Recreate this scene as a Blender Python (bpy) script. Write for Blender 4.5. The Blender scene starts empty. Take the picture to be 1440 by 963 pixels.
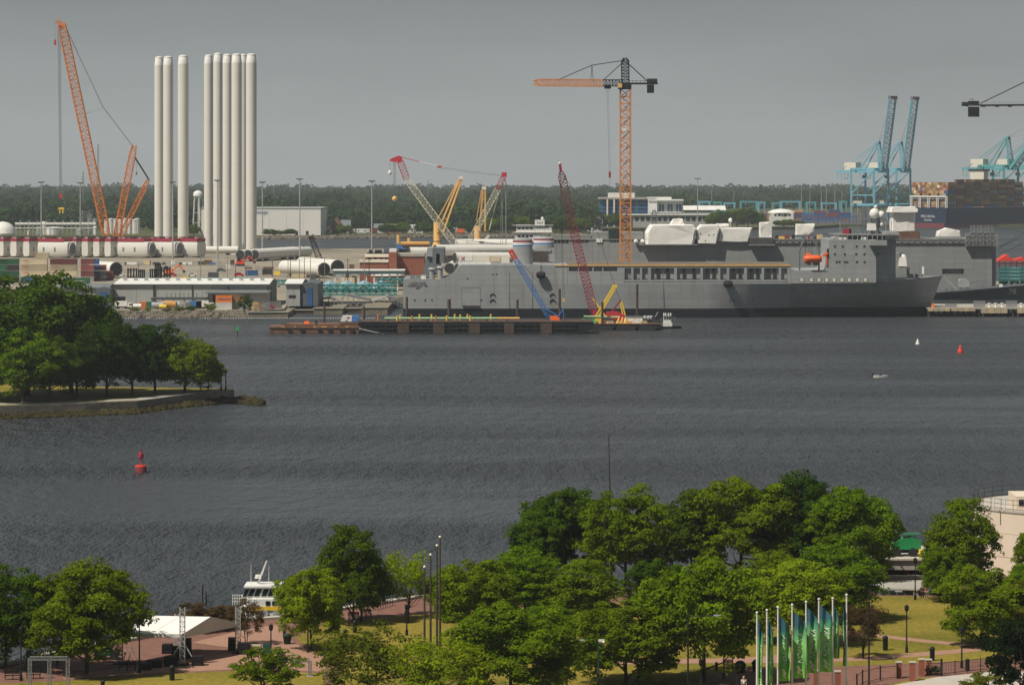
import bpy, math, random
import numpy as np
from mathutils import Vector, Matrix
R = math.radians
random.seed(7)
SC = bpy.context.scene
COL = SC.collection
# ------------------------------------------------------------------ camera, sky, sun, exposure
F, CX, HY, CH = 4587.0, 720.0, 240.0, 54.0      # focal length, principal column, horizon row (in photo pixels), camera height in metres
cam = bpy.data.cameras.new('camera'); cam.sensor_width = 36.0; cam.lens = F/1440*36
cam.shift_y = -(481.5-HY)/1440; cam.clip_start = 1; cam.clip_end = 30000
camo = bpy.data.objects.new('camera', cam); COL.objects.link(camo)
camo.location = (0, 0, CH); camo.rotation_euler = (R(90), 0, 0); SC.camera = camo
LDIR = Vector((0.55, 0.42, -1.0)).normalized()
world = bpy.data.worlds.new('World'); SC.world = world; world.use_nodes = True
wn, wl = world.node_tree.nodes, world.node_tree.links; wn.clear()
sky = wn.new('ShaderNodeTexSky'); sky.sky_type = 'NISHITA'; sky.sun_disc = False
sky.sun_elevation = R(55); sky.sun_rotation = R(233); sky.dust_density = 6; sky.air_density = 1.2
# overcast haze: brighter towards the horizon all round, faint large cloud texture
tcw = wn.new('ShaderNodeTexCoord'); spw = wn.new('ShaderNodeSeparateXYZ'); wl.new(tcw.outputs['Generated'], spw.inputs[0])
rw = wn.new('ShaderNodeValToRGB'); rw.color_ramp.interpolation = 'EASE'
rw.color_ramp.elements[0].position = 0.0; rw.color_ramp.elements[0].color = (.355,.378,.375,1); rw.color_ramp.elements[1].position = .075; rw.color_ramp.elements[1].color = (.228,.250,.255,1)
ez = rw.color_ramp.elements.new(.50); ez.color = (.105,.125,.145,1)
wl.new(spw.outputs[2], rw.inputs[0])
mpw = wn.new('ShaderNodeMapping'); mpw.inputs['Scale'].default_value = (3,3,16); nzw = wn.new('ShaderNodeTexNoise'); nzw.inputs['Scale'].default_value = 2.2; nzw.inputs['Detail'].default_value = 4
wl.new(tcw.outputs['Generated'], mpw.inputs[0]); wl.new(mpw.outputs[0], nzw.inputs['Vector'])
mrw = wn.new('ShaderNodeMapRange'); mrw.inputs[1].default_value = .3; mrw.inputs[2].default_value = .7; mrw.inputs[3].default_value = 9.2; mrw.inputs[4].default_value = 10.8; wl.new(nzw.outputs[0], mrw.inputs[0])
vmw = wn.new('ShaderNodeVectorMath'); vmw.operation = 'SCALE'; wl.new(rw.outputs[0], vmw.inputs[0]); wl.new(mrw.outputs[0], vmw.inputs['Scale'])
mix = wn.new('ShaderNodeMix'); mix.data_type = 'RGBA'; mix.inputs[0].default_value = 0.93; wl.new(vmw.outputs[0], mix.inputs[7])
bg = wn.new('ShaderNodeBackground'); bg.inputs[1].default_value = 0.10
wo = wn.new('ShaderNodeOutputWorld')
wl.new(sky.outputs[0], mix.inputs[6]); wl.new(mix.outputs[2], bg.inputs[0]); wl.new(bg.outputs[0], wo.inputs[0])
sun = bpy.data.lights.new('sun', 'SUN'); sun.energy = 4.8; sun.angle = R(0.6); sun.color = (1, .93, .82)
suno = bpy.data.objects.new('sun', sun); COL.objects.link(suno); suno.rotation_euler = LDIR.to_track_quat('-Z', 'Y').to_euler()
vs = SC.view_settings; vs.view_transform = 'Standard'; vs.look = 'None'; vs.gamma = 1; vs.exposure = 0.0; vs.use_curve_mapping = False
SC.cycles.use_denoising = True; SC.cycles.max_bounces = 5; SC.cycles.volume_bounces = 0; SC.cycles.transparent_max_bounces = 6

# ------------------------------------------------------------------ helpers
def X(px, Y): return (px-CX)/F*Y
def Z(py, Y): return CH-(py-HY)/F*Y
def S(Y): return Y/F
def YG(py, z=0.0): return (CH-z)*F/(py-HY)       # distance at which height z shows on photo row py
def P(px, py, Y): return (X(px, Y), Y, Z(py, Y))
def G(px, py, z=0.0): Y = YG(py, z); return (X(px, Y), Y, z)

class MB:
    def __init__(s): s.v = []; s.f = []
    def add(s, vs, fs):
        n = len(s.v); s.v += [tuple(p) for p in vs]; s.f += [tuple(i+n for i in f) for f in fs]; return s
    def box(s, x0, x1, y0, y1, z0, z1):
        return s.add([(x0,y0,z0),(x1,y0,z0),(x1,y1,z0),(x0,y1,z0),(x0,y0,z1),(x1,y0,z1),(x1,y1,z1),(x0,y1,z1)],
                     [(0,3,2,1),(4,5,6,7),(0,1,5,4),(1,2,6,5),(2,3,7,6),(3,0,4,7)])
    def cbox(s, c, d, rz=0, ch=0):                # centred on its base, size d, turned rz, top edges drawn in by ch
        a, b, h = d[0]/2, d[1]/2, d[2]; ca, sa = math.cos(rz), math.sin(rz)
        pts = [(-a,-b,0),(a,-b,0),(a,b,0),(-a,b,0),(-a+ch,-b+ch,h),(a-ch,-b+ch,h),(a-ch,b-ch,h),(-a+ch,b-ch,h)]
        return s.add([(c[0]+x*ca-y*sa, c[1]+x*sa+y*ca, c[2]+z) for x,y,z in pts],
                     [(0,3,2,1),(4,5,6,7),(0,1,5,4),(1,2,6,5),(2,3,7,6),(3,0,4,7)])
    def bar(s, p, q, w, h=None):                  # square bar from p to q
        h = h or w; p, q = Vector(p), Vector(q); d = (q-p).normalized()
        u = d.cross(Vector((0,0,1)) if abs(d.z) < .95 else Vector((0,1,0))).normalized(); v = u.cross(d)
        r = [(-w/2,-h/2),(w/2,-h/2),(w/2,h/2),(-w/2,h/2)]
        return s.add([p+u*a+v*b for a,b in r]+[q+u*a+v*b for a,b in r],
                     [(0,3,2,1),(4,5,6,7),(0,1,5,4),(1,2,6,5),(2,3,7,6),(3,0,4,7)])
    def tube(s, p, q, r0, r1=None, n=8, cap=True):
        r1 = r0 if r1 is None else r1; p, q = Vector(p), Vector(q); d = (q-p).normalized()
        u = d.cross(Vector((0,0,1)) if abs(d.z) < .95 else Vector((1,0,0))).normalized(); v = d.cross(u)
        ring = lambda c, r: [c+(u*math.cos(t)+v*math.sin(t))*r for t in [2*math.pi*i/n for i in range(n)]]
        return s.add(ring(p, r0)+ring(q, r1), [(i, (i+1)%n, (i+1)%n+n, i+n) for i in range(n)] +
                     ([tuple(range(n-1,-1,-1)), tuple(range(n, 2*n))] if cap else []))
    def path(s, pts, r, n=5):
        for a, b in zip(pts[:-1], pts[1:]): s.tube(a, b, r, n=n)
        return s
    def lathe(s, c, prof, n=16, sx=1, sy=1):      # prof: (radius, z) from bottom to top
        vs = []
        for r, z in prof:
            vs += [(c[0]+r*sx*math.cos(2*math.pi*i/n), c[1]+r*sy*math.sin(2*math.pi*i/n), c[2]+z) for i in range(n)]
        fs = [(k*n+i, k*n+(i+1)%n, (k+1)*n+(i+1)%n, (k+1)*n+i) for k in range(len(prof)-1) for i in range(n)]
        m = (len(prof)-1)*n
        return s.add(vs, fs+[tuple(range(n-1,-1,-1)), tuple(m+i for i in range(n))])
    def prism(s, poly, z0, z1):                   # counter-clockwise (x, y) outline
        n = len(poly)
        return s.add([(x,y,z0) for x,y in poly]+[(x,y,z1) for x,y in poly],
                     [tuple(range(n-1,-1,-1)), tuple(range(n,2*n))]+[(i,(i+1)%n,(i+1)%n+n,i+n) for i in range(n)])
    def vprism(s, poly, y0, y1):                  # outline in (x, z), pushed along y
        n = len(poly)
        return s.add([(x,y0,z) for x,z in poly]+[(x,y1,z) for x,z in poly],
                     [tuple(range(n)), tuple(range(2*n-1,n-1,-1))]+[(i,i+n,(i+1)%n+n,(i+1)%n) for i in range(n)])
    def loft(s, rings, closed=True, caps=True):
        n = len(rings[0]); vs = [p for r in rings for p in r]; m = n if closed else n-1
        fs = [(k*n+i, k*n+(i+1)%n, (k+1)*n+(i+1)%n, (k+1)*n+i) for k in range(len(rings)-1) for i in range(m)]
        if caps: fs += [tuple(range(n-1,-1,-1)), tuple((len(rings)-1)*n+i for i in range(n))]
        return s.add(vs, fs)
    def sheet(s, poly, z): return s.add([(x,y,z) for x,y in poly], [tuple(range(len(poly)))])
    def ball(s, c, r, n=10, sz=1):
        return s.lathe(c, [(max(r*math.cos(t), .001), r*sz*math.sin(t)) for t in [R(-90+180*k/6) for k in range(7)]], n)
    def lattice(s, p, q, w0, w1, n, r=.12, up=(0,1,0), ends=(1.,1.), d=.7):
        """square truss from p to q; w0/w1 = width seen and depth; ends taper the first and last tenth"""
        p, q = Vector(p), Vector(q); ax = (q-p).normalized(); u = ax.cross(Vector(up)).normalized(); v = u.cross(ax)
        T = []
        for k in range(n+1):
            t = k/n; e = 1.
            if t < .1: e = ends[0]+(1-ends[0])*t/.1
            if t > .9: e = ends[1]+(1-ends[1])*(1-t)/.1
            c = p.lerp(q, t); a, b = w0*e/2, w1*e/2
            T.append([c-u*a-v*b, c+u*a-v*b, c+u*a+v*b, c-u*a+v*b])
        for k in range(n):
            for i in range(4):
                j = (i+1) % 4
                s.bar(T[k][i], T[k+1][i], 2*r)
                s.bar(T[k][i], T[k][j], 1.6*r*d)
                s.bar(*((T[k][i], T[k+1][j]) if (k+i) % 2 else (T[k][j], T[k+1][i])), 1.6*r*d)
        return s
    def build(s, name, m, parent=None, smooth=False, kind=None):
        o0 = WORG.get(parent.name, (0,0,0)) if parent else (0,0,0)
        me = bpy.data.meshes.new(name)
        me.from_pydata([(x-o0[0], y-o0[1], z-o0[2]) for x,y,z in s.v], [], s.f); me.update()
        return link(name, me, m, parent, smooth, kind, o0)
WORG = {}
def _recalc(me):
    import bmesh
    b = bmesh.new(); b.from_mesh(me); bmesh.ops.recalc_face_normals(b, faces=b.faces); b.to_mesh(me); b.free()
def link(name, me, m, parent=None, smooth=False, kind=None, o0=(0,0,0)):
    if 4 < len(me.polygons) < 6000: _recalc(me)
    if m: me.materials.append(M[m] if isinstance(m, str) else m)
    if smooth:
        me.polygons.foreach_set('use_smooth', [True]*len(me.polygons))
        try: me.set_sharp_from_angle(angle=R(35))
        except Exception: pass
    o = bpy.data.objects.new(name, me); COL.objects.link(o)
    if parent: o.parent = parent; WORG[o.name] = o0
    if kind: o['kind'] = kind
    return o
def tag(o, label, cat, group=None):
    o['label'] = label; o['category'] = cat
    if group: o['group'] = group
    return o
def thing(name, label, cat, loc, group=None, rz=0):
    o = bpy.data.objects.new(name, None); COL.objects.link(o); o.location = loc; o.empty_display_size = .5
    WORG[o.name] = tuple(loc) if rz == 0 else (0,0,0); o.rotation_euler = (0,0,rz)
    return tag(o, label, cat, group)
def local(name, label, cat, group=None):          # a thing modelled round its own origin, moved later
    return thing(name, label, cat, (0,0,0), group)
def one(name, label, cat, mb, m, group=None, smooth=False, org=None):
    """a thing that is one mesh; its origin is brought to its base"""
    xs, ys, zs = zip(*mb.v); c = org or ((min(xs)+max(xs))/2, (min(ys)+max(ys))/2, min(zs))
    me = bpy.data.meshes.new(name); me.from_pydata([(x-c[0],y-c[1],z-c[2]) for x,y,z in mb.v], [], mb.f); me.update()
    o = link(name, me, m, None, smooth); o.location = c
    return tag(o, label, cat, group)
KIDS = {}
def dup(root, loc, rz=0, label=None, group=None, scale=None):
    r = root.copy(); COL.objects.link(r); r.location = loc; r.rotation_euler = (0,0,rz)
    if scale: r.scale = scale if not isinstance(scale, (int, float)) else (scale,)*3
    if label: r['label'] = label
    if group: r['group'] = group
    if root.name not in KIDS: KIDS[root.name] = [(c, list(c.children)) for c in root.children]
    for ch, gs in KIDS[root.name]:
        c = ch.copy(); COL.objects.link(c); c.parent = r
        for g in gs: d = g.copy(); COL.objects.link(d); d.parent = c
    return r
def struct(name, mb, m): return mb.build(name, m, kind='structure')
def text(name, body, size, loc, m, parent, rot=(R(90),0,0), ext=.02, align='CENTER'):
    c = bpy.data.curves.new(name, 'FONT'); c.body = body; c.size = size; c.extrude = ext; c.align_x = align; c.resolution_u = 2
    f = bpy.data.objects.new(name+'_font', c); COL.objects.link(f); bpy.context.view_layer.update()
    me = bpy.data.meshes.new_from_object(f.evaluated_get(bpy.context.evaluated_depsgraph_get())); bpy.data.objects.remove(f); me.name = name
    me.materials.clear(); me.materials.append(M[m]); o = bpy.data.objects.new(name, me); COL.objects.link(o)
    o0 = WORG.get(parent.name, (0,0,0)); o.parent = parent; o.location = tuple(a-b for a, b in zip(loc, o0)); o.rotation_euler = rot
    return o

# ------------------------------------------------------------------ materials
M = {}
def mat(name, col, rough=.6, var=.12, scale=.4, metal=0., bump=0., stretch=(1,1,1), rnd=0., spec=.3):
    m = bpy.data.materials.new(name); m.use_nodes = True; n, l = m.node_tree.nodes, m.node_tree.links
    b = n['Principled BSDF']; b.inputs['Roughness'].default_value = rough; b.inputs['Metallic'].default_value = metal
    b.inputs['Specular IOR Level'].default_value = spec
    tc = n.new('ShaderNodeTexCoord'); mp = n.new('ShaderNodeMapping'); mp.inputs['Scale'].default_value = stretch
    l.new(tc.outputs['Object'], mp.inputs[0])
    t = n.new('ShaderNodeTexNoise'); t.inputs['Scale'].default_value = scale; t.inputs['Detail'].default_value = 6; t.inputs['Roughness'].default_value = .65
    l.new(mp.outputs[0], t.inputs['Vector'])
    r = n.new('ShaderNodeMapRange'); r.inputs[1].default_value = .3; r.inputs[2].default_value = .7
    r.inputs[3].default_value = 1-var; r.inputs[4].default_value = 1+var; l.new(t.outputs[0], r.inputs[0])
    hs = n.new('ShaderNodeHueSaturation'); hs.inputs['Color'].default_value = (*col, 1); l.new(r.outputs[0], hs.inputs['Value'])
    out = hs.outputs[0]
    if rnd:
        oi = n.new('ShaderNodeObjectInfo'); q = n.new('ShaderNodeMapRange'); q.inputs[3].default_value = 1-rnd; q.inputs[4].default_value = 1+rnd
        l.new(oi.outputs['Random'], q.inputs[0]); h2 = n.new('ShaderNodeHueSaturation'); l.new(out, h2.inputs['Color']); l.new(q.outputs[0], h2.inputs['Value']); out = h2.outputs[0]
    l.new(out, b.inputs['Base Color'])
    if bump:
        bp = n.new('ShaderNodeBump'); bp.inputs['Strength'].default_value = bump; bp.inputs['Distance'].default_value = .1
        l.new(t.outputs[0], bp.inputs['Height']); l.new(bp.outputs[0], b.inputs['Normal'])
    M[name] = m; return m
def leafmat(name, col, hue=.010, trans=.42, rv=.12):
    m = bpy.data.materials.new(name); m.use_nodes = True; n, l = m.node_tree.nodes, m.node_tree.links; n.clear()
    oi = n.new('ShaderNodeObjectInfo'); ge = n.new('ShaderNodeNewGeometry'); tc = n.new('ShaderNodeTexCoord')
    t = n.new('ShaderNodeTexNoise'); t.inputs['Scale'].default_value = .55; t.inputs['Detail'].default_value = 4; l.new(tc.outputs['Object'], t.inputs['Vector'])
    a = n.new('ShaderNodeMapRange'); a.inputs[3].default_value = .5-hue; a.inputs[4].default_value = .5+hue; l.new(oi.outputs['Random'], a.inputs[0])
    r = n.new('ShaderNodeMapRange'); r.inputs[1].default_value = .3; r.inputs[2].default_value = .7; r.inputs[3].default_value = .62; r.inputs[4].default_value = 1.35; l.new(t.outputs[0], r.inputs[0])
    hs = n.new('ShaderNodeHueSaturation'); hs.inputs['Color'].default_value = (*col, 1); l.new(a.outputs[0], hs.inputs['Hue']); l.new(r.outputs[0], hs.inputs['Value'])
    a2 = n.new('ShaderNodeMapRange'); a2.inputs[3].default_value = 1-rv; a2.inputs[4].default_value = 1+rv; ml = n.new('ShaderNodeMath'); ml.operation = 'MULTIPLY'; ml.inputs[1].default_value = 7.31
    fr = n.new('ShaderNodeMath'); fr.operation = 'FRACT'; l.new(oi.outputs['Random'], ml.inputs[0]); l.new(ml.outputs[0], fr.inputs[0]); l.new(fr.outputs[0], a2.inputs[0])
    m2 = n.new('ShaderNodeMath'); m2.operation = 'MULTIPLY'; l.new(r.outputs[0], m2.inputs[0]); l.new(a2.outputs[0], m2.inputs[1]); l.new(m2.outputs[0], hs.inputs['Value'])
    d = n.new('ShaderNodeBsdfDiffuse'); tr = n.new('ShaderNodeBsdfTranslucent'); mx = n.new('ShaderNodeMixShader'); mx.inputs[0].default_value = trans
    o = n.new('ShaderNodeOutputMaterial')
    for q in (d, tr): l.new(hs.outputs[0], q.inputs['Color'])
    l.new(d.outputs[0], mx.inputs[1]); l.new(tr.outputs[0], mx.inputs[2]); l.new(mx.outputs[0], o.inputs[0])
    M[name] = m
for a in [  # name, colour, roughness, variation, noise scale
    ('tower_white', (.66,.645,.59), .5, .05, .06), ('white', (.74,.73,.69), .5, .08, .3), ('wrap', (.80,.78,.73), .45, .06, .5), ('cream', (.70,.66,.55), .6, .08, .3),
    ('orange', (.62,.20,.035), .5, .2, .3), ('tcrane', (.66,.25,.06), .5, .2, .4), ('amber', (.78,.46,.15), .5, .1, .3), ('yellow', (.78,.55,.05), .5, .1, .4),
    ('red', (.50,.035,.05), .5, .12, .4), ('redw', (.32,.03,.055), .5, .12, .3), ('maroon', (.17,.035,.045), .6, .15, .3), ('bright_red', (.62,.05,.03), .5, .1, .3),
    ('cream_lattice', (.72,.68,.52), .5, .1, .5), ('black', (.012,.013,.014), .6, .2, .5), ('dark', (.03,.032,.034), .6, .2, .4), ('rubber', (.018,.018,.019), .8, .2, .6),
    ('steel', (.22,.23,.23), .5, .15, .5), ('galv', (.35,.36,.36), .5, .12, .5), ('deck_grey', (.20,.21,.20), .7, .15, .3),
    ('sts', (.16,.42,.53), .5, .1, .2), ('sts2', (.09,.35,.37), .5, .1, .2), ('blue', (.06,.19,.47), .5, .15, .4), ('dblue', (.03,.10,.25), .55, .15, .3), ('teal', (.025,.18,.175), .55, .3, .5),
    ('green', (.02,.14,.06), .55, .2, .3), ('bgreen', (.04,.38,.10), .5, .15, .4), ('lgreen', (.36,.55,.30), .5, .15, .3), ('dgreen', (.015,.06,.045), .6, .2, .3),
    ('tan', (.52,.42,.26), .65, .1, .3), ('beige', (.60,.51,.36), .65, .08, .3), ('gold', (.52,.27,.07), .6, .2, .3), ('rust', (.15,.080,.052), .85, .45, .35), ('dkrust', (.075,.052,.042), .85, .4, .5),
    ('brick', (.27,.095,.06), .8, .2, .4), ('concrete', (.36,.34,.30), .85, .15, .2), ('conc_tan', (.44,.37,.26), .85, .2, .1), ('wall_grey', (.36,.37,.355), .6, .06, .2),
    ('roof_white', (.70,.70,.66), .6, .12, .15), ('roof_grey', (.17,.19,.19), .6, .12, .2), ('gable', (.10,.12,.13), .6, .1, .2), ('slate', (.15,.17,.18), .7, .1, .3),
    ('glass_dark', (.012,.018,.022), .12, .2, .5), ('glass_blue', (.015,.06,.10), .15, .3, .15), ('navy', (.012,.025,.060), .5, .15, .03), ('boot', (.008,.011,.016), .6, .25, .05),
    ('orange_boat', (.82,.14,.03), .4, .05, .4), ('asphalt', (.07,.07,.07), .9, .15, .4), ('paver', (.34,.195,.135), .85, .12, 1.2), ('plaza', (.195,.098,.072), .85, .22, .8), ('sidewalk', (.46,.42,.36), .85, .1, .6),
    ('bark', (.055,.042,.032), .9, .3, 2.), ('iron', (.012,.014,.014), .5, .2, 1.), ('bronze', (.06,.048,.036), .5, .15, 1.), ('ball', (.85,.78,.6), .3, .05, 1.),
    ('ferry_yellow', (.80,.52,.03), .4, .05, .3), ('skin', (.42,.26,.19), .6, .05, 5.), ('cloth_dark', (.03,.035,.05), .9, .2, 5.), ('cloth_red', (.35,.06,.05), .9, .2, 5.), ('cloth_white', (.7,.69,.66), .9, .1, 5.), ('khaki', (.3,.24,.16), .9, .1, 5.),
    ('tent_wall', (.55,.53,.50), .7, .05, .3), ('hivis', (.6,.6,.05), .8, .1, 5.), ('building_beige', (.66,.56,.45), .8, .05, .2), ('roof_brown', (.20,.12,.09), .8, .2, .3), ('house_white', (.62,.60,.56), .7, .1, .3), ('flag_blue', (.018,.11,.14), .7, .1, 1.),
    ('mgreen', (.02,.24,.08), .5, .15, .4), ('deck_tan', (.165,.135,.105), .8, .25, .2), ('teal_light', (.09,.30,.28), .55, .2, .5), ('skyblue', (.22,.34,.40), .6, .1, .3), ('stone', (.145,.125,.095), .9, .3, .8), ('scaffold', (.20,.20,.19), .6, .2, .8), ('tarp_dark', (.07,.075,.075), .8, .2, .5)]:
    mat(*a)
def hullmat(name, col, w=8.5, h=2.3):
    """painted steel side: faint plate seams, streaks of rust and salt running down"""
    m = mat(name, col, .5, .09, .16, stretch=(1,1,.22)); n, l = m.node_tree.nodes, m.node_tree.links; b = n['Principled BSDF']; src = b.inputs['Base Color'].links[0].from_socket
    tc = n.new('ShaderNodeTexCoord'); sp = n.new('ShaderNodeSeparateXYZ'); cb = n.new('ShaderNodeCombineXYZ'); l.new(tc.outputs['Object'], sp.inputs[0]); l.new(sp.outputs[0], cb.inputs[0]); l.new(sp.outputs[2], cb.inputs[1])
    bt = n.new('ShaderNodeTexBrick'); bt.inputs['Scale'].default_value = 1; bt.inputs['Brick Width'].default_value = w; bt.inputs['Row Height'].default_value = h; bt.inputs['Mortar Size'].default_value = .07; bt.inputs['Mortar Smooth'].default_value = .4
    bt.inputs['Color1'].default_value = (.94,.94,.94,1); bt.inputs['Color2'].default_value = (1.05,1.05,1.05,1); bt.inputs['Mortar'].default_value = (.74,.74,.74,1); l.new(cb.outputs[0], bt.inputs['Vector'])
    mu = n.new('ShaderNodeMix'); mu.data_type = 'RGBA'; mu.blend_type = 'MULTIPLY'; mu.inputs[0].default_value = 1; l.new(src, mu.inputs[6]); l.new(bt.outputs[0], mu.inputs[7])
    mp = n.new('ShaderNodeMapping'); mp.inputs['Scale'].default_value = (.55,.55,.035); l.new(tc.outputs['Object'], mp.inputs[0]); t = n.new('ShaderNodeTexNoise'); t.inputs['Scale'].default_value = 1.4; t.inputs['Detail'].default_value = 5; l.new(mp.outputs[0], t.inputs['Vector'])
    r = n.new('ShaderNodeMapRange'); r.inputs[1].default_value = .58; r.inputs[2].default_value = .78; r.inputs[3].default_value = 0; r.inputs[4].default_value = .5; l.new(t.outputs[0], r.inputs[0])
    mx = n.new('ShaderNodeMix'); mx.data_type = 'RGBA'; mx.inputs[7].default_value = (col[0]*.62,col[1]*.48,col[2]*.38,1); l.new(r.outputs[0], mx.inputs[0]); l.new(mu.outputs[2], mx.inputs[6]); l.new(mx.outputs[2], b.inputs['Base Color'])
hullmat('hull_grey', (.312,.322,.322)); hullmat('navy_grey', (.262,.272,.270))
mat('hull_shaded', (.085,.095,.105), .5, .12, .12, stretch=(1,1,.25))
for k, c in dict(box_maroon=(.20,.06,.06), box_brown=(.24,.13,.065), box_gold=(.37,.23,.10), box_green=(.02,.10,.05), box_blue=(.03,.10,.26), box_grey=(.22,.23,.22), box_beige=(.56,.47,.32), box_white=(.6,.6,.56), box_orange=(.55,.16,.04), box_black=(.05,.03,.035)).items():
    mat(k, c, .6, .15, .4, rnd=.42)
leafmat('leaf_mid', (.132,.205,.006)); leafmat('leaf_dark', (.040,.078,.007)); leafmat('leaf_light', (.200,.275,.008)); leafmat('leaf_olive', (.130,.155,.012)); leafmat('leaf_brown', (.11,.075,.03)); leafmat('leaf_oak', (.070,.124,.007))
leafmat('leaf_far', (.046,.082,.030), .02, .15, .5); leafmat('leaf_conifer', (.016,.035,.010))
# lawn: fine mottled grass colour
def surf(name, c1, c2, s1, s2, rough=.9, bump=.3):
    m = bpy.data.materials.new(name); m.use_nodes = True; n, l = m.node_tree.nodes, m.node_tree.links; b = n['Principled BSDF']; b.inputs['Roughness'].default_value = rough; b.inputs['Specular IOR Level'].default_value = .1
    tc = n.new('ShaderNodeTexCoord'); a = n.new('ShaderNodeTexNoise'); a.inputs['Scale'].default_value = s1; a.inputs['Detail'].default_value = 5
    q = n.new('ShaderNodeTexNoise'); q.inputs['Scale'].default_value = s2; q.inputs['Detail'].default_value = 4
    for t in (a, q): l.new(tc.outputs['Object'], t.inputs['Vector'])
    ad = n.new('ShaderNodeMath'); ad.operation = 'ADD'; l.new(a.outputs[0], ad.inputs[0]); l.new(q.outputs[0], ad.inputs[1])
    mr = n.new('ShaderNodeMapRange'); mr.inputs[1].default_value = .75; mr.inputs[2].default_value = 1.25; l.new(ad.outputs[0], mr.inputs[0])
    mx = n.new('ShaderNodeMix'); mx.data_type = 'RGBA'; mx.inputs[6].default_value = (*c1,1); mx.inputs[7].default_value = (*c2,1)
    l.new(mr.outputs[0], mx.inputs[0]); l.new(mx.outputs[2], b.inputs['Base Color'])
    bp = n.new('ShaderNodeBump'); bp.inputs['Strength'].default_value = bump; bp.inputs['Distance'].default_value = .1; l.new(q.outputs[0], bp.inputs['Height']); l.new(bp.outputs[0], b.inputs['Normal'])
    M[name] = m; return m
surf('lawn', (.125,.118,.016), (.285,.215,.042), .06, 1.6); surf('yard', (.20,.18,.14), (.33,.29,.225), .02, .25); surf('scrub', (.05,.075,.02), (.13,.12,.06), .02, .3)
surf('mud', (.018,.016,.008), (.055,.046,.016), .15, 1.5); surf('seawall', (.12,.11,.092), (.24,.22,.185), .12, 1.2); surf('bulkhead', (.13,.12,.09), (.27,.24,.18), .2, 1.)
# water: dark, reflecting, with wind ripples of two sizes and calmer streaks
m = bpy.data.materials.new('water'); m.use_nodes = True; n, l = m.node_tree.nodes, m.node_tree.links; b = n['Principled BSDF']
b.inputs['Base Color'].default_value = (.053,.061,.070,1); b.inputs['Roughness'].default_value = .34; b.inputs['IOR'].default_value = 1.33; b.inputs['Specular IOR Level'].default_value = .5
tc = n.new('ShaderNodeTexCoord')
def wtex(sc, st, det):
    mp = n.new('ShaderNodeMapping'); mp.inputs['Scale'].default_value = st; l.new(tc.outputs['Object'], mp.inputs[0])
    t = n.new('ShaderNodeTexNoise'); t.inputs['Scale'].default_value = sc; t.inputs['Detail'].default_value = det; t.inputs['Roughness'].default_value = .6; l.new(mp.outputs[0], t.inputs['Vector']); return t
w1, w2, w3 = wtex(1.0, (1.5,.42,1), 3), wtex(.22, (1.2,.5,1), 4), wtex(.010, (.35,1.6,1), 3)
w4 = wtex(.05, (.5,1,1), 3)
ad = n.new('ShaderNodeMath'); ad.operation = 'MULTIPLY_ADD'; ad.inputs[1].default_value = 3.4; l.new(w2.outputs[0], ad.inputs[0]); l.new(w1.outputs[0], ad.inputs[2])
bp = n.new('ShaderNodeBump'); bp.inputs['Distance'].default_value = 3.4; l.new(ad.outputs[0], bp.inputs['Height'])
mr = n.new('ShaderNodeMapRange'); mr.inputs[1].default_value = .38; mr.inputs[2].default_value = .58; mr.inputs[3].default_value = .58; mr.inputs[4].default_value = 1.; l.new(w3.outputs[0], mr.inputs[0]); l.new(mr.outputs[0], bp.inputs['Strength'])
l.new(bp.outputs[0], b.inputs['Normal']); M['water'] = m
r2 = n.new('ShaderNodeMapRange'); r2.inputs[1].default_value = .38; r2.inputs[2].default_value = .62; r2.inputs[3].default_value = .27; r2.inputs[4].default_value = .41; l.new(w3.outputs[0], r2.inputs[0]); l.new(r2.outputs[0], b.inputs['Roughness'])
# ------------------------------------------------------------------ setting: water, land, forest
struct('water', MB().sheet([(-2600,-60),(2600,-60),(2600,8600),(-2600,8600)], 0), 'water')
def pts(l, z): return [(X(px, YG(py, z)), YG(py, z)) for px, py in l]
ZP = 2.5
struct('far_shore', MB().prism([(-2600,2560),(X(360,2570),2570),(X(470,2590),2590),(X(620,2640),2640),(X(830,2660),2660),(X(850,2900),2900),(X(1140,3000),3000),(X(1180,3110),3110),(2600,3110),(2600,8580),(-2600,8580)], -1, ZP), 'scrub')
struct('shipyard_ground', MB().prism([(-900,1205),(X(365,1205),1205),(X(400,1215),1215),(X(405,1270),1270),(X(545,1270),1270),(X(548,1330),1330),(X(700,1330),1330),(X(720,1800),1800),(X(540,1830),1830),(X(540,2150),2150),(-900,2150)], -1, ZP), 'yard')
struct('park_ground', MB().prism(pts([(-120,990),(-120,962),(0,936),(115,912),(225,893),(330,874),(400,869),(480,857),(590,840),(720,834),(870,828),(1050,815),(1180,812),(1560,812)], ZP)[::-1]+[(-60,250),(120,250)], -1, ZP), 'plaza')
struct('point_ground', MB().prism(pts([(-330,578),(0,571),(121,567),(194,564),(257,555.5),(329,549),(328,546.5),(250,545.2),(100,543),(-330,520)], ZP), -1, ZP), 'lawn')
struct('port_apron', MB().sheet([(X(1000,3125),3125),(X(1600,3125),3125),(X(1600,4080),4080),(X(1000,4080),4080)], ZP+.02), 'asphalt')
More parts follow.
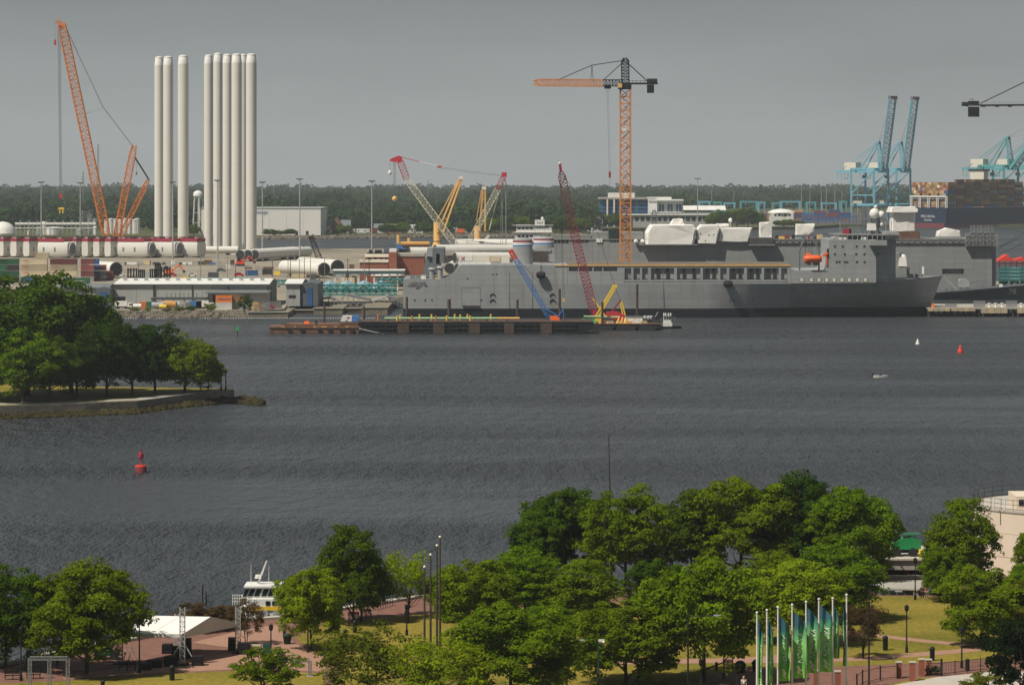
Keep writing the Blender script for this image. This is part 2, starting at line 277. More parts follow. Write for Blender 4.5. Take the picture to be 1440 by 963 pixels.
# the same lawn and paths as sheets over the park ground
def sheetpx(name, l, dz, m): return struct(name, MB().sheet(pts(l, ZP)[::-1], ZP+dz), m)
sheetpx('lawn', [(415,896),(440,882),(520,869),(600,863),(750,852),(900,846),(1100,838),(1225,838),(1330,838),(1500,838),(1500,1010),(470,1010),(482,930),(432,911)], .008, 'lawn')
sheetpx('lower_lawn', [(-110,966),(90,957),(200,949),(340,942),(455,946),(466,1010),(-110,1010)], .008, 'lawn')
sheetpx('brick_path', [(270,903),(345,884),(392,877),(398,892),(414,904),(452,921),(462,944),(340,940),(200,947),(90,955),(88,948),(230,932),(345,913)], .012, 'paver')
def pathpx(l, w):                                  # a footpath of constant width along a line of photo points
    c = [Vector((*p, 0)) for p in pts(l, ZP)]; a, b = [], []
    for i, p in enumerate(c):
        d = (c[min(i+1, len(c)-1)]-c[max(i-1, 0)]).normalized(); q = Vector((-d.y, d.x, 0))*w/2; a.append(p+q); b.append(p-q)
    return [(p.x, p.y) for p in a+b[::-1]]
for i_, (l, w) in enumerate((([(1205,888),(1240,894),(1300,901),(1345,905),(1390,908)], 2.0), ([(1000,930),(1130,929),(1200,926.5),(1280,921),(1340,916),(1400,910)], 2.4), ([(870,931),(930,930),(1000,929),(1080,926),(1130,920),(1205,888)], 3.2))):
    struct('footpath', MB().sheet(pathpx(l, w), ZP+.016+.005*i_), 'paver')
sheetpx('brick_plaza', [(985,948),(1050,940),(1150,938),(1290,932),(1400,926),(1480,926),(1480,946),(1300,952),(1180,975),(1000,975)], .012, 'plaza')
sheetpx('sidewalk', [(1210,972),(1316,952),(1400,944),(1500,944),(1500,1010),(1180,1010)], .036, 'sidewalk')
# kerb along the water
q = MB(); l = pts([(-120,962),(0,936),(115,912),(225,893),(330,874),(400,869),(480,857),(590,840),(720,834),(870,828),(1050,815),(1180,812),(1440,812)], ZP)
for a, b in zip(l[:-1], l[1:]): q.bar((*a, ZP+.05), (*b, ZP+.05), 1.1, .5)
struct('quay_kerb', q, 'sidewalk')
q = MB(); l = pts([(-330,578),(0,571),(121,567),(194,564),(257,555.5),(329,549)], ZP)
for i, (a, b) in enumerate(zip(l[:-1], l[1:])):
    q.add([(*a,-.5),(*b,-.5),(*b,ZP+.12),(*a,ZP+.12),(a[0],a[1]+1.4,ZP+.12),(b[0],b[1]+1.4,ZP+.12),(a[0],a[1]+1.4,-.5),(b[0],b[1]+1.4,-.5)],[(0,1,2,3),(3,2,5,4),(1,7,5,2),(0,3,4,6)])
o = MB(); o.v = [(x, y-.8, z) for x, y, z in q.v]; o.f = q.f
sw = thing('sea_wall', 'long stone sea wall round the wooded point', 'sea wall', (*l[2], 0)); o.build('wall', 'seawall', sw)
struct('point_promenade', MB().sheet(pathpx([(-330,574.6),(0,568),(121,564.3),(194,561.2),(257,553.4),(325,548.4)], 4.5), ZP+.012), 'concrete')
def rocks(name, line, n, smin, smax, m, spread, label, cat, zt=1.2, seed=1):
    rg = random.Random(seed); q = MB()
    for _ in range(n):
        k = rg.randrange(len(line)-1); t = rg.random(); a, b = Vector(line[k]), Vector(line[k+1]); p = a.lerp(b, t); s = rg.uniform(smin, smax)
        u = rg.random(); c = (p.x, p.y-u*spread, (1-u)*zt-.1)
        pr = [(.4,-.4),(.9,-.1),(.8,.25),(.35,.5)]; j = len(q.v); q.lathe(c, [(r*s, z*s) for r, z in pr], 6, rg.uniform(.7,1.4), rg.uniform(.7,1.2))
        q.v[j:] = [(x+rg.uniform(-.15,.15)*s, y+rg.uniform(-.15,.15)*s, z+rg.uniform(-.12,.12)*s) for x, y, z in q.v[j:]]
    o = q.build(name, m, kind='stuff'); return tag(o, label, cat)
rocks('riprap', [(x, y-.9, 0) for x, y in l[:-1]]+[(*l[-1], 0)], 900, .5, 1.3, 'mud', 4.5, 'weedy rocks at the foot of the sea wall', 'rocks', .7, 3)
e = Vector((*l[-1], 0)); rocks('rock_spit', [(*l[-2],0), tuple(e), tuple(e+Vector((7,-9,0)))], 260, .6, 1.6, 'mud', 6, 'low rock spit running out from the tip of the point', 'rocks', .8, 4)
rocks('shore_rocks', [(X(px,1203),1203,0) for px in (-40,60,145,250,365)], 1500, .5, 1.5, 'stone', 3, 'riprap of tan boulders along the shipyard shore', 'rocks', 2.2, 5)
rocks('far_rocks', [(X(px,Y),Y-2,0) for px,Y in ((362,2570),(470,2590),(620,2640),(830,2660))], 700, 1., 2.6, 'stone', 4, 'tan stones lining the far bank beyond the channel', 'rocks', 2.2, 6)

# ------------------------------------------------------------------ trees
def crown_data(rng, H, W, z0, nlobe, nclump, nleaf, leaf, rough=.16):
    """leaf quads in clumps, clumps gathered on big uneven boughs; returns vertex array"""
    cz, rz, rx = (H+z0)/2, (H-z0)/2, W/2
    V = []; k0 = rng.uniform(0, 6.28)
    for b in range(nlobe):
        u = 1-2*(b+.5)/nlobe*.86; th = k0+b*2.39996+rng.uniform(-.35, .35); w = math.sqrt(max(0, 1-u*u))
        rad = rng.uniform(.72, .84) if b % 5 else rng.uniform(.25, .5)*(1+rng.uniform(-rough, rough)); flat = 1 if u > 0 else .92
        lc = np.array([math.cos(th)*w*rx*rad*flat, math.sin(th)*w*rx*rad*flat, cz+u*rz*rad])
        lr = W*rng.uniform(.13, .20)
        for c in range(nclump):
            d = rng.normal(size=3); d[2] += .35; d[:2] += .5*lc[:2]/max(rx, .1); d /= np.linalg.norm(d)
            ctr = lc+d*lr*rng.uniform(.35, 1.0)*np.array([1, 1, .9]); rc = lr*rng.uniform(.34, .54)
            n = int(nleaf*rng.uniform(.6, 1.3))
            q = rng.normal(size=(n, 3)); q /= np.linalg.norm(q, axis=1)[:, None]; q[:, 2] = np.where(q[:, 2] < -.3, -q[:, 2], q[:, 2])
            pos = ctr+q*rc*(rng.uniform(.6, 1.08, size=(n, 1)))*np.array([1.15, 1.15, .8])
            nr = q+rng.normal(size=(n, 3))*.45+np.array([0,0,.25]); nr /= np.linalg.norm(nr, axis=1)[:, None]
            t = np.cross(nr, rng.normal(size=(n, 3))); t /= np.linalg.norm(t, axis=1)[:, None]; u2 = np.cross(nr, t)
            sz = leaf*rng.uniform(.6, 1.3, size=(n, 1)); t = t*sz; u2 = u2*sz*.75
            V.append(np.stack([pos-t, pos-u2*.9, pos+t, pos+u2*.9], axis=1))
    V = np.concatenate(V).reshape(-1, 3)
    return V
def mesh_np(name, V, k=4):
    n = len(V)//k; me = bpy.data.meshes.new(name); me.vertices.add(len(V)); me.vertices.foreach_set('co', V.astype(np.float32).ravel())
    me.loops.add(len(V)); me.loops.foreach_set('vertex_index', np.arange(len(V), dtype=np.int32))
    me.polygons.add(n); me.polygons.foreach_set('loop_start', np.arange(0, len(V), k, dtype=np.int32)); me.polygons.foreach_set('loop_total', np.full(n, k, dtype=np.int32))
    me.update(); return me
def trunk_mb(rg, H, z0, r, W, stems=1):
    q = MB()
    for s in range(stems):
        a0 = rg.uniform(0, 6.28); off = .0 if stems == 1 else W*.10
        top = Vector((math.cos(a0)*off, math.sin(a0)*off, z0+(H-z0)*.35)); mid = top*.45; mid.z = z0*.6
        b = Vector((top.x*.15, top.y*.15, -.3))
        q.tube(b, mid, r*1.25, r*.85, 8); q.tube(mid, top, r*.85, r*.5, 8)
        for i in range(6):
            a = a0+i*1.05+rg.uniform(-.3, .3); st = mid.lerp(top, .25+.13*i)
            en = Vector((math.cos(a)*W*.33, math.sin(a)*W*.33, z0+(H-z0)*rg.uniform(.3, .62)))
            md = st.lerp(en, .5)+Vector((0,0,-.06*H)); q.tube(st, md, r*.42, r*.28, 6); q.tube(md, en, r*.28, r*.08, 5)
        q.tube(top, Vector((top.x*1.2, top.y*1.2, H*.88)), r*.5, r*.1, 6)
    return q
PROTO = {}
def tree_proto(key, seed, H, W, z0, nlo, ncl, nl, leaf, rough=.16, r=.22, stems=1):
    rng = np.random.default_rng(seed); rg = random.Random(seed)
    me = mesh_np('crown', crown_data(rng, H, W, z0, nlo, ncl, nl, leaf, rough))
    q = trunk_mb(rg, H, z0, r, W, stems); tm = bpy.data.meshes.new('trunk'); tm.from_pydata(q.v, [], q.f); tm.update(); tm.materials.append(M['bark'])
    PROTO[key] = (me, tm, H, W)
for i in range(6): tree_proto('park%d' % i, 20+i, 10, 9.4, -.6+.35*(i % 3), 44+3*(i % 3), 8, 95, .14, .05+.04*(i % 3), .2)
for i in range(2): tree_proto('airy%d' % i, 40+i, 8, 7.8, .8, 26, 7, 50, .12, .25, .13, 2)
for i in range(3): tree_proto('oak%d' % i, 60+i, 16, 19, .6, 46, 9, 85, .28, .15, .5)
tree_proto('bush', 80, 5, 5.6, .1, 22, 7, 70, .11, .2, .1, 3)
CM = {}
def tree(name, key, mt, px, py, top, wpx, label, group, z=ZP, cat='tree', rz=None):
    me, tm, H, W = PROTO[key]; Y = YG(py, z); s = S(Y); h = (py-top)*s; w = wpx*s
    if (key, mt) not in CM: c = me.copy(); c.materials.clear(); c.materials.append(M[mt]); CM[(key, mt)] = c
    o = thing(name, label, cat, (X(px, Y), Y, z), group); o.rotation_euler = (0, 0, random.uniform(0, 6.28) if rz is None else rz)
    w *= 1.08; o.scale = (w/W*random.uniform(.97, 1.03), w/W*random.uniform(.97, 1.03), h/H)
    for nm, d in (('trunk', tm), ('crown', CM[(key, mt)])):
        c = bpy.data.objects.new(nm, d); COL.objects.link(c); c.parent = o
    return o
PG, OG = 'trees of the waterfront park', 'trees on the wooded point'
for t in [  # the park in the foreground
    ('park0','leaf_oak',8,938,798,125,'dark green park tree at the far left edge of the picture'),
    ('park1','leaf_mid',122,947,790,155,'broad green tree over the benches left of the white tent'),
    ('park2','leaf_light',437,914,795,92,'bright light green round tree in front of the ferry'),
    ('park3','leaf_oak',497,876,742,98,'tall dark tree behind the bright round one by the ferry'),
    ('airy0','leaf_light',570,868,776,82,'thin yellow-green tree left of the four tall bare poles'),
    ('park4','leaf_mid',672,898,786,112,'round tree just right of the four tall bare poles'),
    ('park1','leaf_mid',738,880,768,105,'round tree touching the tall dark waterfront row at its left foot'),
    ('park2','leaf_oak',795,812,684,108,'leftmost dark tree of the tall waterfront row'),
    ('park0','leaf_mid',880,826,683,118,'tall tree at the foot of the thin bare mast by the water'),
    ('park3','leaf_oak',972,812,690,95,'dark tree left of the widest tree in the waterfront row'),
    ('park4','leaf_mid',1042,814,672,150,'widest tree of the tall waterfront row'),
    ('park1','leaf_dark',1122,812,665,118,'darkest and tallest tree of the waterfront row'),
    ('park2','leaf_mid',1200,822,682,116,'right end tree of the tall waterfront row'),
    ('park0','leaf_mid',1172,872,768,128,'bright crown in front of the dark right end of the waterfront row'),
    ('park3','leaf_mid',815,884,788,112,'spreading tree with small bare patches below the waterfront mast tree'),
    ('park4','leaf_oak',925,880,786,92,'small dark tree half hidden behind the big central tree'),
    ('park1','leaf_light',1120,905,788,128,'pale olive tree rising behind the green flags'),
    ('park2','leaf_mid',990,958,779,156,'biggest round tree in the middle of the lawn'),
    ('park0','leaf_mid',880,962,838,150,'low forked tree left of the biggest lawn tree'),
    ('park4','leaf_mid',718,992,848,172,'large tree cut by the bottom edge right of the four poles'),
    ('airy1','leaf_light',618,1015,893,150,'bright tree cut by the bottom edge around the four pole feet'),
    ('airy0','leaf_olive',515,1000,880,140,'loose olive tree at the bottom edge left of the four poles'),
    ('park3','leaf_mid',1350,838,703,100,'full round tree beside the beige rounded building'),
    ('park0','leaf_mid',1380,908,795,112,'tree standing by the hedge above the iron fence'),
    ('park2','leaf_olive',1428,905,812,110,'olive toned tree at the right edge above the dark evergreen'),
    ('park1','leaf_mid',1456,850,740,56,'tree at the right edge in front of the beige building'),
    ('park4','leaf_mid',1455,885,790,80,'tree at the right edge between the beige building and the olive tree'),
    ('park5','leaf_oak',762,818,722,90,'dark tree at the left foot of the waterfront row'),
    ('park5','leaf_mid',640,872,800,84,'small round tree behind the four tall bare poles'),
    ('park1','leaf_mid',1085,862,775,100,'tree filling the gap under the widest waterfront tree'),
    ('park5','leaf_mid',770,930,850,95,'small tree between the low forked tree and the bottom edge tree'),
        ('park5','leaf_mid',1325,846,770,60,'small tree in front of the raised pier deck'),
    ('airy1','leaf_brown',1213,925,845,64,'small brownish tree behind the rightmost green flags'),
    ('airy0','leaf_brown',347,906,842,48,'brownish tree at the right end of the white tent')]:
    tree('park_tree', *t[:6], t[6], PG)
tree('shrub', 'bush', 'leaf_mid', 375, 978, 912, 88, 'dense green shrub by the white truss gate at the bottom edge', None, cat='shrub')
for px, py, tp, w, lb in ((272,889,848,52,'brown shrub behind the left half of the white tent'),(318,884,852,48,'brown shrub behind the peak of the white tent'),(300,886,856,46,'low brown shrub between the other two behind the tent')):
    tree('shrub', 'bush', 'leaf_brown', px, py, tp, w, lb, 'brown shrubs behind the tent', cat='shrub')
tree('evergreen', 'bush', 'leaf_conifer', 1432, 985, 868, 84, 'dark evergreen at the bottom right corner', None, cat='evergreen')
tree('shrub', 'bush', 'leaf_olive', 1383, 985, 946, 64, 'low olive shrub at the bottom edge beside the dark evergreen', None, cat='shrub')
for px, py, tp, w, lb in ((1398,912,900,36,'dark clipped hedge left half under the fence-side trees'),(1425,914,901,38,'dark clipped hedge right half under the fence-side trees'),(1312,948,936,22,'small green bush at the foot of the brick piers')):
    tree('hedge', 'bush', 'leaf_dark', px, py, tp, w, lb, None, cat='hedge')
for t in [  # the wooded point
    ('oak0','leaf_oak',38,556,393,190,'largest oak at the left edge, tallest of the point'),
    ('oak1','leaf_oak',100,553,412,140,'tall oak second from the left edge on the point'),
    ('oak2','leaf_oak',-20,562,420,150,'oak cut by the left edge of the picture'),
    ('oak2','leaf_mid',32,566,470,100,'lower light green oak in front at the left edge'),
    ('oak1','leaf_oak',70,564,480,80,'small oak in front of the largest oak'),
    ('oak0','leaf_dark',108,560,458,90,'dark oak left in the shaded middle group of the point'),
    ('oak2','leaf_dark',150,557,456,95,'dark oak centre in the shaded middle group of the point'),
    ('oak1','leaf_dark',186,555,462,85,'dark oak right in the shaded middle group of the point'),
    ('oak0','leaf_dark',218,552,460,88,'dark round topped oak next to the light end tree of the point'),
    ('oak1','leaf_mid',260,552,477,90,'light green spreading tree near the tip of the point'),
    ('oak2','leaf_mid',293,549,507,42,'smallest tree at the tip of the point by the lamps')]:
    tree('oak_tree', *t[:6], t[6], OG, cat='tree')
for i, (px, Y, h, w) in enumerate(((1003,2955,13,16),(1018,2950,15,18),(1036,2960,16,20),(1052,2955,17,20),(1066,2960,14,16),(1096,2970,6,12),(1108,2965,7,14),(1122,2975,6,12),(852,2900,12,16),(868,2910,13,15),(484,2650,7,14),(545,2648,8,16),(566,2650,9,14),(596,2655,9,16),(622,2660,10,16),(655,2665,9,14),(690,2670,12,18),(712,2672,14,18),(735,2674,13,18),(790,2676,13,18),(815,2676,12,18),(378,2585,5,12),(394,2588,4,12),(408,2590,5,10),(272,2600,8,12))):
    y_ = HY+(CH-ZP)/Y*F; tree('bank_tree', 'oak%d' % (i % 3), 'leaf_oak' if i % 2 else 'leaf_mid', px, y_, y_-h/S(Y), w/S(Y)*.9, 'far bank tree, %s' % ['left end of the port shore group','second of the port shore group','third of the port shore group','tallest of the port shore group','right end of the port shore group before the pavilion','left of two in front of the pavilion','right of two in front of the pavilion','low one right of the pavilion','left foot of the glass office','right foot of the glass office','by the pale house beside the red gabled house','left of the long low red house','right of the long low red house','beside the long white low house','left of the second amber crane','right of the pale house behind the cranes','left of the white ship bridge','behind the white ship bridge','just right of the white ship mast','left of the low veranda house','touching the low veranda house','first bush at the warehouse foot','second bush at the warehouse foot','third bush at the warehouse foot','below the water tower'][i], 'trees along the far bank')
# the far wood: a mass of crowns, each standing on the far shore
fc = bpy.data.collections.new('far_crowns')
for i in range(4):
    rng = np.random.default_rng(100+i); me = mesh_np('far_crown', crown_data(rng, 17, 14, .5, 9, 5, 26, .75, .3)); me.materials.append(M['leaf_far'])
    o = bpy.data.objects.new('far_crown', me); fc.objects.link(o)
rg = random.Random(11); FP, FS = [], []
CLEAR = [(360,452,2800),(452,560,2720),(840,1010,3330),(-40,205,2800),(268,300,2720)]
Y = 2680.
while Y < 7900:
    x = -(.172*Y+40); dx = 9+Y*.0012
    while x < .172*Y+40:
        yy = Y+rg.uniform(-9, 9); px = CX+x/yy*F; y0 = 2680 if px < 1000 else 4100
        for a, b, c in CLEAR:
            if a < px < b: y0 = max(y0, c)
        if yy > y0: FP.append((x, yy, ZP-.5)); FS.append(.88*rg.choice((.62,.8,.95,1.,1.1,1.2,1.4))*rg.uniform(.85,1.12)*(1.0+.14*math.sin(x*.011+Y*.007)+.12*math.sin(x*.027+2)))
        x += dx*rg.uniform(.6, 1.4)
    Y += 14+(Y-2680)*.016
def scatter(name, P_, S_, coll, label, cat):
    me = bpy.data.meshes.new(name); me.from_pydata(P_, [], []); at = me.attributes.new('size', 'FLOAT', 'POINT'); at.data.foreach_set('value', S_)
    o = bpy.data.objects.new(name, me); COL.objects.link(o); o['kind'] = 'stuff'; tag(o, label, cat)
    ng = bpy.data.node_groups.new(name, 'GeometryNodeTree'); ng.interface.new_socket('Geometry', in_out='INPUT', socket_type='NodeSocketGeometry'); ng.interface.new_socket('Geometry', in_out='OUTPUT', socket_type='NodeSocketGeometry')
    N, L = ng.nodes, ng.links; i_ = N.new('NodeGroupInput'); o_ = N.new('NodeGroupOutput'); ip = N.new('GeometryNodeInstanceOnPoints'); ci = N.new('GeometryNodeCollectionInfo')
    ci.inputs[0].default_value = coll; ci.inputs['Separate Children'].default_value = True; ci.inputs['Reset Children'].default_value = True
    rv = N.new('FunctionNodeRandomValue'); rv.data_type = 'FLOAT_VECTOR'; rv.inputs[1].default_value = (0,0,6.28); er = N.new('FunctionNodeEulerToRotation')
    na = N.new('GeometryNodeInputNamedAttribute'); na.data_type = 'FLOAT'; na.inputs[0].default_value = 'size'
    L.new(i_.outputs[0], ip.inputs['Points']); L.new(ci.outputs[0], ip.inputs['Instance']); ip.inputs['Pick Instance'].default_value = True
    L.new(rv.outputs[0], er.inputs[0]); L.new(er.outputs[0], ip.inputs['Rotation']); L.new(na.outputs[0], ip.inputs['Scale']); L.new(ip.outputs[0], o_.inputs[0])
    md = o.modifiers.new('scatter', 'NODES'); md.node_group = ng; return o
scatter('forest', FP, FS, fc, 'hazy green wood along the whole far shore', 'forest')
# ------------------------------------------------------------------ far shore: warehouse, tanks, houses, offices, port
def gable(mb, x0, x1, y0, y1, z0, z1, zr, axis='x'):
    if axis == 'x':                                # ridge runs along x
        ym = (y0+y1)/2; return mb.add([(x0,y0,z1),(x1,y0,z1),(x1,y1,z1),(x0,y1,z1),(x0,ym,zr),(x1,ym,zr)], [(0,1,5,4),(2,3,4,5),(1,2,5),(3,0,4),(0,3,2,1)])
    xm = (x0+x1)/2; return mb.add([(x0,y0,z1),(x1,y0,z1),(x1,y1,z1),(x0,y1,z1),(xm,y0,zr),(xm,y1,zr)], [(0,1,4),(2,3,5),(1,2,5,4),(3,0,4,5),(0,3,2,1)])
Y = 2600.; w = thing('white_warehouse', 'big plain white warehouse across the channel behind the towers', 'warehouse', (X(370,Y),Y,ZP))
x0, x1, zt = X(283,Y), X(451,Y), Z(293.5,Y); zs = (zt-ZP)/3
for k in range(7): MB().box(x0+(x1-x0)*k/7+.06, x0+(x1-x0)*(k+1)/7-.06, Y, Y+.6, ZP, zt).build('wall_panel', 'wrap', w)
MB().box(x0, x1, Y+.5, Y+90, ZP, zt-.6).build('wall', 'white', w); MB().box(x0-.3, x1+.3, Y-.3, Y+90.3, zt, zt+.5).build('parapet', 'galv', w)
text('lettering', 'Lineage', 3.6, (X(376.5,Y), Y-.4, Z(300,Y)), 'dblue', w, align='RIGHT')
for px in (385, 415, 430): MB().box(X(px,Y), X(px,Y)+2.2, Y-.15, Y+.1, ZP, ZP+3.4).build('door', 'dark', w)
MB().box(X(383.5,Y), X(386.5,Y), Y-1.6, Y-.2, ZP, ZP+1.6).build('dock_leveller', 'maroon', w)
def house(px, py, wpx, Y, wall, roof, label, hpx=7, ax='x', d=9):
    s = S(Y); x = X(px,Y); z1 = ZP+hpx*s*.55; zr = ZP+hpx*s; a = wpx*s/2; t = thing('house', label, 'house', (x,Y,ZP), 'houses on the far bank')
    MB().box(x-a, x+a, Y, Y+d, ZP, z1).build('wall', wall, t); gable(MB(), x-a-.5, x+a+.5, Y-.5, Y+d+.5, ZP, z1, zr, ax).build('roof', roof, t)
    for i in (-.5, .1, .55): MB().box(x+a*i, x+a*i+1.3, Y-.08, Y+.1, ZP+1.1, ZP+2.5).build('window', 'glass_dark', t)
    MB().box(x-a*.15, x-a*.15+1.1, Y-.08, Y+.1, ZP, ZP+2.1).build('door', 'dark', t)
house(473,0,14,2690,'brick','roof_brown','red gabled house right of the white warehouse',22,'y',14); house(486,0,13,2700,'house_white','slate','pale house with grey roof joined behind the red gabled house',18)
house(644,0,22,2720,'house_white','slate','pale house with dark roof behind the two amber ship cranes',22); house(533,0,14,2690,'house_white','slate','small white house left of the red crane hook',13); house(555,0,22,2690,'brick','roof_brown','long low red house beside the red and cream crane boom',13)
house(584,0,22,2690,'house_white','galv','long white low house behind the first amber crane',12); house(459,0,9,2680,'house_white','slate','narrow white shed touching the white warehouse',20); house(835,0,24,2760,'house_white','slate','pale low house with veranda left of the blue glass office',20)
def vehicle(name, label, cat, x, y, z, L, W, H, body, rz=0, kind='box', group=None):
    """small road vehicle: chassis, cab or body, glass and wheels"""
    t = thing(name, label, cat, (x,y,z), group, rz); q = lambda: MB()
    o = (0,0,0) if rz else (x,y,z); ox, oy, oz = o
    B = lambda a,b,c,d,e,f: MB().box(ox+a,ox+b,oy+c,oy+d,oz+e,oz+f)
    if kind == 'car':
        MB().vprism([(ox-L/2,oz+.3),(ox+L/2,oz+.3),(ox+L/2,oz+H*.55),(ox+L*.3,oz+H*.62),(ox+L*.18,oz+H),(ox-L*.25,oz+H),(ox-L*.42,oz+H*.62),(ox-L/2,oz+H*.58)], oy-W/2, oy+W/2).build('body', body, t)
        for s in (-1,1): MB().vprism([(ox-L*.36,oz+H*.63),(ox+L*.24,oz+H*.63),(ox+L*.15,oz+H*.93),(ox-L*.23,oz+H*.93)], oy+s*W/2-.03, oy+s*W/2+.03).build('window', 'glass_dark', t)
    else:
        B(-L/2, L*.22, -W/2, W/2, .95, H).build('cargo_body', body, t); B(L*.24, L/2, -W/2+.05, W/2-.05, .7, H*.78).build('cab', 'white', t)
        B(L*.34, L/2+.03, -W/2-.0, W/2, H*.48, H*.68).build('window', 'glass_dark', t); B(-L/2+.1, L/2-.1, -W/3, W/3, .5, .94).build('chassis', 'dark', t)
    for a in (-L*.3, L*.34):
        for s in (-1,1): MB().tube((ox+a,oy+s*(W/2-.25),oz+.42),(ox+a,oy+s*(W/2+.02),oz+.42),.42,n=10).build('wheel', 'rubber', t)
    return t
for i, (px, c, l) in enumerate(((507,'white','white box truck parked right of the red gabled house'),(516,'house_white','second white box truck parked by the far bank houses'),(498,'house_white','pale box truck nearest the red gabled house'),(527,'maroon','dark red box truck at the end of the far bank parking row'),(433,'white','white trailer truck backed against the white warehouse'),(650,'orange_boat','orange box truck in front of the pale house behind the amber cranes'))):
    vehicle('box_truck', l, 'truck', X(px,2655), 2655+6*(i % 2), ZP, 11 if px == 433 else 8.5, 2.5, 4.2, c, group='trucks on the far bank')
# water tower
Y = 2700.; x = X(278.5,Y); zt = Z(268,Y); t = thing('water_tower', 'white water tower between the two groups of towers', 'water tower', (x,Y,ZP)); r = 4.0
MB().lathe((x,Y,zt-7), [(.6,0),(2.6,.6),(r,2.4),(r,4.4),(r*.85,5.7),(r*.4,6.8),(.1,7)], 20).build('tank', 'white', t, True)
for a in range(5): MB().tube((x+5.2*math.cos(a*1.257),Y+5.2*math.sin(a*1.257),ZP),(x+3.4*math.cos(a*1.257),Y+3.4*math.sin(a*1.257),zt-5.6),.38).build('leg', 'white', t)
MB().tube((x,Y,ZP),(x,Y,zt-6.8),.55).build('riser', 'white', t)
for z in (11, 19):
    q = MB(); rr = 5.2-1.8*(z-ZP)/(zt-5.6-ZP)
    for a in range(5): q.bar((x+rr*math.cos(a*1.257),Y+rr*math.sin(a*1.257),z),(x+rr*math.cos((a+1)*1.257),Y+rr*math.sin((a+1)*1.257),z),.25)
    q.build('brace_ring', 'white', t)
# tank farm on the left
Y = 2620.; s = S(Y)
def tank(px, wpx, top, label, dome=.25, m='white', Y=2620., group='storage tanks at the far left', name='storage_tank'):
    x, r, zt = X(px,Y), wpx*S(Y)/2, Z(top,Y); h = zt-ZP; t = thing(name, label, 'tank', (x,Y,ZP), group); d = r*dome
    MB().lathe((x,Y,ZP), [(r,0),(r,h-d)], 28).build('shell', m, t, True)
    MB().lathe((x,Y,zt-d), [(r*1.01,-.2),(r*1.0,.05),(r*.92,d*.38),(r*.7,d*.72),(r*.4,d*.92),(.1,d)], 28).build('roof', m, t, True)
    MB().lathe((x,Y,zt-d-.3), [(r+.25,0),(r+.25,.25)], 28).build('rim', 'galv', t)
    q = MB(); 
    for k in range(12): q.bar((x+r*.5,Y-r-.3,ZP+h*k/12),(x+r*.5+.9,Y-r-.1,ZP+h*k/12),.12)
    q.bar((x+r*.5,Y-r-.3,ZP),(x+r*.5,Y-r-.3,ZP+h-d),.12); q.bar((x+r*.5+.9,Y-r-.1,ZP),(x+r*.5+.9,Y-r-.1,ZP+h-d),.12); q.build('ladder', 'steel', t, kind='stuff')
tank(4,37,311.5,'large domed white tank at the left edge of the picture',.9); tank(75.5,24,319,'wide white tank with a flat roof behind the red topped nacelles',.12); tank(61.5,6.5,311.5,'slim tall cream tank left of the wide white tank',.5,'cream'); tank(40.5,4.5,324,'small white tank between the domed and the wide tank',.4)
tank(134,5.5,318.5,'slim white upright tank left of the orange boom foot',.4); tank(55,8,319,'short grey tank tucked beside the slim cream tank',.2,'galv'); tank(112,9,322,'low wide tank left of the process frame',.3,'galv')
for i, px in enumerate((126,133.5,150,156,162,169,176,182,189,193)): tank(px, 7 if i > 1 else 6, 307+(i % 3)*.8, ('grey' if i < 2 else 'white')+' silo, number %s from the left in the silo row behind the orange crane' % ['one','two','three','four','five','six','seven','eight','nine','ten'][i], .25, 'galv' if i < 2 else 'white', 2660., 'silos behind the orange crane', 'silo')
t = thing('pipe_rack', 'long pipe rack running behind the tanks at the far left', 'pipe rack', (X(100,2600),2600,ZP))
q = MB()
for px in range(22, 136, 6):
    for dy in (0, 5): q.bar((X(px,2600),2600+dy,ZP),(X(px,2600),2600+dy,ZP+9+3*(px % 4 == 0)),.35)
    q.bar((X(px,2600),2600,ZP+8.5),(X(px,2600),2605,ZP+8.5),.35)
q.build('frame', 'galv', t)
for z in (5.5, 8.6, 9.6): MB().tube((X(20,2600),2601+z*.3,ZP+z),(X(134,2600),2601+z*.3,ZP+z),.45).build('pipe', 'white', t)
t = thing('process_frame', 'open steel process tower left of the silos', 'process tower', (X(121,2640),2640,ZP))
MB().lattice((X(121,2640),2640,ZP),(X(121,2640),2640,Z(296,2640)),6,5,7,.18).build('frame', 'steel', t); MB().lattice((X(126,2640),2640,ZP),(X(126,2640),2640,Z(301,2640)),3,5,6,.18).build('stair', 'steel', t)
for px, top, Y, l in ((138,203,3400,'lattice radio mast rising behind the orange boom'),(117,241,3400,'short radio mast between the hook line and the orange boom'),(602,253,4200,'thin lattice mast on the wood behind the amber cranes'),(385,262,4200,'thin lattice mast on the wood right of the towers')):
    t = thing('radio_mast', l, 'mast', (X(px,Y),Y,ZP), 'radio masts over the wood'); MB().lattice((X(px,Y),Y,ZP),(X(px,Y),Y,Z(top,Y)),1.5,1.5,22,.13,ends=(1,.3)).build('mast', 'steel', t)
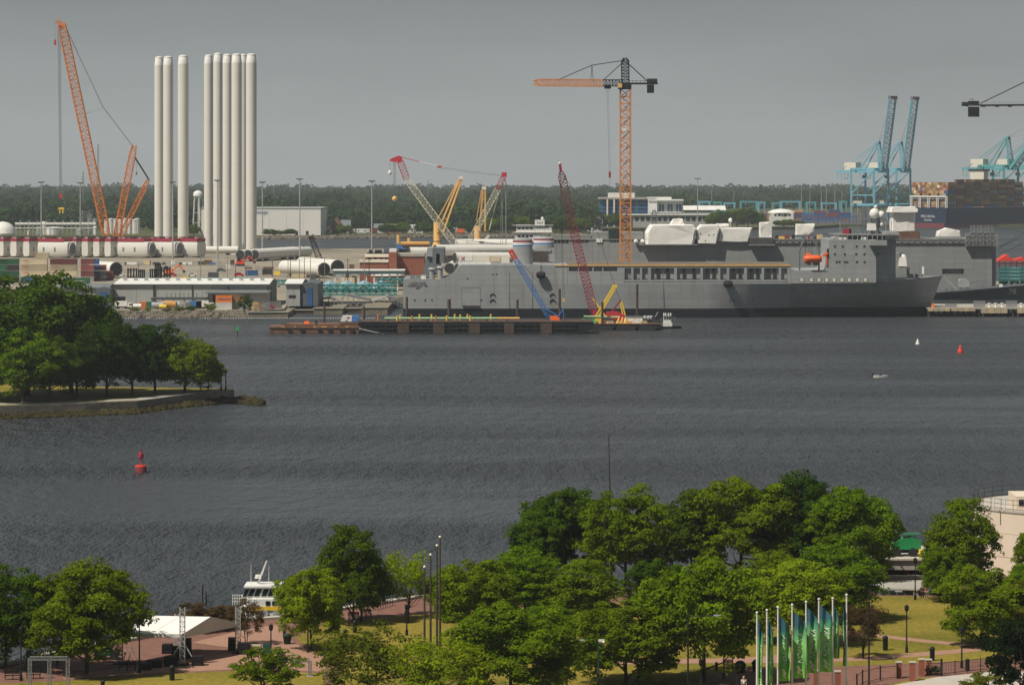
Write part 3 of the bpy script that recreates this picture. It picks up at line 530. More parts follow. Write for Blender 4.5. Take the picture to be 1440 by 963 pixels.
# offices beyond the tower crane
Y = 3000.; w = thing('glass_office', 'blue glass office block with white columns behind the tower crane', 'office building', (X(877,Y),Y,ZP))
x0, x1 = X(843,Y), X(913,Y); D = 40
MB().box(x0+1, x1-1, Y+1.5, Y+D, ZP, Z(280,Y)).build('core', 'glass_blue', w)
for k in range(4):
    za, zb = Z(302-k*5.6,Y), Z(298.6-k*5.6,Y)
    MB().box(x0, x1, Y+.8, Y+D+.5, zb, Z(296.4-k*5.6,Y)).build('spandrel', 'dblue', w)
    for j in range(14): MB().box(x0+(x1-x0)*j/14+.15, x0+(x1-x0)*(j+1)/14-.15, Y+1.2, Y+1.55, za, zb).build('pane', 'glass_blue' if j % 5 else 'teal', w)
MB().box(x0-.6, x1, Y-1.5, Y+D, Z(280.4,Y), Z(278,Y)).build('roof_slab', 'concrete', w); MB().box(X(856,Y), X(893,Y), Y+6, Y+26, Z(278,Y)+.01, Z(271.5,Y)).build('penthouse', 'white', w)
for px in (854, 863.5): MB().box(X(px,Y)-.7, X(px,Y)+.7, Y-1.4, Y, ZP, Z(280.5,Y)).build('column', 'white', w)
Y = 2985.; w = thing('white_office', 'white office block with tall dark windows joined to the glass office', 'office building', (X(936,Y),Y,ZP))
MB().box(X(912,Y), X(924,Y), Y, Y+38, ZP, Z(281,Y)).build('wall', 'white', w); MB().box(X(924.2,Y), X(961,Y), Y+3, Y+40, ZP, Z(283,Y)).build('facade', 'wall_grey', w)
MB().box(X(911.5,Y), X(961.5,Y), Y-1, Y+42, Z(282.5,Y), Z(281,Y)).build('roof', 'roof_white', w); MB().box(X(912,Y), X(945,Y), Y+10, Y+36, Z(281,Y)+.01, Z(277.5,Y)).build('penthouse', 'white', w)
for px in (927, 939, 951):
    f = MB().box(X(px,Y), X(px+7,Y), Y+2.4, Y+3.2, Z(297.5,Y), Z(287.5,Y)).build('window', 'glass_blue', w); MB().box(X(px+3.4,Y), X(px+3.7,Y), Y+2.2, Y+2.5, Z(297.5,Y), Z(287.5,Y)).build('mullion', 'white', f)
MB().box(X(925,Y), X(958,Y), Y-3, Y+2.9, Z(299.5,Y), Z(298,Y)).build('canopy', 'roof_white', w)
for px in range(926, 960, 6): MB().box(X(px,Y), X(px,Y)+.6, Y-2.8, Y-2.2, ZP, Z(299.5,Y)).build('column', 'white', w)
Y = 2960.; w = thing('low_office', 'long low white building with a dark window band in front of the offices', 'building', (X(925,Y),Y,ZP))
MB().box(X(890,Y), X(1000,Y), Y, Y+18, ZP, Z(303,Y)).build('wall', 'wall_grey', w); MB().box(X(871,Y), X(1001,Y), Y-1.5, Y+18.5, Z(302.8,Y), Z(301.3,Y)).build('roof', 'roof_white', w)
for px in range(893, 997, 8): MB().box(X(px,Y), X(px+5,Y), Y-.1, Y+.3, Z(311,Y), Z(305,Y)).build('window', 'glass_dark', w)
Y = 3050.; w = thing('long_shed', 'long white roofed shed right of the white office', 'shed', (X(980,Y),Y,ZP))
MB().box(X(961,Y), X(1002,Y), Y, Y+26, ZP, Z(296,Y)).build('wall', 'wall_grey', w); gable(MB(), X(960,Y), X(1021,Y), Y-1, Y+27, ZP, Z(295.5,Y), Z(289.5,Y)).build('roof', 'roof_white', w)
for px in range(965, 1000, 7): MB().box(X(px,Y), X(px+4,Y), Y-.1, Y+.3, ZP, Z(301,Y)).build('door', 'slate', w)
Y = 3030.; w = thing('pavilion', 'white pavilion with a shallow dome roof beside the port gantries', 'pavilion', (X(1100,Y),Y,ZP))
MB().box(X(1084,Y), X(1116,Y), Y, Y+20, ZP, Z(299.5,Y)).build('wall', 'white', w); MB().lathe((X(1100,Y),Y+10,Z(299.4,Y)), [(13,0),(12.4,.8),(9,2.4),(4,3.4),(.1,3.7)], 24, 1, .9).build('roof', 'roof_white', w, True)
for px in (1089, 1094, 1103, 1109): MB().box(X(px,Y), X(px+3,Y), Y-.1, Y+.3, Z(304,Y), Z(301,Y)).build('window', 'glass_dark', w)
# high mast lights
hm = local('high_mast_light', 'tall lighting mast', 'light mast', 'tall lighting masts')
MB().tube((0,0,0),(0,0,1),.55,.28,8).build('pole', 'galv', hm)
def high_mast(px, top, Y, label, z=ZP, wid=8.):
    h = Z(top,Y)-z; o = thing('high_mast_light', label, 'light mast', (X(px,Y),Y,z), 'tall lighting masts'); MB().tube((X(px,Y),Y,z),(X(px,Y),Y,z+h),.5,.28,8).build('pole', 'galv', o)
    a = wid/2*S(Y); MB().bar((X(px,Y)-a,Y,z+h-.4),(X(px,Y)+a,Y,z+h-.4),.35).build('crossarm', 'steel', o)
    for k in range(6): MB().cbox((X(px,Y)-a+2*a*k/5,Y-.3,z+h-.3),(.9,.7,.55)).build('floodlight', 'steel', o)
for a in ((58,256,1990,'lighting mast left of the orange crane hook'),(113,257,1990,'lighting mast between the hook line and the orange boom'),(243,256,1880,'lighting mast in front of the left group of white towers'),(306,253.5,1880,'lighting mast in front of the right group of white towers'),(369,256,1900,'lighting mast just right of the white towers'),(421.5,251.5,1900,'lighting mast in front of the white warehouse'),(523,254.5,1880,'lighting mast midway between towers and red crane'),(981,251,2600,'lighting mast right of the white wrapped deck structures')): high_mast(*a)
for k in hm.children: bpy.data.objects.remove(k)
bpy.data.objects.remove(hm)
for i, px in enumerate((1127,1139,1155,1162,1174,1184,1206,1001,1032)):
    high_mast(px, 262+3*(i % 3), 3900+30*i, 'port lighting mast, %s from the left beyond the container rows' % ['third','fourth','fifth','sixth','seventh','eighth','ninth','first','second'][i], ZP, 7)
# port gantries and container rows
def rtg(px, wpx, Y, label, top=284, m='sts2'):
    s = S(Y); x, a, zt = X(px,Y), wpx*s/2, Z(top,Y); t = thing('yard_gantry', label, 'gantry crane', (x,Y,ZP), 'blue yard gantries in the port')
    for dx in (-a, a):
        for dy in (0, 9): MB().box(x+dx-.7, x+dx+.7, Y+dy-.7, Y+dy+.7, ZP, zt-1.4).build('leg', m, t)
        MB().bar((x+dx,Y,ZP+1),(x+dx,Y+9,ZP+1),1.2).build('sill_beam', m, t)
    for dy in (0, 9): MB().bar((x-a-1,Y+dy,zt-.7),(x+a+1,Y+dy,zt-.7),1.2,1.6).build('girder', m, t)
    MB().box(x-a*.4, x-a*.4+4, Y+1, Y+8, zt-4.5, zt-1.5).build('trolley', 'galv', t); MB().box(x-a*.4+.8, x-a*.4+3, Y+2, Y+4.5, zt-7, zt-4.5).build('cabin', 'glass_dark', t)
for i, (px, w, Y) in enumerate(((991,14,3150),(1009,10,3400),(1026,14,3500),(1053,22,3600),(1071,8,3500),(1092,10,3550),(1112,26,3650),(1141,12,3600),(1166,20,3700),(1186,8,3500))):
    rtg(px, w, Y, 'blue yard gantry, %s from the left behind the container rows' % ['first','second','third','fourth','fifth','sixth','seventh','eighth','ninth','tenth'][i], 283+i % 3, 'sts2' if i % 2 else 'sts')
def container_mesh(L):
    q = MB(); w, h = 2.44, 2.59
    q.box(-L/2+.05, L/2-.05, -w/2+.05, w/2-.05, .08, h-.04)
    for x in (-L/2, L/2-.16):
        for y in (-w/2, w/2-.16): q.box(x, x+.16, y, y+.16, 0, h)
    for y in (-w/2, w/2-.1): q.box(-L/2+.16, L/2-.16, y+.001, y+.1, 0, .16); q.box(-L/2+.16, L/2-.16, y+.001, y+.1, h-.12, h)
    n = int(L/.9)
    for k in range(n):
        x = -L/2+.3+(L-.6)*(k+.25)/n; q.box(x, x+(L-.6)/n*.5, -w/2+.012, -w/2+.06, .16, h-.12)
    for y in (-.9,-.3,.3,.9): q.box(L/2-.04, L/2+.02, y-.04, y+.04, .1, h-.1)
    me = bpy.data.meshes.new('shipping_container'); me.from_pydata(q.v, [], q.f); me.update(); _recalc(me); return me
CMESH = {}
def container(x, y, z, m, label, group, L=12.19, rz=0, name='shipping_container', sc=1):
    if (L, m) not in CMESH:
        if L not in CMESH: CMESH[L] = container_mesh(L)
        c = CMESH[L].copy(); c.materials.append(M[m]); CMESH[(L, m)] = c
    o = bpy.data.objects.new(name, CMESH[(L, m)]); COL.objects.link(o); o.location = (x,y,z); o.rotation_euler = (0,0,rz)
    return tag(o, label, 'container', group)
rg = random.Random(5); names = {'box_maroon':'dark red','box_brown':'brown','box_gold':'ochre','box_green':'green','box_blue':'blue','box_grey':'grey','box_beige':'beige','box_white':'white','box_orange':'orange','box_black':'black'}
ORD = ['first','second','third','fourth','fifth','sixth','seventh','eighth','ninth','tenth','eleventh','twelfth','thirteenth','fourteenth','fifteenth','sixteenth','seventeenth','eighteenth','nineteenth','twentieth']
BK = ['box_maroon','box_maroon','box_blue','box_brown','box_gold','box_orange','box_blue','box_maroon']
for r, (Y, p0, p1) in enumerate(((3330,1034,1086),(3360,1118,1196),(3420,1000,1198),(3440,1280,1300))):
    px = p0; ci = 0
    while px < p1:
        for k in range(rg.choice((2,3,3,4))):
            m = rg.choice(BK) if r < 3 else 'box_maroon'
            container(X(px,Y), Y, ZP+.05+k*2.6, m, '%s container, %s tier of %s stack from the left, %s port row' % (names[m], ORD[k], ORD[ci], ['near left','near right','far','right hand'][r]), 'containers in the port rows')
        px += 12.5/S(Y)+.6; ci += 1
# low blue fence of straddle racks in front of the container rows
for i in range(9):
    Y = 3200.; px = 1112+i*11; t = thing('rack_frame', 'low blue steel rack, %s from the left along the port edge' % ['first','second','third','fourth','fifth','sixth','seventh','eighth','ninth'][i], 'rack', (X(px,Y),Y,ZP), 'low blue racks along the port edge')
    for dx in (-3.2, 0, 3.2): MB().box(X(px,Y)+dx-.25, X(px,Y)+dx+.25, Y-.25, Y+.25, ZP, ZP+6).build('post', 'dblue', t)
    MB().box(X(px,Y)-3.6, X(px,Y)+3.6, Y-.4, Y+.4, ZP+6, ZP+6.8).build('beam', 'dblue', t)
# ------------------------------------------------------------------ ship-to-shore cranes
def sts(px, Y, label, boom, k=1., m='sts'):
    """u = towards the water (boom), v = along the quay; built round the landside front leg"""
    t = thing('quay_crane', label, 'quay crane', (X(px,Y),Y,ZP), 'blue quay cranes'); c, s_ = math.cos(R(-44)), math.sin(R(-44)); x0 = X(px,Y)
    def W(u, v, z): return (x0+(u*c-v*s_)*k, Y+(u*s_+v*c)*k, ZP+z*k)
    V = 24
    for u in (0, 30):
        for v in (0, V): MB().bar(W(u,v,0),W(u,v,54),1.9*k,2.2*k).build('leg', m, t)
        MB().bar(W(u,0,15),W(u,V,15),1.6*k,2.4*k).build('sill_beam', m, t); MB().bar(W(u,0,52.6),W(u,V,52.6),1.6*k,2.4*k).build('portal_beam', m, t)
        q = MB(); q.bar(W(u,0,15),W(u,V/2,26),.7*k); q.bar(W(u,V,15),W(u,V/2,26),.7*k); q.bar(W(u,0,26),W(u,V,26),1.1*k); q.build('cross_brace', m, t)
    for v in (0, V):
        MB().bar(W(0,v,16),W(30,v,16),1.5*k,2.2*k).build('tie_beam', m, t); MB().bar(W(0,v,26),W(30,v,26),1.*k).build('tie_beam', m, t); MB().bar(W(0,v,27),W(29,v,51),1.1*k).build('diagonal', m, t)
        MB().bar(W(0,v,53.2),W(30,v,53.2),1.5*k,2.2*k).build('top_beam', m, t)
    for v in (V/2-3.5, V/2+3.5): MB().bar(W(-26,v,50.4),W(33,v,50.4),1.5*k,2.4*k).build('girder', m, t)
    q = MB()
    for u in range(-26, 33, 5): q.bar(W(u,V/2-3.5,50.6),W(u,V/2+3.5,50.6),.8*k)
    q.build('girder_ties', m, t)
    for v in (V/2-4.6, V/2+4.6):
        MB().bar(W(30,v,54),W(27,V/2+(v-V/2)*.4,82),1.4*k).build('a_frame_leg', m, t); MB().bar(W(27,V/2+(v-V/2)*.4,82),W(6,v,53),1.*k).build('a_frame_leg', m, t)
        MB().bar(W(27,V/2+(v-V/2)*.4,82),W(-18,v,52),.55*k).build('back_stay', m, t)
    q = MB(); q.bar(W(27,V/2-2,80),W(27,V/2+2,80),2.2*k,3*k); q.build('apex', 'maroon', t)
    MB().lattice(W(29.4,V/2,55),W(27,V/2,80),4*k,3*k,5,.25*k).build('mast_lattice', m, t)
    a = R(boom); L = 78
    def B(d, v, o=0): return W(33+d*math.cos(a)-o*math.sin(a), V/2+v, 51+d*math.sin(a)+o*math.cos(a))
    for v in (-5, 5): MB().bar(B(0,v),B(L,v),2.2*k,2.8*k).build('boom_girder', m, t)
    q = MB()
    for i in range(14):
        d = 2+i*5.3; q.bar(B(d,-5),B(d,5),.7*k); q.bar(B(d,-5),B(min(d+5.3,L),5),.5*k); 
        if i < 11: q.bar(B(d,-2.6,2.6),B(d+5.3,-2.6,2.6),.5*k); q.bar(B(d,2.6,2.6),B(d+5.3,2.6,2.6),.5*k); q.bar(B(d,-2.6,2.6),B(d+2.6,-2.6,0),.4*k); q.bar(B(d,2.6,2.6),B(d+2.6,2.6,0),.4*k)
    q.build('boom_truss', 'steel', t); MB().bar(B(L-1,-5.6),B(L-1,5.6),3.6*k,3.2*k).build('boom_tip', 'maroon', t)
    hx = [W(-15,V/2-4.5,52),W(0,V/2-4.5,52),W(0,V/2+4.5,52),W(-15,V/2+4.5,52)]; MB().prism([(p[0],p[1]) for p in hx], hx[0][2], hx[0][2]+8*k).build('machinery_house', 'cream', t)
    q = MB()
    for u in (-25,-16): 
        for v in (V/2-3, V/2+3): q.bar(W(u,v,50),W(u,v,43),.5*k)
    q.bar(W(-25,V/2-3,43),W(-16,V/2-3,43),.6*k); q.bar(W(-25,V/2+3,43),W(-16,V/2+3,43),.6*k); q.build('service_platform', m, t)
    q = MB(); q.bar(W(8,V/2-2,45),W(8,V/2+2,45),3*k,3*k); q.build('operator_cab', 'glass_dark', t)
    for d in (L*.55, L*.95): MB().bar(W(27,V/2,82),B(d,0,1),.3*k).build('forestay', 'steel', t)
    MB().box(W(2,0,16)[0], W(2,0,16)[0]+9*k, W(8,0,0)[1]-1, W(8,0,0)[1]+3, ZP+17.2*k, ZP+20*k).build('electrical_house', 'cream', t)
sts(1197, 3400, 'nearer of the two blue quay cranes with raised booms', 81); sts(1228.5, 3434, 'farther of the two blue quay cranes with raised booms', 81)
sts(1376, 3400, 'teal quay crane above the container ship with its boom half raised', 47, 1.06, 'sts2'); sts(1412, 3438, 'teal quay crane cut by the right edge of the picture', 47, 1.06, 'sts2')
# ------------------------------------------------------------------ container ship
Y0 = 3060.; x0 = X(1331,Y0); ph = R(46); c, s_ = math.cos(ph), math.sin(ph)
def W(s, t, z): return (x0+s*c-t*s_, Y0+s*s_+t*c, z)
cs = thing('container_ship', 'navy hulled container ship loaded high below the teal quay cranes', 'container ship', (x0,Y0,0)); BM = 43.; zd = Z(292.5,Y0)
q = MB(); st = []
for s in (0, 4, 30, 150, 300):
    i = 1.2 if s == 0 else 0
    st.append([W(s,i,-1),W(s,0 if s else .6,9),W(s,0,zd),W(s,BM,zd),W(s,BM if s else BM-.6,9),W(s,BM-i,-1)])
q.loft(st).build('hull', 'navy', cs)
q = MB(); q.add([W(-.05,3,-.5),W(-.05,BM-3,-.5),W(-.05,BM-3,4.5),W(-.05,3,4.5)],[(0,1,2,3)]); q.add([W(-.02,-.06,-.5),W(300,-.06,-.5),W(300,-.06,3.8),W(-.02,-.06,3.8)],[(0,1,2,3)]); q.build('boot_topping', 'maroon', cs)
for b, z, sz in (('MSC ROSA', zd-9.2, 3.4), ('PANAMA', zd-12.4, 2.2)): text('ship_name', b, sz, W(-.25, BM/2, z), 'white', cs, (R(90),0,ph-R(90)))
# white lashing frame over the stern
for k in range(5):
    t_ = 1+k*(BM-2)/4; a = MB()
    for dt in (-.9,.9): a.bar(W(1,t_+dt,zd),W(1,t_+dt,Z(276.5,Y0)),.8)
    a.build('lashing_post', 'white', cs)
MB().bar(W(1,0,Z(276.5,Y0)),W(1,BM,Z(276.5,Y0)),1.6,1.2).build('lashing_beam', 'white', cs); MB().bar(W(1.4,0,Z(279.5,Y0)),W(1.4,BM,Z(279.5,Y0)),.8,.6).build('lashing_beam', 'galv', cs)
for b in range(1, 9): 
    a = MB(); a.lattice(W(1.5+b*13.6-.7,.6,zd),W(1.5+b*13.6-.7,.6,zd+13),1.,1.2,5,.12); a.build('lashing_bridge', 'galv', cs)
MB().prism([W(80,15,0)[:2],W(87,15,0)[:2],W(87,31,0)[:2],W(80,31,0)[:2]], zd, Z(244,Y0)+2).build('bridge', 'cream', cs)
MB().prism([W(79.5,13,0)[:2],W(87,13,0)[:2],W(87,33,0)[:2],W(79.5,33,0)[:2]], Z(244,Y0)+2.1, Z(244,Y0)+4.1).build('wheelhouse', 'dark', cs)
MB().tube(W(84,22,Z(244,Y0)+4.1),W(84,22,Z(244,Y0)+8),.6).build('mast', 'steel', cs)
rg = random.Random(9); BC = ['box_gold']*5+['box_brown']*4+['box_maroon']*4+['box_beige','box_blue','box_gold']; nt = 17; gA, gB = 'containers across the stern of the container ship', 'containers along the side of the container ship'
for col in range(nt):
    for tr in range(9):
        if tr < 5 and col % 4 == 0: continue
        m = rg.choice(BC) if tr >= 5 else rg.choice(['box_brown','box_gold','box_grey'])
        container(*W(8.6, 1.3+2.5*col, zd+.5+tr*2.62), m, '%s container, %s column from the right, %s tier across the ship stern' % (names[m], ORD[col], ORD[tr]), gA, rz=ph)
tg = ['bottom','second','third','fourth','fifth','sixth','seventh','eighth','ninth','tenth']
for b in range(1, 9):
    for tr in range(10 if b < 8 else 9):
        m = rg.choice(BC) if tr >= 6 else rg.choice(['box_brown','box_grey','box_gold','box_brown','box_maroon','box_blue','box_maroon'])
        container(*W(8.6+13.6*b, 1.3, zd+.5+tr*2.62), m, '%s container, %s tier of the %s side bay of the loaded ship' % (names[m], ORD[tr], ORD[b-1]), gB, rz=ph)
# ------------------------------------------------------------------ shipyard on the left: towers, nacelles, cranes, stacks, sheds
def tower(px, py, wpx, top, label, group):
    Y = YG(py, ZP); s = S(Y); x, r, zt = X(px,Y), wpx*s/2, Z(top,Y); h = zt-ZP; t = thing('turbine_tower', label, 'turbine tower', (x,Y,ZP), group)
    n = 40; e = .045*h
    for a, b in ((0,.33),(.33,.66),(.66,.0)):
        za, zb = h*a, h*b if b else h-e; MB().lathe((x,Y,ZP), [(r,za+.06),(r,zb-.02)], n).build('section', 'tower_white', t, True)
    for f in (.33,.66): MB().lathe((x,Y,ZP), [(r+.05,h*f-.12),(r+.05,h*f+.12)], n).build('flange', 'tower_white', t)
    MB().lathe((x,Y,ZP), [(r,h-e),(r*.99,h-e+.3),(r*.84,h-1.1),(r*.80,h-.9)], n).build('taper', 'white', t, True)
    MB().lathe((x,Y,ZP+h-.9), [(r*.86,0),(r*.84,.5),(r*.5,.95),(.05,1.1)], n).build('cap', 'white', t, True)
    MB().box(x-.5, x+.5, Y-r-.12, Y-r+.6, ZP+.6, ZP+3).build('door', 'galv', t)
gl, gr = 'left group of white turbine towers', 'right group of white turbine towers'
for px, py, w, tp, l in ((223.5,354,12.5,80,'leftmost tower of the left group'),(236.5,356,14,79.5,'middle tower of the left group'),(257.6,352,15.2,78,'tower standing apart at the right of the left group')): tower(px, py, w, tp, 'white turbine '+l, gl)
for px, py, w, tp, l in ((293.2,352,12.6,77.5,'leftmost tower of the right group'),(306.5,353,13,75,'second tower from the left in the right group'),(319.5,354,13,76.5,'third tower from the left in the right group'),(332.8,358,14.6,76,'nearest and widest tower of the right group'),(342,348.5,12.5,76.5,'tower mostly hidden in the right group'),(353.4,355,15,76,'rightmost tower of the right group')): tower(px, py, w, tp, 'white turbine '+l, gr)
# nacelles
NH = 11.4
def nacelle(px, py, rz, L, label, k=1.):
    Y = YG(py, ZP); t = thing('turbine_nacelle', label, 'nacelle', (X(px,Y),Y,ZP), 'white nacelles with red roof frames'); t.rotation_euler = (0,0,rz); t.scale = (k, k*(.5 if rz == R(62) else 1), k); WORG[t.name] = (0,0,0)
    w, h = 9.6, 9.0; b0 = .6
    prof = [(-w*.38,b0),(w*.38,b0),(w*.5,b0+1.8),(w*.5,b0+h*.78),(w*.42,b0+h),(-w*.42,b0+h),(-w*.5,b0+h*.78),(-w*.5,b0+1.8)]
    q = MB(); sec = [(-L/2,.93),(-L/2+.8,1.),(L/2-2.6,1.),(L/2-.4,.90)]
    q.loft([[(x, y*f, b0+(z-b0)*f+(1-f)*h*.5) for y, z in prof] for x, f in sec]).build('body', 'tower_white', t, True)
    q = MB(); c = (L/2-.3, 0, b0+h*.52); n = 24
    ring = lambda x, r: [(x, r*math.cos(2*math.pi*i/n), c[2]+r*math.sin(2*math.pi*i/n)) for i in range(n)]
    q.loft([ring(L/2-1.2,3.7), ring(L/2+.5,3.6), ring(L/2+.5,3.1), ring(L/2-.2,3.0)], caps=False).build('hub_flange', 'galv', t, True); MB().loft([ring(L/2-.3,3.05), ring(L/2-.1,3.0)]).build('hub_cover', 'slate', t)
    MB().box(-L/2+.2, L/2-2.8, -w*.46, w*.46, b0+h+.01, b0+h+1.7).build('roof_frame', 'redw', t)
    q = MB()
    for i in range(int(L/1.6)):
        for s in (-1,1): q.box(-L/2+.4+i*1.55, -L/2+.55+i*1.55, s*w*.45-.07, s*w*.45+.07, b0+h+1.7, b0+h+2.7)
    for s in (-1,1): q.bar((-L/2+.3,s*w*.45,b0+h+2.6),(L/2-3,s*w*.45,b0+h+2.6),.12)
    q.build('railing', 'maroon', t, kind='stuff')
    for i in range(3): MB().box(-L/2+1.5+i*L*.27, -L/2+3.5+i*L*.27, -2, 2, b0+h+1.71, b0+h+2.5+.3*(i == 1)).build('roof_unit', 'galv' if i != 1 else 'dark', t)
    for x in (-L*.32, L*.05): MB().box(x, x+1.2, -w*.5-.05, -w*.5+.1, b0+3., b0+5.6).build('hatch', 'slate', t)
    for x in (-L*.36, L*.26): MB().box(x, x+1.6, -w*.36, w*.36, 0, b0+.5).build('cradle', 'dark', t)
    return t
for i, (px, py, rz, L) in enumerate(((-6,361.5,62,20),(15,361.6,62,20),(33,361.7,62,20),(51,361.8,62,20),(80,362.5,-25,21),(117,361.7,62,20),(133,361.8,62,20),(149,361.9,62,20),(165,362.0,62,20),(192,362.5,-25,21),(232,362.2,-30,21),(264,362,150,20))):
    nacelle(px, py, R(rz), L, 'white nacelle with red roof frame, %s in the row from the left edge' % ['first','second','third','fourth','fifth','sixth','seventh','eighth','ninth','tenth','eleventh','twelfth'][i])
# lying tower sections
def section(p, q, r, label, m='tower_white', end='dark', both=False):
    p, q = Vector(p), Vector(q); d = (q-p).normalized(); t = thing('tower_section', label, 'tower section', ((p+q)/2).xy.to_3d()+Vector((0,0,p.z-r)), 'tower sections lying in the yard')
    k = 4
    for i in range(k): MB().tube(p.lerp(q,i/k)+d*.05, p.lerp(q,(i+1)/k)-d*.05, r, n=28).build('can', m, t, True)
    for i in range(1, k): MB().tube(p.lerp(q,i/k)-d*.15, p.lerp(q,i/k)+d*.15, r+.07, n=28).build('flange', m, t)
    for e, s in ((p,-1),)+(((q,1),) if both else ()):
        MB().tube(e+d*s*.05, e+d*s*.25, r*1.0, n=28).build('end_ring', 'galv', t); MB().tube(e+d*s*.2, e+d*s*.32, r*.93, n=28).build('end_cover', end, t)
    for f in (.2, .8): c = p.lerp(q, f); MB().cbox((c.x,c.y,c.z-r-1.0),(2.2,2.2,1.6),math.atan2(d.y,d.x)).build('cradle', 'tarp_dark', t)
    return t
def lay(px, cy, Y, rpx, px2, Y2, label, **k):      # end disc at (px, cy), far end at px2
    r = rpx*S(Y); z = ZP+1+r; section((X(px,Y),Y,z),(X(px2,Y2),Y2,z), r, label, **k)
for px, l in ((338,'left'),(349,'middle'),(358.5,'right')): lay(px, 0, 1850, 7.0, px+75, 1925, '%s one of three stacked-looking tower sections at the foot of the towers' % l)
lay(455.5, 0, 1560, 9.6, 400, 1600, 'nearest big tower section with its dark cover facing right'); lay(474.5, 0, 1590, 10.2, 425, 1640, 'second big tower section behind the nearest one')
lay(163, 0, 1560, 10, 133, 1580, 'short white tower section behind the container stacks'); lay(335, 0, 1990, 5, 262, 1990, 'slim white section left of the three dark ends')
lay(584, 0, 1650, 7, 603, 1780, 'white section with dark end left behind the grey stern ramp'); lay(597.5, 0, 1650, 7, 612, 1760, 'white section with dark end just behind the grey stern ramp')
lay(632, 0, 1600, 7.6, 655, 1760, 'white section with dark end right of the grey stern ramp'); lay(645, 0, 1600, 7.4, 668, 1760, 'white section with dark end under the cream containers'); 
r_ = 3.4; section((X(612,1700),1700,Z(352,1700)),(X(722,1720),1720,Z(352,1720)), 2.9, 'long white section lying across on top above the dark ended sections'); section((X(640,1870),1870,Z(344,1870)),(X(724,1870),1870,Z(344,1870)), 3.2, 'long white section on deck of the amber crane ship')
# ------------------------------------------------------------------ big orange crawler crane
Y = 2110.; g = lambda px, py, dy=0: (X(px,Y), Y+dy, Z(py,Y)); t = thing('crawler_crane', 'huge orange lattice crawler crane left of the white towers', 'crane', g(156,240+51.5/Y*F))
MB().lattice(g(153,346),g(87,34),5.2,5.0,52,.26,ends=(.5,.8)).build('boom', 'orange', t)
MB().lattice(g(161,346),g(189,204),3.8,4.0,24,.24,ends=(.5,.6)).build('derrick_mast', 'orange', t); MB().lattice(g(163,346),g(209,252),2.8,3.4,18,.22,ends=(.5,.4)).build('back_mast', 'orange', t)
q = MB().lattice(g(90,35),g(79,30),2.2,2.2,3,.2); q.bar(g(88,40),g(79,30),.5); q.build('tip_jib', 'orange', t); MB().box(g(84,0)[0],g(92,0)[0],Y-1.6,Y+1.6,Z(40,Y),Z(34,Y)).build('boom_head', 'orange', t)
for dy in (-2,2): MB().path([g(91,36,dy),g(145,151,dy),g(190,210,dy)],.14).build('pendant', 'steel', t); MB().path([g(190,222,dy),g(209,252,dy)],.34).build('pendant', 'black', t)
MB().tube(g(117,162),g(145,151),.16,n=5).build('pendant_strut', 'steel', t)
for dx in (-.8,-.25,.3,.85): MB().tube((g(83,38)[0]+dx,Y,g(83,38)[2]),(g(85.5,0)[0]+dx*.8,Y,Z(273,Y)),.12,n=5).build('hoist_rope', 'slate', t)
h = MB().box(g(83.6,0)[0],g(87.6,0)[0],Y-.8,Y+.8,Z(279,Y),Z(273,Y)).build('hook_block', 'red', t); MB().path([g(85.5,279),g(84,292)],.1).build('sling', 'dark', h); MB().path([g(85.5,279),g(87.6,292)],.1).build('sling', 'dark', h)
MB().box(g(82.4,0)[0],g(90.2,0)[0],Y-.9,Y+.9,Z(294.5,Y),Z(292,Y)).box(g(83.4,0)[0],g(85,0)[0],Y-.6,Y+.6,Z(300,Y),Z(294.5,Y)).box(g(87.6,0)[0],g(89.2,0)[0],Y-.6,Y+.6,Z(300,Y),Z(294.5,Y)).build('spreader', 'yellow', t)
MB().tube(g(77.6,30),g(77.6,56),.09,n=5).build('auxiliary_rope', 'steel', t); MB().cbox((X(77.6,Y),Y,Z(64,Y)),(1.3,1.,3.6)).build('auxiliary_hook', 'red', t); MB().tube(g(192,222),g(192,242),.08,n=5).build('auxiliary_rope', 'steel', t); MB().cbox((X(192,Y),Y,Z(246,Y)),(.9,.9,1.8)).build('auxiliary_hook', 'steel', t)
x = X(158,Y); MB().box(x-7,x+12,Y-3.5,Y+3.5,ZP+3,ZP+8).build('machinery_deck', 'orange', t); MB().box(x-8,x-4,Y-5.5,Y-3.2,ZP+3,ZP+6.4).build('cab', 'cream', t); MB().box(x+12.2,x+17,Y-5,Y+5,ZP+2.6,ZP+9).build('counterweight', 'dark', t)
for s in (-1,1): MB().vprism([(x-9,ZP+1.2),(x-7.6,ZP),(x+7.6,ZP),(x+9,ZP+1.2),(x+7.8,ZP+2.8),(x-7.8,ZP+2.8)],Y+s*6-1.1,Y+s*6+1.1).build('track', 'dark', t)
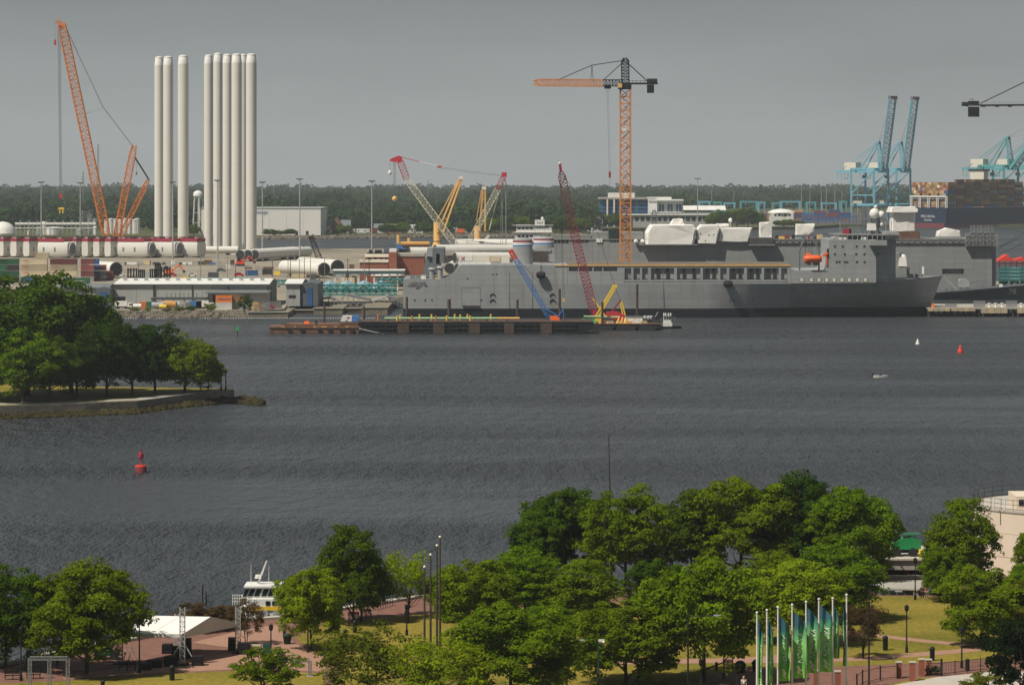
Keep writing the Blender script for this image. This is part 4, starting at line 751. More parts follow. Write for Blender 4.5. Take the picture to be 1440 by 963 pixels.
# red and cream crane behind the grey ship
Y = 1850.; g = lambda px, py, dy=0: (X(px,Y), Y+dy, Z(py,Y)); t = thing('crawler_crane', 'red and cream lattice crane with two booms spread in a V', 'crane', g(650,240+51.5/Y*F))
def seg(name, a, b, w, n, m, e=(1,1)): return MB().lattice(a, b, w, w*.95, n, .17, ends=e).build(name, m, t)
seg('boom', g(646,352), g(572,252), 3.5, 20, 'cream_lattice', (.5,1)); seg('boom_top', g(572,252), g(561.5,224), 3.4, 6, 'red', (1,.6)); seg('mast', g(654,352), g(700,266), 3.0, 16, 'cream_lattice', (.5,1)); seg('mast_top', g(700,266), g(709,247), 2.8, 4, 'red', (1,.7))
MB().vprism([(X(548,Y),Z(227,Y)),(X(549,Y),Z(223.5,Y)),(X(561,Y),Z(219,Y)),(X(566,Y),Z(221,Y)),(X(564,Y),Z(229,Y))],Y-1,Y+1).build('boom_head', 'red', t); MB().cbox((X(709,Y),Y,Z(249,Y)),(3,2.4,2.6)).build('mast_head', 'red', t)
MB().path([g(562,220.5,-1),g(590,227.5,-1)],.2).build('pendant', 'red', t); MB().path([g(590,227.5,-1),g(617,234,-1)],.2).build('pendant', 'white', t); MB().cbox(g(618,236,-1),(2.4,.8,1.1)).build('pendant_block', 'red', t)
for dz in (0,.7): MB().path([(X(617,Y),Y-1,Z(234.5,Y)-dz),(X(660,Y),Y-1,Z(241,Y)-dz),(X(708,Y),Y-1,Z(246,Y)-dz)],.1).build('pendant', 'steel', t)
for px, p2 in ((705.5,704),(706.6,707),(711,711),(711.8,712)): MB().path([g(709,250),g(px,256),g(p2,352)],.12).build('rope', 'galv', t)
for d in (0,2.2): MB().path([g(702.5-d,270),g(687.5+d*.6,323)],.15).build('back_stay', 'cream_lattice', t)
for dx in (-.6,0,.6): MB().tube((X(554.6,Y)+dx,Y,Z(226,Y)),(X(555,Y)+dx,Y,Z(276,Y)),.1,n=5).build('hoist_rope', 'slate', t)
MB().ball(g(555,279.5),1.5).build('hook_block', 'amber', t); MB().tube(g(548.3,226),g(548.3,239),.07,n=5).build('auxiliary_rope', 'steel', t); MB().ball(g(548.3,243),1.1,8,1.3).build('auxiliary_hook', 'white', t)
x = X(655,Y); MB().box(x-8,x+9,Y-3,Y+3,ZP+3,ZP+7).build('machinery_deck', 'red', t); MB().box(x-8,x-5,Y-5,Y-2.9,ZP+3,ZP+6).build('cab', 'cream', t); MB().box(x+9.2,x+13,Y-4,Y+4,ZP+2.5,ZP+8).build('counterweight', 'red', t)
for s in (-1,1): MB().vprism([(x-8,ZP+1.2),(x-6.6,ZP),(x+6.6,ZP),(x+8,ZP+1.2),(x+6.8,ZP+2.6),(x-6.8,ZP+2.6)],Y+s*5-1,Y+s*5+1).build('track', 'dark', t)
# small black crane by the big sections
Y = 1640.; g = lambda px, py, dy=0: (X(px,Y), Y+dy, Z(py,Y)); t = thing('small_crane', 'small black lattice crane behind the nearest big tower section', 'crane', g(452,240+51.5/Y*F)); MB().lattice(g(452,372),g(440,340),2.4,2,8,.16,ends=(.6,.7)).build('boom', 'black', t); MB().lattice(g(440,340),g(436.5,331),1.9,1.5,3,.2).build('boom_tip', 'black', t)
MB().cbox((X(455,Y),Y,ZP+1.4),(6,3.4,3)).build('body', 'dark', t); MB().cbox((X(455,Y),Y,ZP),(5.4,4.6,1.3)).build('tracks', 'black', t); MB().path([g(437,332),g(457,368)],.08).build('pendant', 'dark', t)
# ------------------------------------------------------------------ container stacks on the left
TN = ['bottom','second','third','fourth','top']
def stackpx(px0, px1, top, m, label, Y=1500., group='container stacks at the left', h=8.3):
    L = 12.19 if px1-px0 > 24 else 6.06; s = S(Y); return container(X((px0+px1)/2,Y), Y, Z(top,Y)-2.66, m, label, group, L)
z0 = 1500.; base = 240+51.5/z0*F; th = 2.76/S(z0)
def tier(k): return base-(k+1)*th
for k in range(4):
    n = ['bottom','second','third','top'][k]
    stackpx(-26,11.3,tier(k),'box_green','dark green container, %s of the stack cut by the left edge' % n); stackpx(12.5,22,tier(k),'box_green' if k % 2 else 'box_black','short dark container, %s of the stack beside the left edge stack' % n)
    stackpx(-12,26,tier(k),'box_black','black container, %s of the stack behind the green ones' % n, 1512.)
for k, m in enumerate(('box_blue','box_beige','box_beige','box_beige')): stackpx(29+(k == 1)*2,67-(k == 1)*1,tier(k),m,'%s container, %s of the left beige stack' % (names[m],['bottom','second','third','fourth'][k]))
stackpx(50,69,tier(4),'box_beige','short beige container alone on top of the left beige stack')
for k, m in enumerate(('box_beige','box_beige','box_maroon')): stackpx(71,108.3,tier(k+1)+.0,m,'%s container, %s long one of the right beige stack' % (names[m],['lowest','middle','top'][k]))
stackpx(71,86.5,tier(0),'box_beige','short beige container at the left foot of the right beige stack'); stackpx(87.5,106,tier(0),'box_beige','short beige container at the right foot of the right beige stack')
stackpx(94,121,tier(0)+1.5,'box_green','bright green container with pale lettering in front of the stacks',1494.)
for i, (px, n_, ms) in enumerate(((114,4,('box_grey','box_maroon','box_maroon','box_maroon')),(121,4,('box_maroon','box_blue','box_blue','box_blue')),(131,3,('box_grey','box_grey','box_maroon')),(141,2,('box_maroon','box_maroon')))):
    for k in range(n_): stackpx(px,px+18.5,tier(k),ms[k],'%s short container, %s tier of the %s stepped stack' % (names[ms[k]],['bottom','second','third','fourth'][k],['first','second','third','last'][i]),1516.+i*4)
# lettering on the containers
for o in list(COL.objects):
    lb = o.get('label', '')
    if lb.startswith('bright green container'): text('lettering', 'EVERGREEN', 1.0, (1.5,-1.25,.8), 'white', o)
    elif 'beige container' in lb and ('long one' in lb or 'left beige' in lb): text('logo', 'OOCL', .9, (-3.6,-1.25,1.5), 'bright_red', o)
# ------------------------------------------------------------------ sheds on the yard's edge
def shed(name, label, x0, x1, y0, y1, ze, zr, wall, roof, ax='x', panels=6, end='gable', cat='warehouse'):
    t = thing(name, label, cat, ((x0+x1)/2,y0,ZP)); 
    for k in range(panels): MB().box(x0+(x1-x0)*k/panels+.05, x0+(x1-x0)*(k+1)/panels-.05, y0, y0+.3, ZP, ze).build('wall_panel', wall, t)
    MB().box(x0+.1, x1-.35, y0+.25, y1, ZP, ze-.05).build('wall', wall, t)
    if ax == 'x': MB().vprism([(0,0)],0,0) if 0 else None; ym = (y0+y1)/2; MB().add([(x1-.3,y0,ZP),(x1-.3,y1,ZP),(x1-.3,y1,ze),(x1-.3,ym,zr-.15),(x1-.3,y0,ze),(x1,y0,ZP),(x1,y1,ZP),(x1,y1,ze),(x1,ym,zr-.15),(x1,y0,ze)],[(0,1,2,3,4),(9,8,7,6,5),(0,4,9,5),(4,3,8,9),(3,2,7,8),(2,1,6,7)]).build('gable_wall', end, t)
    ym = (y0+y1)/2; e = .5
    for a, b, c, d in ((y0-e,ym,ze,zr),(ym,y1+e,zr,ze)): MB().add([(x0-e,a,c-.05*(a<ym)),(x1+e,a,c),(x1+e,b,d),(x0-e,b,d),(x0-e,a,c+.25),(x1+e,a,c+.25),(x1+e,b,d+.25),(x0-e,b,d+.25)],[(0,1,2,3),(4,5,6,7),(0,1,5,4),(1,2,6,5),(2,3,7,6),(3,0,4,7)]).build('roof_slope', roof, t)
    MB().bar((x0-e,y0-e-.1,ze+.05),(x1+e,y0-e-.1,ze+.05),.3,.45).build('gutter', 'gable', t)
    return t
Y = 1245.; zz = lambda py, Y=1245.: Z(py, Y)
t = shed('long_warehouse', 'long pale grey warehouse with a white roof near the shipyard shore', X(161,Y), X(377,Y), Y, Y+46, zz(400.5), zz(400.5)+1.5, 'wall_grey', 'roof_white', panels=7, end='gable')
for px in (216,218,270.5,321): MB().bar((X(px,Y),Y-.25,ZP),(X(px,Y),Y-.25,zz(401)),.28).build('downpipe', 'dark', t)
MB().box(X(166,Y),X(176,Y),Y-.1,Y+.4,ZP,zz(417)).build('door', 'dark', t)
xg = X(377,Y)
for dy, w, h in ((14,4,6.5),(6,2,3)): MB().box(xg-.1,xg+.15,Y+dy,Y+dy+w,ZP,ZP+h).build('door', 'dark', t)
for k in range(14): MB().cbox((X(170+k*15,Y),Y+14,zz(400.5)+.9),(1.4,1.4,1.3)).build('roof_vent', 'galv', t)
Y = 1236.; t = shed('grey_shed', 'dark grey gabled shed at the left end of the long warehouse', X(80,Y), X(152,Y), Y, Y+22, zz(405.5,Y), zz(405.5,Y)+1.3, 'wall_grey', 'roof_grey', panels=4, end='gable')
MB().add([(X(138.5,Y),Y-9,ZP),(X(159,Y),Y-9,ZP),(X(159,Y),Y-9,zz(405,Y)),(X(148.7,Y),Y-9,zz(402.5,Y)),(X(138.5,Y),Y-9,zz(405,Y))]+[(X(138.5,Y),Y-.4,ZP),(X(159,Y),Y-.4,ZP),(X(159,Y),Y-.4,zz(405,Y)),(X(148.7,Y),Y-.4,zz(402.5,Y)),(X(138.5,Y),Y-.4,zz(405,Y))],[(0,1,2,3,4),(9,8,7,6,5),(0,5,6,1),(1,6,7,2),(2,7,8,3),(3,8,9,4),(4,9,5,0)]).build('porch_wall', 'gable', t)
MB().box(X(145,Y),X(153.5,Y),Y-9.1,Y-8.9,ZP,zz(409.5,Y)).build('roller_door', 'dblue', t); MB().ball((X(137,Y),Y-.5,zz(409,Y)),.5).build('wall_lamp', 'white', t)
Y = 1240.; t = shed('end_shed', 'grey gabled shed right of the long warehouse with a dark tall door', X(402,Y), X(423,Y), Y, Y+36, zz(400,Y), zz(400,Y)+1.3, 'wall_grey', 'roof_white', panels=2, end='gable')
MB().box(X(406,Y),X(416,Y),Y-.1,Y+.4,zz(419,Y),zz(415,Y)).build('window', 'dark', t); MB().box(X(423,Y)-.05,X(423,Y)+.15,Y+10,Y+16,ZP,ZP+8).build('door', 'dblue', t)
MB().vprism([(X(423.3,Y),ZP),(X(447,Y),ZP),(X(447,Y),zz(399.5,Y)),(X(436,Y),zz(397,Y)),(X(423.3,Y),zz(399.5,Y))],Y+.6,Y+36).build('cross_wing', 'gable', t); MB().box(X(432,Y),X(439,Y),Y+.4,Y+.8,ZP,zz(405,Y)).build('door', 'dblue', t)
Y = 1228.; t = thing('flat_annex', 'low flat roofed annex in front of the long warehouse', 'annex', (X(330,Y),Y,ZP)); MB().box(X(292,Y),X(376,Y),Y,Y+14,ZP,zz(412.5,Y)).build('wall', 'wall_grey', t); MB().box(X(289,Y),X(378,Y),Y-1.5,Y+15,zz(412.4,Y),zz(410.5,Y)).build('roof', 'roof_grey', t)
for a, b, c, m in ((299,322,414.5,'dark'),(334,352,414,'slate'),(355,362,416,'galv')): MB().box(X(a,Y),X(b,Y),Y-.12,Y+.2,ZP+1.5,zz(c,Y)).build('opening', m, t)
Y = 1220.; t = thing('open_canopy', 'low dark canopy on posts in front of the long warehouse', 'canopy', (X(250,Y),Y,ZP)); MB().box(X(212,Y),X(290,Y),Y,Y+9,zz(421.5,Y),zz(419,Y)).build('roof', 'tarp_dark', t)
for px in range(214, 291, 15): MB().box(X(px,Y)-.2,X(px,Y)+.2,Y+.3,Y+.7,ZP,zz(421.5,Y)).build('post', 'steel', t)
for px in range(234, 282, 6): MB().bar((X(px,Y),Y+2,zz(419,Y)),(X(px,Y),Y+2,zz(412,Y)),.16).build('stanchion', 'dark', t)
# yard clutter on the shore
Y = 1212.
container(X(315,Y), Y, ZP+2.6, 'box_orange', 'orange container with lettering on top of a white one by the shore', 'shore containers', 6.06); text('lettering', 'Hapag-Lloyd', .9, (.3,-1.26,1.0), 'dblue', COL.objects[-1])
container(X(315,Y), Y, ZP, 'box_white', 'white container under the orange lettered one by the shore', 'shore containers', 6.06); container(X(332,Y), Y+2, ZP+2.6, 'box_brown', 'rust brown container behind the orange lettered one', 'shore containers', 6.06); container(X(332,Y), Y+2, ZP, 'box_grey', 'grey container under the rust brown one', 'shore containers', 6.06)
for px, m, l, rz in ((200,'box_orange','faded red container end on in the shore clutter',1.57),(208,'box_green','teal green container end on in the shore clutter',1.57),(212.5,'box_grey','grey container end on in the shore clutter',1.57)): container(X(px,Y),Y+6,ZP,m,l,'shore containers',6.06,rz)
container(X(354,1600.),1600.,ZP,'box_blue','blue container alone in the open yard before the big sections','yard containers',6.06); container(X(382,Y), Y+8, ZP, 'box_grey', 'dark grey container by the door of the end shed', 'shore containers', 6.06)
for i, (px, m, l) in enumerate(((172,'white','white truck parked in front of the dark warehouse door'),(287,'white','white truck cab left of the orange lettered container'),(277,'blue','blue truck left of the white truck by the shore'))): vehicle('work_truck', l, 'truck', X(px,Y), Y+4, ZP, 6.5, 2.4, 2.9, m, group='trucks on the shipyard shore')
for i, (px, m, l) in enumerate(((129,'white','white pickup beside the grey gabled shed'),(183,'galv','silver car right of the white truck'),(378,'red','red car by the end shed'),(160,'slate','dark grey car left of the white truck'))): vehicle('parked_car', l, 'car', X(px,Y+5), Y+5, ZP, 4.6, 1.9, 1.7, m, kind='car', group='cars on the shipyard shore')
def lying_tank(px, Y, r, L, m, label): 
    t = thing('lying_tank', label, 'tank', (X(px,Y),Y,ZP), 'lying tanks by the shore'); MB().tube((X(px,Y)-L/2,Y,ZP+r+.4),(X(px,Y)+L/2,Y,ZP+r+.4),r,n=16).build('shell', m, t, True)
    for s in (-.3,.3): MB().box(X(px,Y)+L*s-.2,X(px,Y)+L*s+.2,Y-r*.8,Y+r*.8,ZP,ZP+.9).build('saddle', 'steel', t)
lying_tank(222,Y,1.1,4.5,'galv','grey lying tank left of the yellow one'); lying_tank(229,Y-1.5,.7,2.6,'yellow','small yellow lying tank on the shore'); lying_tank(238,Y+2,1.3,5,'gold','rusty ochre lying tank right of the yellow one'); lying_tank(193,Y,.8,3,'white','small white lying tank by the faded red container'); lying_tank(247,Y+3,1.2,3.4,'galv','short grey lying tank at the canopy')
for px, w, m, l in ((362,3.4,'gold','orange crate in front of the grey container'),(372,4.2,'slate','dark grey generator by the end shed'),(258,2.6,'concrete','grey cabinet under the canopy'),(265,2.2,'slate','dark cabinet under the canopy')): 
    t = thing('equipment_box', l, 'equipment', (X(px,Y),Y+1,ZP), 'equipment on the shore'); MB().cbox((X(px,Y),Y+1,ZP+.2),(w,2,2.2),0,.05).build('casing', m, t); MB().cbox((X(px,Y),Y+1,ZP),(w*.9,1.8,.2)).build('skid', 'dark', t); MB().box(X(px,Y)-w*.3,X(px,Y)+w*.1,Y-.03,Y+.05,ZP+.6,ZP+1.8).build('panel', 'steel', t)
tree('shrub', 'bush', 'leaf_oak', 345, 440.5, 416, 20, 'green bush growing right of the rust brown container', None, cat='shrub')
for px, w, h, mt, l in ((190,14,6,'leaf_olive','low weeds left of the faded red container'),(252,16,7,'leaf_olive','low weeds below the canopy'),(297,16,11,'leaf_light','pale bush left of the white container'),(235,14,5,'leaf_olive','low weeds below the yellow tank'),(208,10,5,'leaf_mid','small bush below the faded red container'),(268,16,8,'leaf_oak','dark low bush right of the canopy')): tree('shrub', 'bush', mt, px, 438.4, 438.4-h, w, l, 'weeds on the shipyard shore', cat='shrub')
# concrete and timber quays
for px0, px1, y0, top, m, l in ((349,405,1199,439.5,'bulkhead','concrete quay block right of the bush'),(441,482,1225,434,'bulkhead','weathered timber quay in front of the grey pontoons'),(508,545,1222,433,'bulkhead','weathered timber quay left of the grey ship stern'),(404,441,1232,436.5,'dkrust','dark timber quay between concrete block and pontoons'),(482,508,1240,434,'dkrust','dark timber quay behind the blue and white deck hut')):
    zt = Z(top,y0); t = thing('quay', l, 'quay', (X((px0+px1)/2,y0),y0,0), 'quays along the shipyard'); n_ = int((px1-px0)/8); 
    for k in range(n_): MB().box(X(px0+(px1-px0)*k/n_,y0)+.05,X(px0+(px1-px0)*(k+1)/n_,y0)-.05,y0,y0+.5,-1,zt).build('facing_panel', m, t)
    MB().box(X(px0,y0),X(px1,y0),y0+.4,1300,-1,zt-.05).build('body', m, t); MB().box(X(px0,y0)-.2,X(px1,y0)+.2,y0-.3,y0+1,zt,zt+.4).build('cap', 'concrete', t)
for k, px in enumerate(range(352, 404, 9)): MB
bf = MB()
for k in range(150): bf.lathe((X(-10+k*3.6,1190+.02*k),1190+.02*k,-.12),[(.1,-.2),(.24,0),(.24,.25),(.1,.35)],6)
o = bf.build('float_line', 'white', kind='stuff'); tag(o, 'line of small white floats along the shipyard shore', 'float line')
# grey pontoon ramps
for i, (p0, p1, y0, top, l) in enumerate(((420,470,1262,418,'left folded grey pontoon ramp by the timber quay'),(474,520,1268,414,'middle folded grey pontoon ramp by the timber quay'),(520,560,1275,416,'right folded grey pontoon ramp by the grey ship stern'))):
    t = thing('pontoon_ramp', l, 'pontoon', (X((p0+p1)/2,y0),y0,0), 'grey pontoon ramps'); a, b, zt = X(p0,y0), X(p1,y0), Z(top,y0); zb = Z(432,y0); xm = a+(b-a)*(.85,.3,.6)[i]
    MB().vprism([(a,zb),(b,zb),(b,zb+1.6),(a,zb+1.6)],y0,y0+16).build('pontoon', 'slate', t); MB().vprism([(a,zb+1.7),(a,zb+2.2),(xm,zt),(xm,zt-.6)],y0+.5,y0+14).build('ramp', 'galv', t); MB().vprism([(xm+.05,zt),(xm+.05,zt-.6),(b,zb+2.4),(b,zb+2.9)],y0+.5,y0+14).build('ramp', 'slate', t)
    for k in range(7): f = k/6; x = a+(b-a)*f; MB().bar((x,y0+.3,zb+1.6),(x,y0+.3,zb+1.6+(zt-zb-2.4)*(1-abs(x-xm)/max(xm-a,b-xm))+.4),.3).build('strut', 'steel', t)
    for k in range(5): MB().ball((a+(b-a)*(k+.5)/5,y0-.4,zb+.9),.6).build('fender', 'white' if i == 0 else 'rubber', t)
# rusty mooring piles
for px, b, tp, Y, l in ((456,455,432,1140,'rusty pile behind the rusty barge'),(512,455,432,1150,'rusty pile behind the blue and white deck hut'),(572,449,418.5,1180,'rusty pile at the stern of the grey ship'),(631.5,450,421.5,1150,'rusty pile in front of the grey ship side door'),(727.5,449,422,1150,'thin rusty pile left of the blue crane boom'),(787,448,407,1130,'rusty pile right of the blue crane'),(847,456,425,1105,'short rusty pile in front of the red crane'),(896,457,400.5,1115,'tall rusty pile beside the white deck container')):
    t = thing('mooring_pile', l, 'pile', (X(px,Y),Y,-1), 'rusty mooring piles'); w = 1.9 if px == 631.5 else 1.3; MB().tube((X(px,Y),Y,-1),(X(px,Y),Y,Z(tp,Y)),w*S(Y)*1.3,n=12).build('shaft', 'dkrust', t, True); MB().lathe((X(px,Y),Y,Z(tp,Y)),[(w*S(Y)*1.35,0),(w*S(Y)*1.2,.25),(.05,.45)],12).build('cap', 'rust', t)
# teal frames, brick office, canopy, poles, racks
tf = local('teal_frame', 'teal', 'steel frame'); 
MB().box(-3,3,-.25,.25,0,.5).box(-3,3,2.2,2.7,0,.5).build('rail', 'teal', tf); q = MB()
for x in (-2.4,0,2.4): q.bar((x,0,.5),(x+1.1,0,1.9),.35); q.bar((x,0,.5),(x-1.1,0,1.9),.35); q.bar((x,2.4,.5),(x+1.1,2.4,1.9),.35); q.bar((x,2.4,.5),(x-1.1,2.4,1.9),.35)
q.build('saddle', 'teal_light', tf, kind='stuff'); MB().tube((-3,1.2,1.9),(3,1.2,1.9),.45).build('roller', 'teal', tf)
k = 0; od = ['first','second','third','fourth','fifth','sixth','seventh','eighth','ninth','tenth','eleventh','twelfth']
for r, (Y, p0, n_, st, zr) in enumerate(((1345,455,6,18.5,0),(1345,455,6,18.5,2.3),(1420,412,7,21,0),(1500,265,6,17,0),(1352,540,2,18,4.6),(1470,330,5,17,0))):
    for i in range(n_): dup(tf, (X(p0+i*st,Y),Y,ZP+zr), 0, 'teal steel frame, %s from the left in the %s row of teal frames' % (od[i],['near lower','near upper','far right','far left','raised','middle'][r]), 'teal steel frames in the yard')
for c in list(tf.children): bpy.data.objects.remove(c)
bpy.data.objects.remove(tf)
Y = 1450.; b = thing('brick_office', 'brick office with white bands and a square brick tower left of the grey ship', 'office building', (X(545,Y),Y,ZP)); z_ = lambda py: Z(py,Y)
MB().box(X(512,Y),X(548,Y),Y+12,Y+32,ZP,z_(358)).build('upper_wing', 'brick', b); MB().box(X(511.5,Y),X(548.5,Y),Y+11.6,Y+32.4,z_(362.5),z_(358)).build('parapet', 'cream', b); MB().box(X(505,Y),X(545,Y),Y+6,Y+11.9,ZP,z_(367)).build('middle_wing', 'brick', b); MB().box(X(504.5,Y),X(545.5,Y),Y+5.6,Y+12.3,z_(369.5),z_(366)).build('parapet', 'cream', b)
MB().box(X(546,Y),X(557.5,Y),Y+5,Y+14,ZP,z_(355)).build('tower', 'brick', b); MB().box(X(546.8,Y),X(556.8,Y),Y+5.5,Y+13.5,z_(355)+.01,z_(350.5)).build('tower_cap', 'white', b); MB().box(X(558,Y),X(596,Y),Y+10,Y+30,ZP,z_(358)).build('right_wing', 'brick', b); MB().box(X(557.8,Y),X(596.4,Y),Y+9.6,Y+30.4,z_(361.5),z_(358)+.1).build('parapet', 'concrete', b)
MB().lathe((X(546,Y),Y-2,ZP),[(7,0),(7,4.8)],8,1,.8).build('bay', 'brick', b); MB().lathe((X(546,Y),Y-2,ZP+4.81),[(7.6,0),(7.6,.5),(.1,.9)],8,1,.8).build('bay_roof', 'roof_white', b)
for px in (516,524,532,540): MB().box(X(px,Y),X(px+4,Y),Y+11.8,Y+12.2,z_(366),z_(363)).build('window', 'glass_dark', b)
for px in (518.5,527,532): MB().cbox((X(px,Y),Y+20,z_(358)),(1.6,1.6,1.6)).build('roof_unit', 'dark', b)
Y = 1400.; t = thing('long_canopy', 'long flat blue grey canopy on white posts before the brick office', 'canopy', (X(517,Y),Y,ZP)); MB().box(X(468,Y),X(568,Y),Y,Y+14,Z(385.5,Y),Z(381,Y)).build('fascia', 'skyblue', t); MB().box(X(467,Y),X(569,Y),Y-.6,Y+14.6,Z(380.9,Y),Z(379.8,Y)).build('roof', 'roof_white', t)
for px in range(471, 568, 11): MB().box(X(px,Y)-.25,X(px,Y)+.25,Y+.6,Y+1.1,ZP,Z(385.5,Y)).build('post', 'white', t)
for i, (px, w) in enumerate(((463,16),(487,16),(511,18),(535,20))): 
    Y = 1372.; t = thing('fabric_shelter', 'dark peaked shelter with a pale blue roof, %s of four by the canopy' % ['leftmost','second','third','rightmost'][i], 'shelter', (X(px,Y),Y,ZP), 'shelters by the canopy'); a, s = X(px,Y), w*S(Y)/2; MB().vprism([(a-s,ZP),(a+s,ZP),(a+s,ZP+1.5),(a,ZP+3.2),(a-s,ZP+1.5)],Y,Y+6).build('body', 'tarp_dark', t); MB().add([(a-s-.3,Y-.2,ZP+1.55),(a,Y-.2,ZP+3.4),(a,Y+7,ZP+5.2),(a-s-.3,Y+7,ZP+4.0),(a+s+.3,Y-.2,ZP+1.55),(a+s+.3,Y+7,ZP+4.0)],[(0,1,2,3),(1,4,5,2)]).build('roof', 'skyblue', t)
for i, (px, tp, Y) in enumerate(((320,361,1500),(331,372,1480),(348,373,1450),(383,365,1480),(405,358,1470),(408.5,357,1475),(421,364,1430),(428,362,1500),(436.5,357,1450),(449,372,1420),(456.5,362,1450),(489,364,1390),(512.5,364,1380),(519,364,1360),(282,352,1560),(195,371,1480))):
    h = Z(tp,Y); t = thing('utility_pole', 'thin pole, %s from the left among the yard poles' % ['third','fourth','fifth','sixth','seventh','eighth','ninth','tenth','eleventh','twelfth','thirteenth','fourteenth','fifteenth','sixteenth','second','first'][i], 'pole', (X(px,Y),Y,ZP), 'thin poles in the yard'); MB().tube((X(px,Y),Y,ZP),(X(px,Y),Y,h),.2,.14,6).build('shaft', 'bark' if i % 2 else 'steel', t); MB().bar((X(px,Y)-1.3,Y,h-.5),(X(px,Y)+1.3,Y,h-.5),.18).build('crossarm', 'steel', t)
for i, (px, tp, w) in enumerate(((186,377,12),(199,379,8),(216,378,9),(222,370,7),(233,375,12))):
    Y = 1420.; x, a, h = X(px,Y), w*S(Y)/2, Z(tp,Y); t = thing('black_rack', 'upright black steel rack, %s from the left in the open yard' % od[i], 'rack', (x,Y,ZP), 'upright black racks'); 
    for k in range(4): MB().box(x-a+2*a*k/3-.3,x-a+2*a*k/3+.3,Y-.3,Y+.3,ZP,h).build('post', 'black', t)
    for z in (.2,.55,.9): MB().box(x-a,x+a,Y-.2,Y+.2,ZP+(h-ZP)*z,ZP+(h-ZP)*z+.5).build('rail', 'dark', t)
for i, (px, py, Y, m, l) in enumerate(((237,371,1600,'orange_boat','orange excavator in the open yard left of the towers'),(338,364,1760,'bright_red','red excavator before the three dark section ends'))):
    x = X(px,Y); t = thing('excavator', l, 'excavator', (x,Y,ZP)); MB().cbox((x,Y,ZP+1.2),(4.4,3,2.2),0,.3).build('body', m, t); MB().cbox((x,Y,ZP),(4.6,3.4,1.1)).build('tracks', 'dark', t); MB().path([(x+2,Y,ZP+2.6),(x+5,Y,ZP+5.4),(x+7.4,Y,ZP+2.6)],.35).build('arm', m, t); MB().cbox((x-.8,Y-1,ZP+3.3),(1.7,1.5,1.5)).build('cab', 'glass_dark', t); MB().cbox((x+7.6,Y,ZP+1.4),(1.2,1.4,1.2)).build('bucket', 'dark', t)
for i, (px, Y, m) in enumerate(((178,1640,'concrete'),(300,1560,'tarp_dark'),(250,1500,'yellow'),(262,1495,'yellow'),(276,1490,'conc_tan'),(205,1560,'galv'),(390,1600,'yellow'),(376,1610,'dark'),(420,1560,'tan'),(440,1530,'tarp_dark'),(316,1480,'dgreen'),(488,1480,'tan'),(497,1490,'tarp_dark'))):
    x = X(px,Y); t = thing('yard_crate', '%s cargo bundle in the open yard, %s from the left' % ({'concrete':'grey','tarp_dark':'black covered','yellow':'yellow','conc_tan':'tan','galv':'silver','dark':'black','tan':'tan','dgreen':'dark green'}[m], ['first','sixth','third','fourth','fifth','second','ninth','eighth','tenth','eleventh','seventh','twelfth','thirteenth'][i]), 'cargo', (x,Y,ZP), 'cargo bundles in the yard'); w = 3+2.*(i % 3)
    MB().cbox((x,Y,ZP+.3),(w,2.6,1.8+.8*(i % 2)),0,.12).build('load', m, t)
    for s in (-.35,.35): MB().cbox((x+w*s,Y,ZP),(.3,2.6,.3)).build('bearer', 'bark', t)

rg = random.Random(77)
CN = {'concrete':'grey','tarp_dark':'black covered','yellow':'yellow','tan':'tan','galv':'silver','dgreen':'dark green','rust':'rusty','blue':'blue','white':'white'}
for r, (Y, p0, p1, n_, nm) in enumerate(((1780,170,330,14,'back'),(1700,300,560,15,'middle'),(1480,170,300,10,'front left'),(1540,470,560,8,'front right'))):
    for i in range(n_):
        px = p0+(p1-p0)*(i+rg.uniform(.1,.9))/n_; x = X(px,Y); m = rg.choice(list(CN)); w = rg.uniform(1.6,5.5); h = rg.uniform(.9,2.6)
        t = thing('cargo_bundle', '%s cargo bundle, %s from the left in the %s yard row' % (CN[m], ORD[i], nm), 'cargo', (x,Y,ZP), 'cargo bundles in the yard rows'); MB().cbox((x,Y,ZP+.25),(w,2.2,h),rg.uniform(-.3,.3),.1).build('load', m, t)
        for s in (-.35,.35): MB().cbox((x+w*s,Y,ZP),(.3,2.2,.25)).build('bearer', 'bark', t)
for i in range(16):
    px = 172+i*24+rg.uniform(-6,6); Y = rg.choice((1590,1660,1440)); vehicle('yard_car', '%s car, %s from the left in the open yard' % (['white','silver','dark','red'][i % 4], ORD[i]), 'car', X(px,Y), Y, ZP, 4.8, 1.9, 1.8, ['white','galv','slate','red'][i % 4], kind='car', group='cars in the open yard')

section((X(640,1560),1560,Z(362.5,1560)),(X(724,1572),1572,Z(362.5,1572)), 2.6, 'white section lying across behind the cream boxes of the after deck'); section((X(576,1720),1720,Z(354,1720)),(X(612,1724),1724,Z(354,1724)), 2.4, 'short white section left of the grey stern ramp')
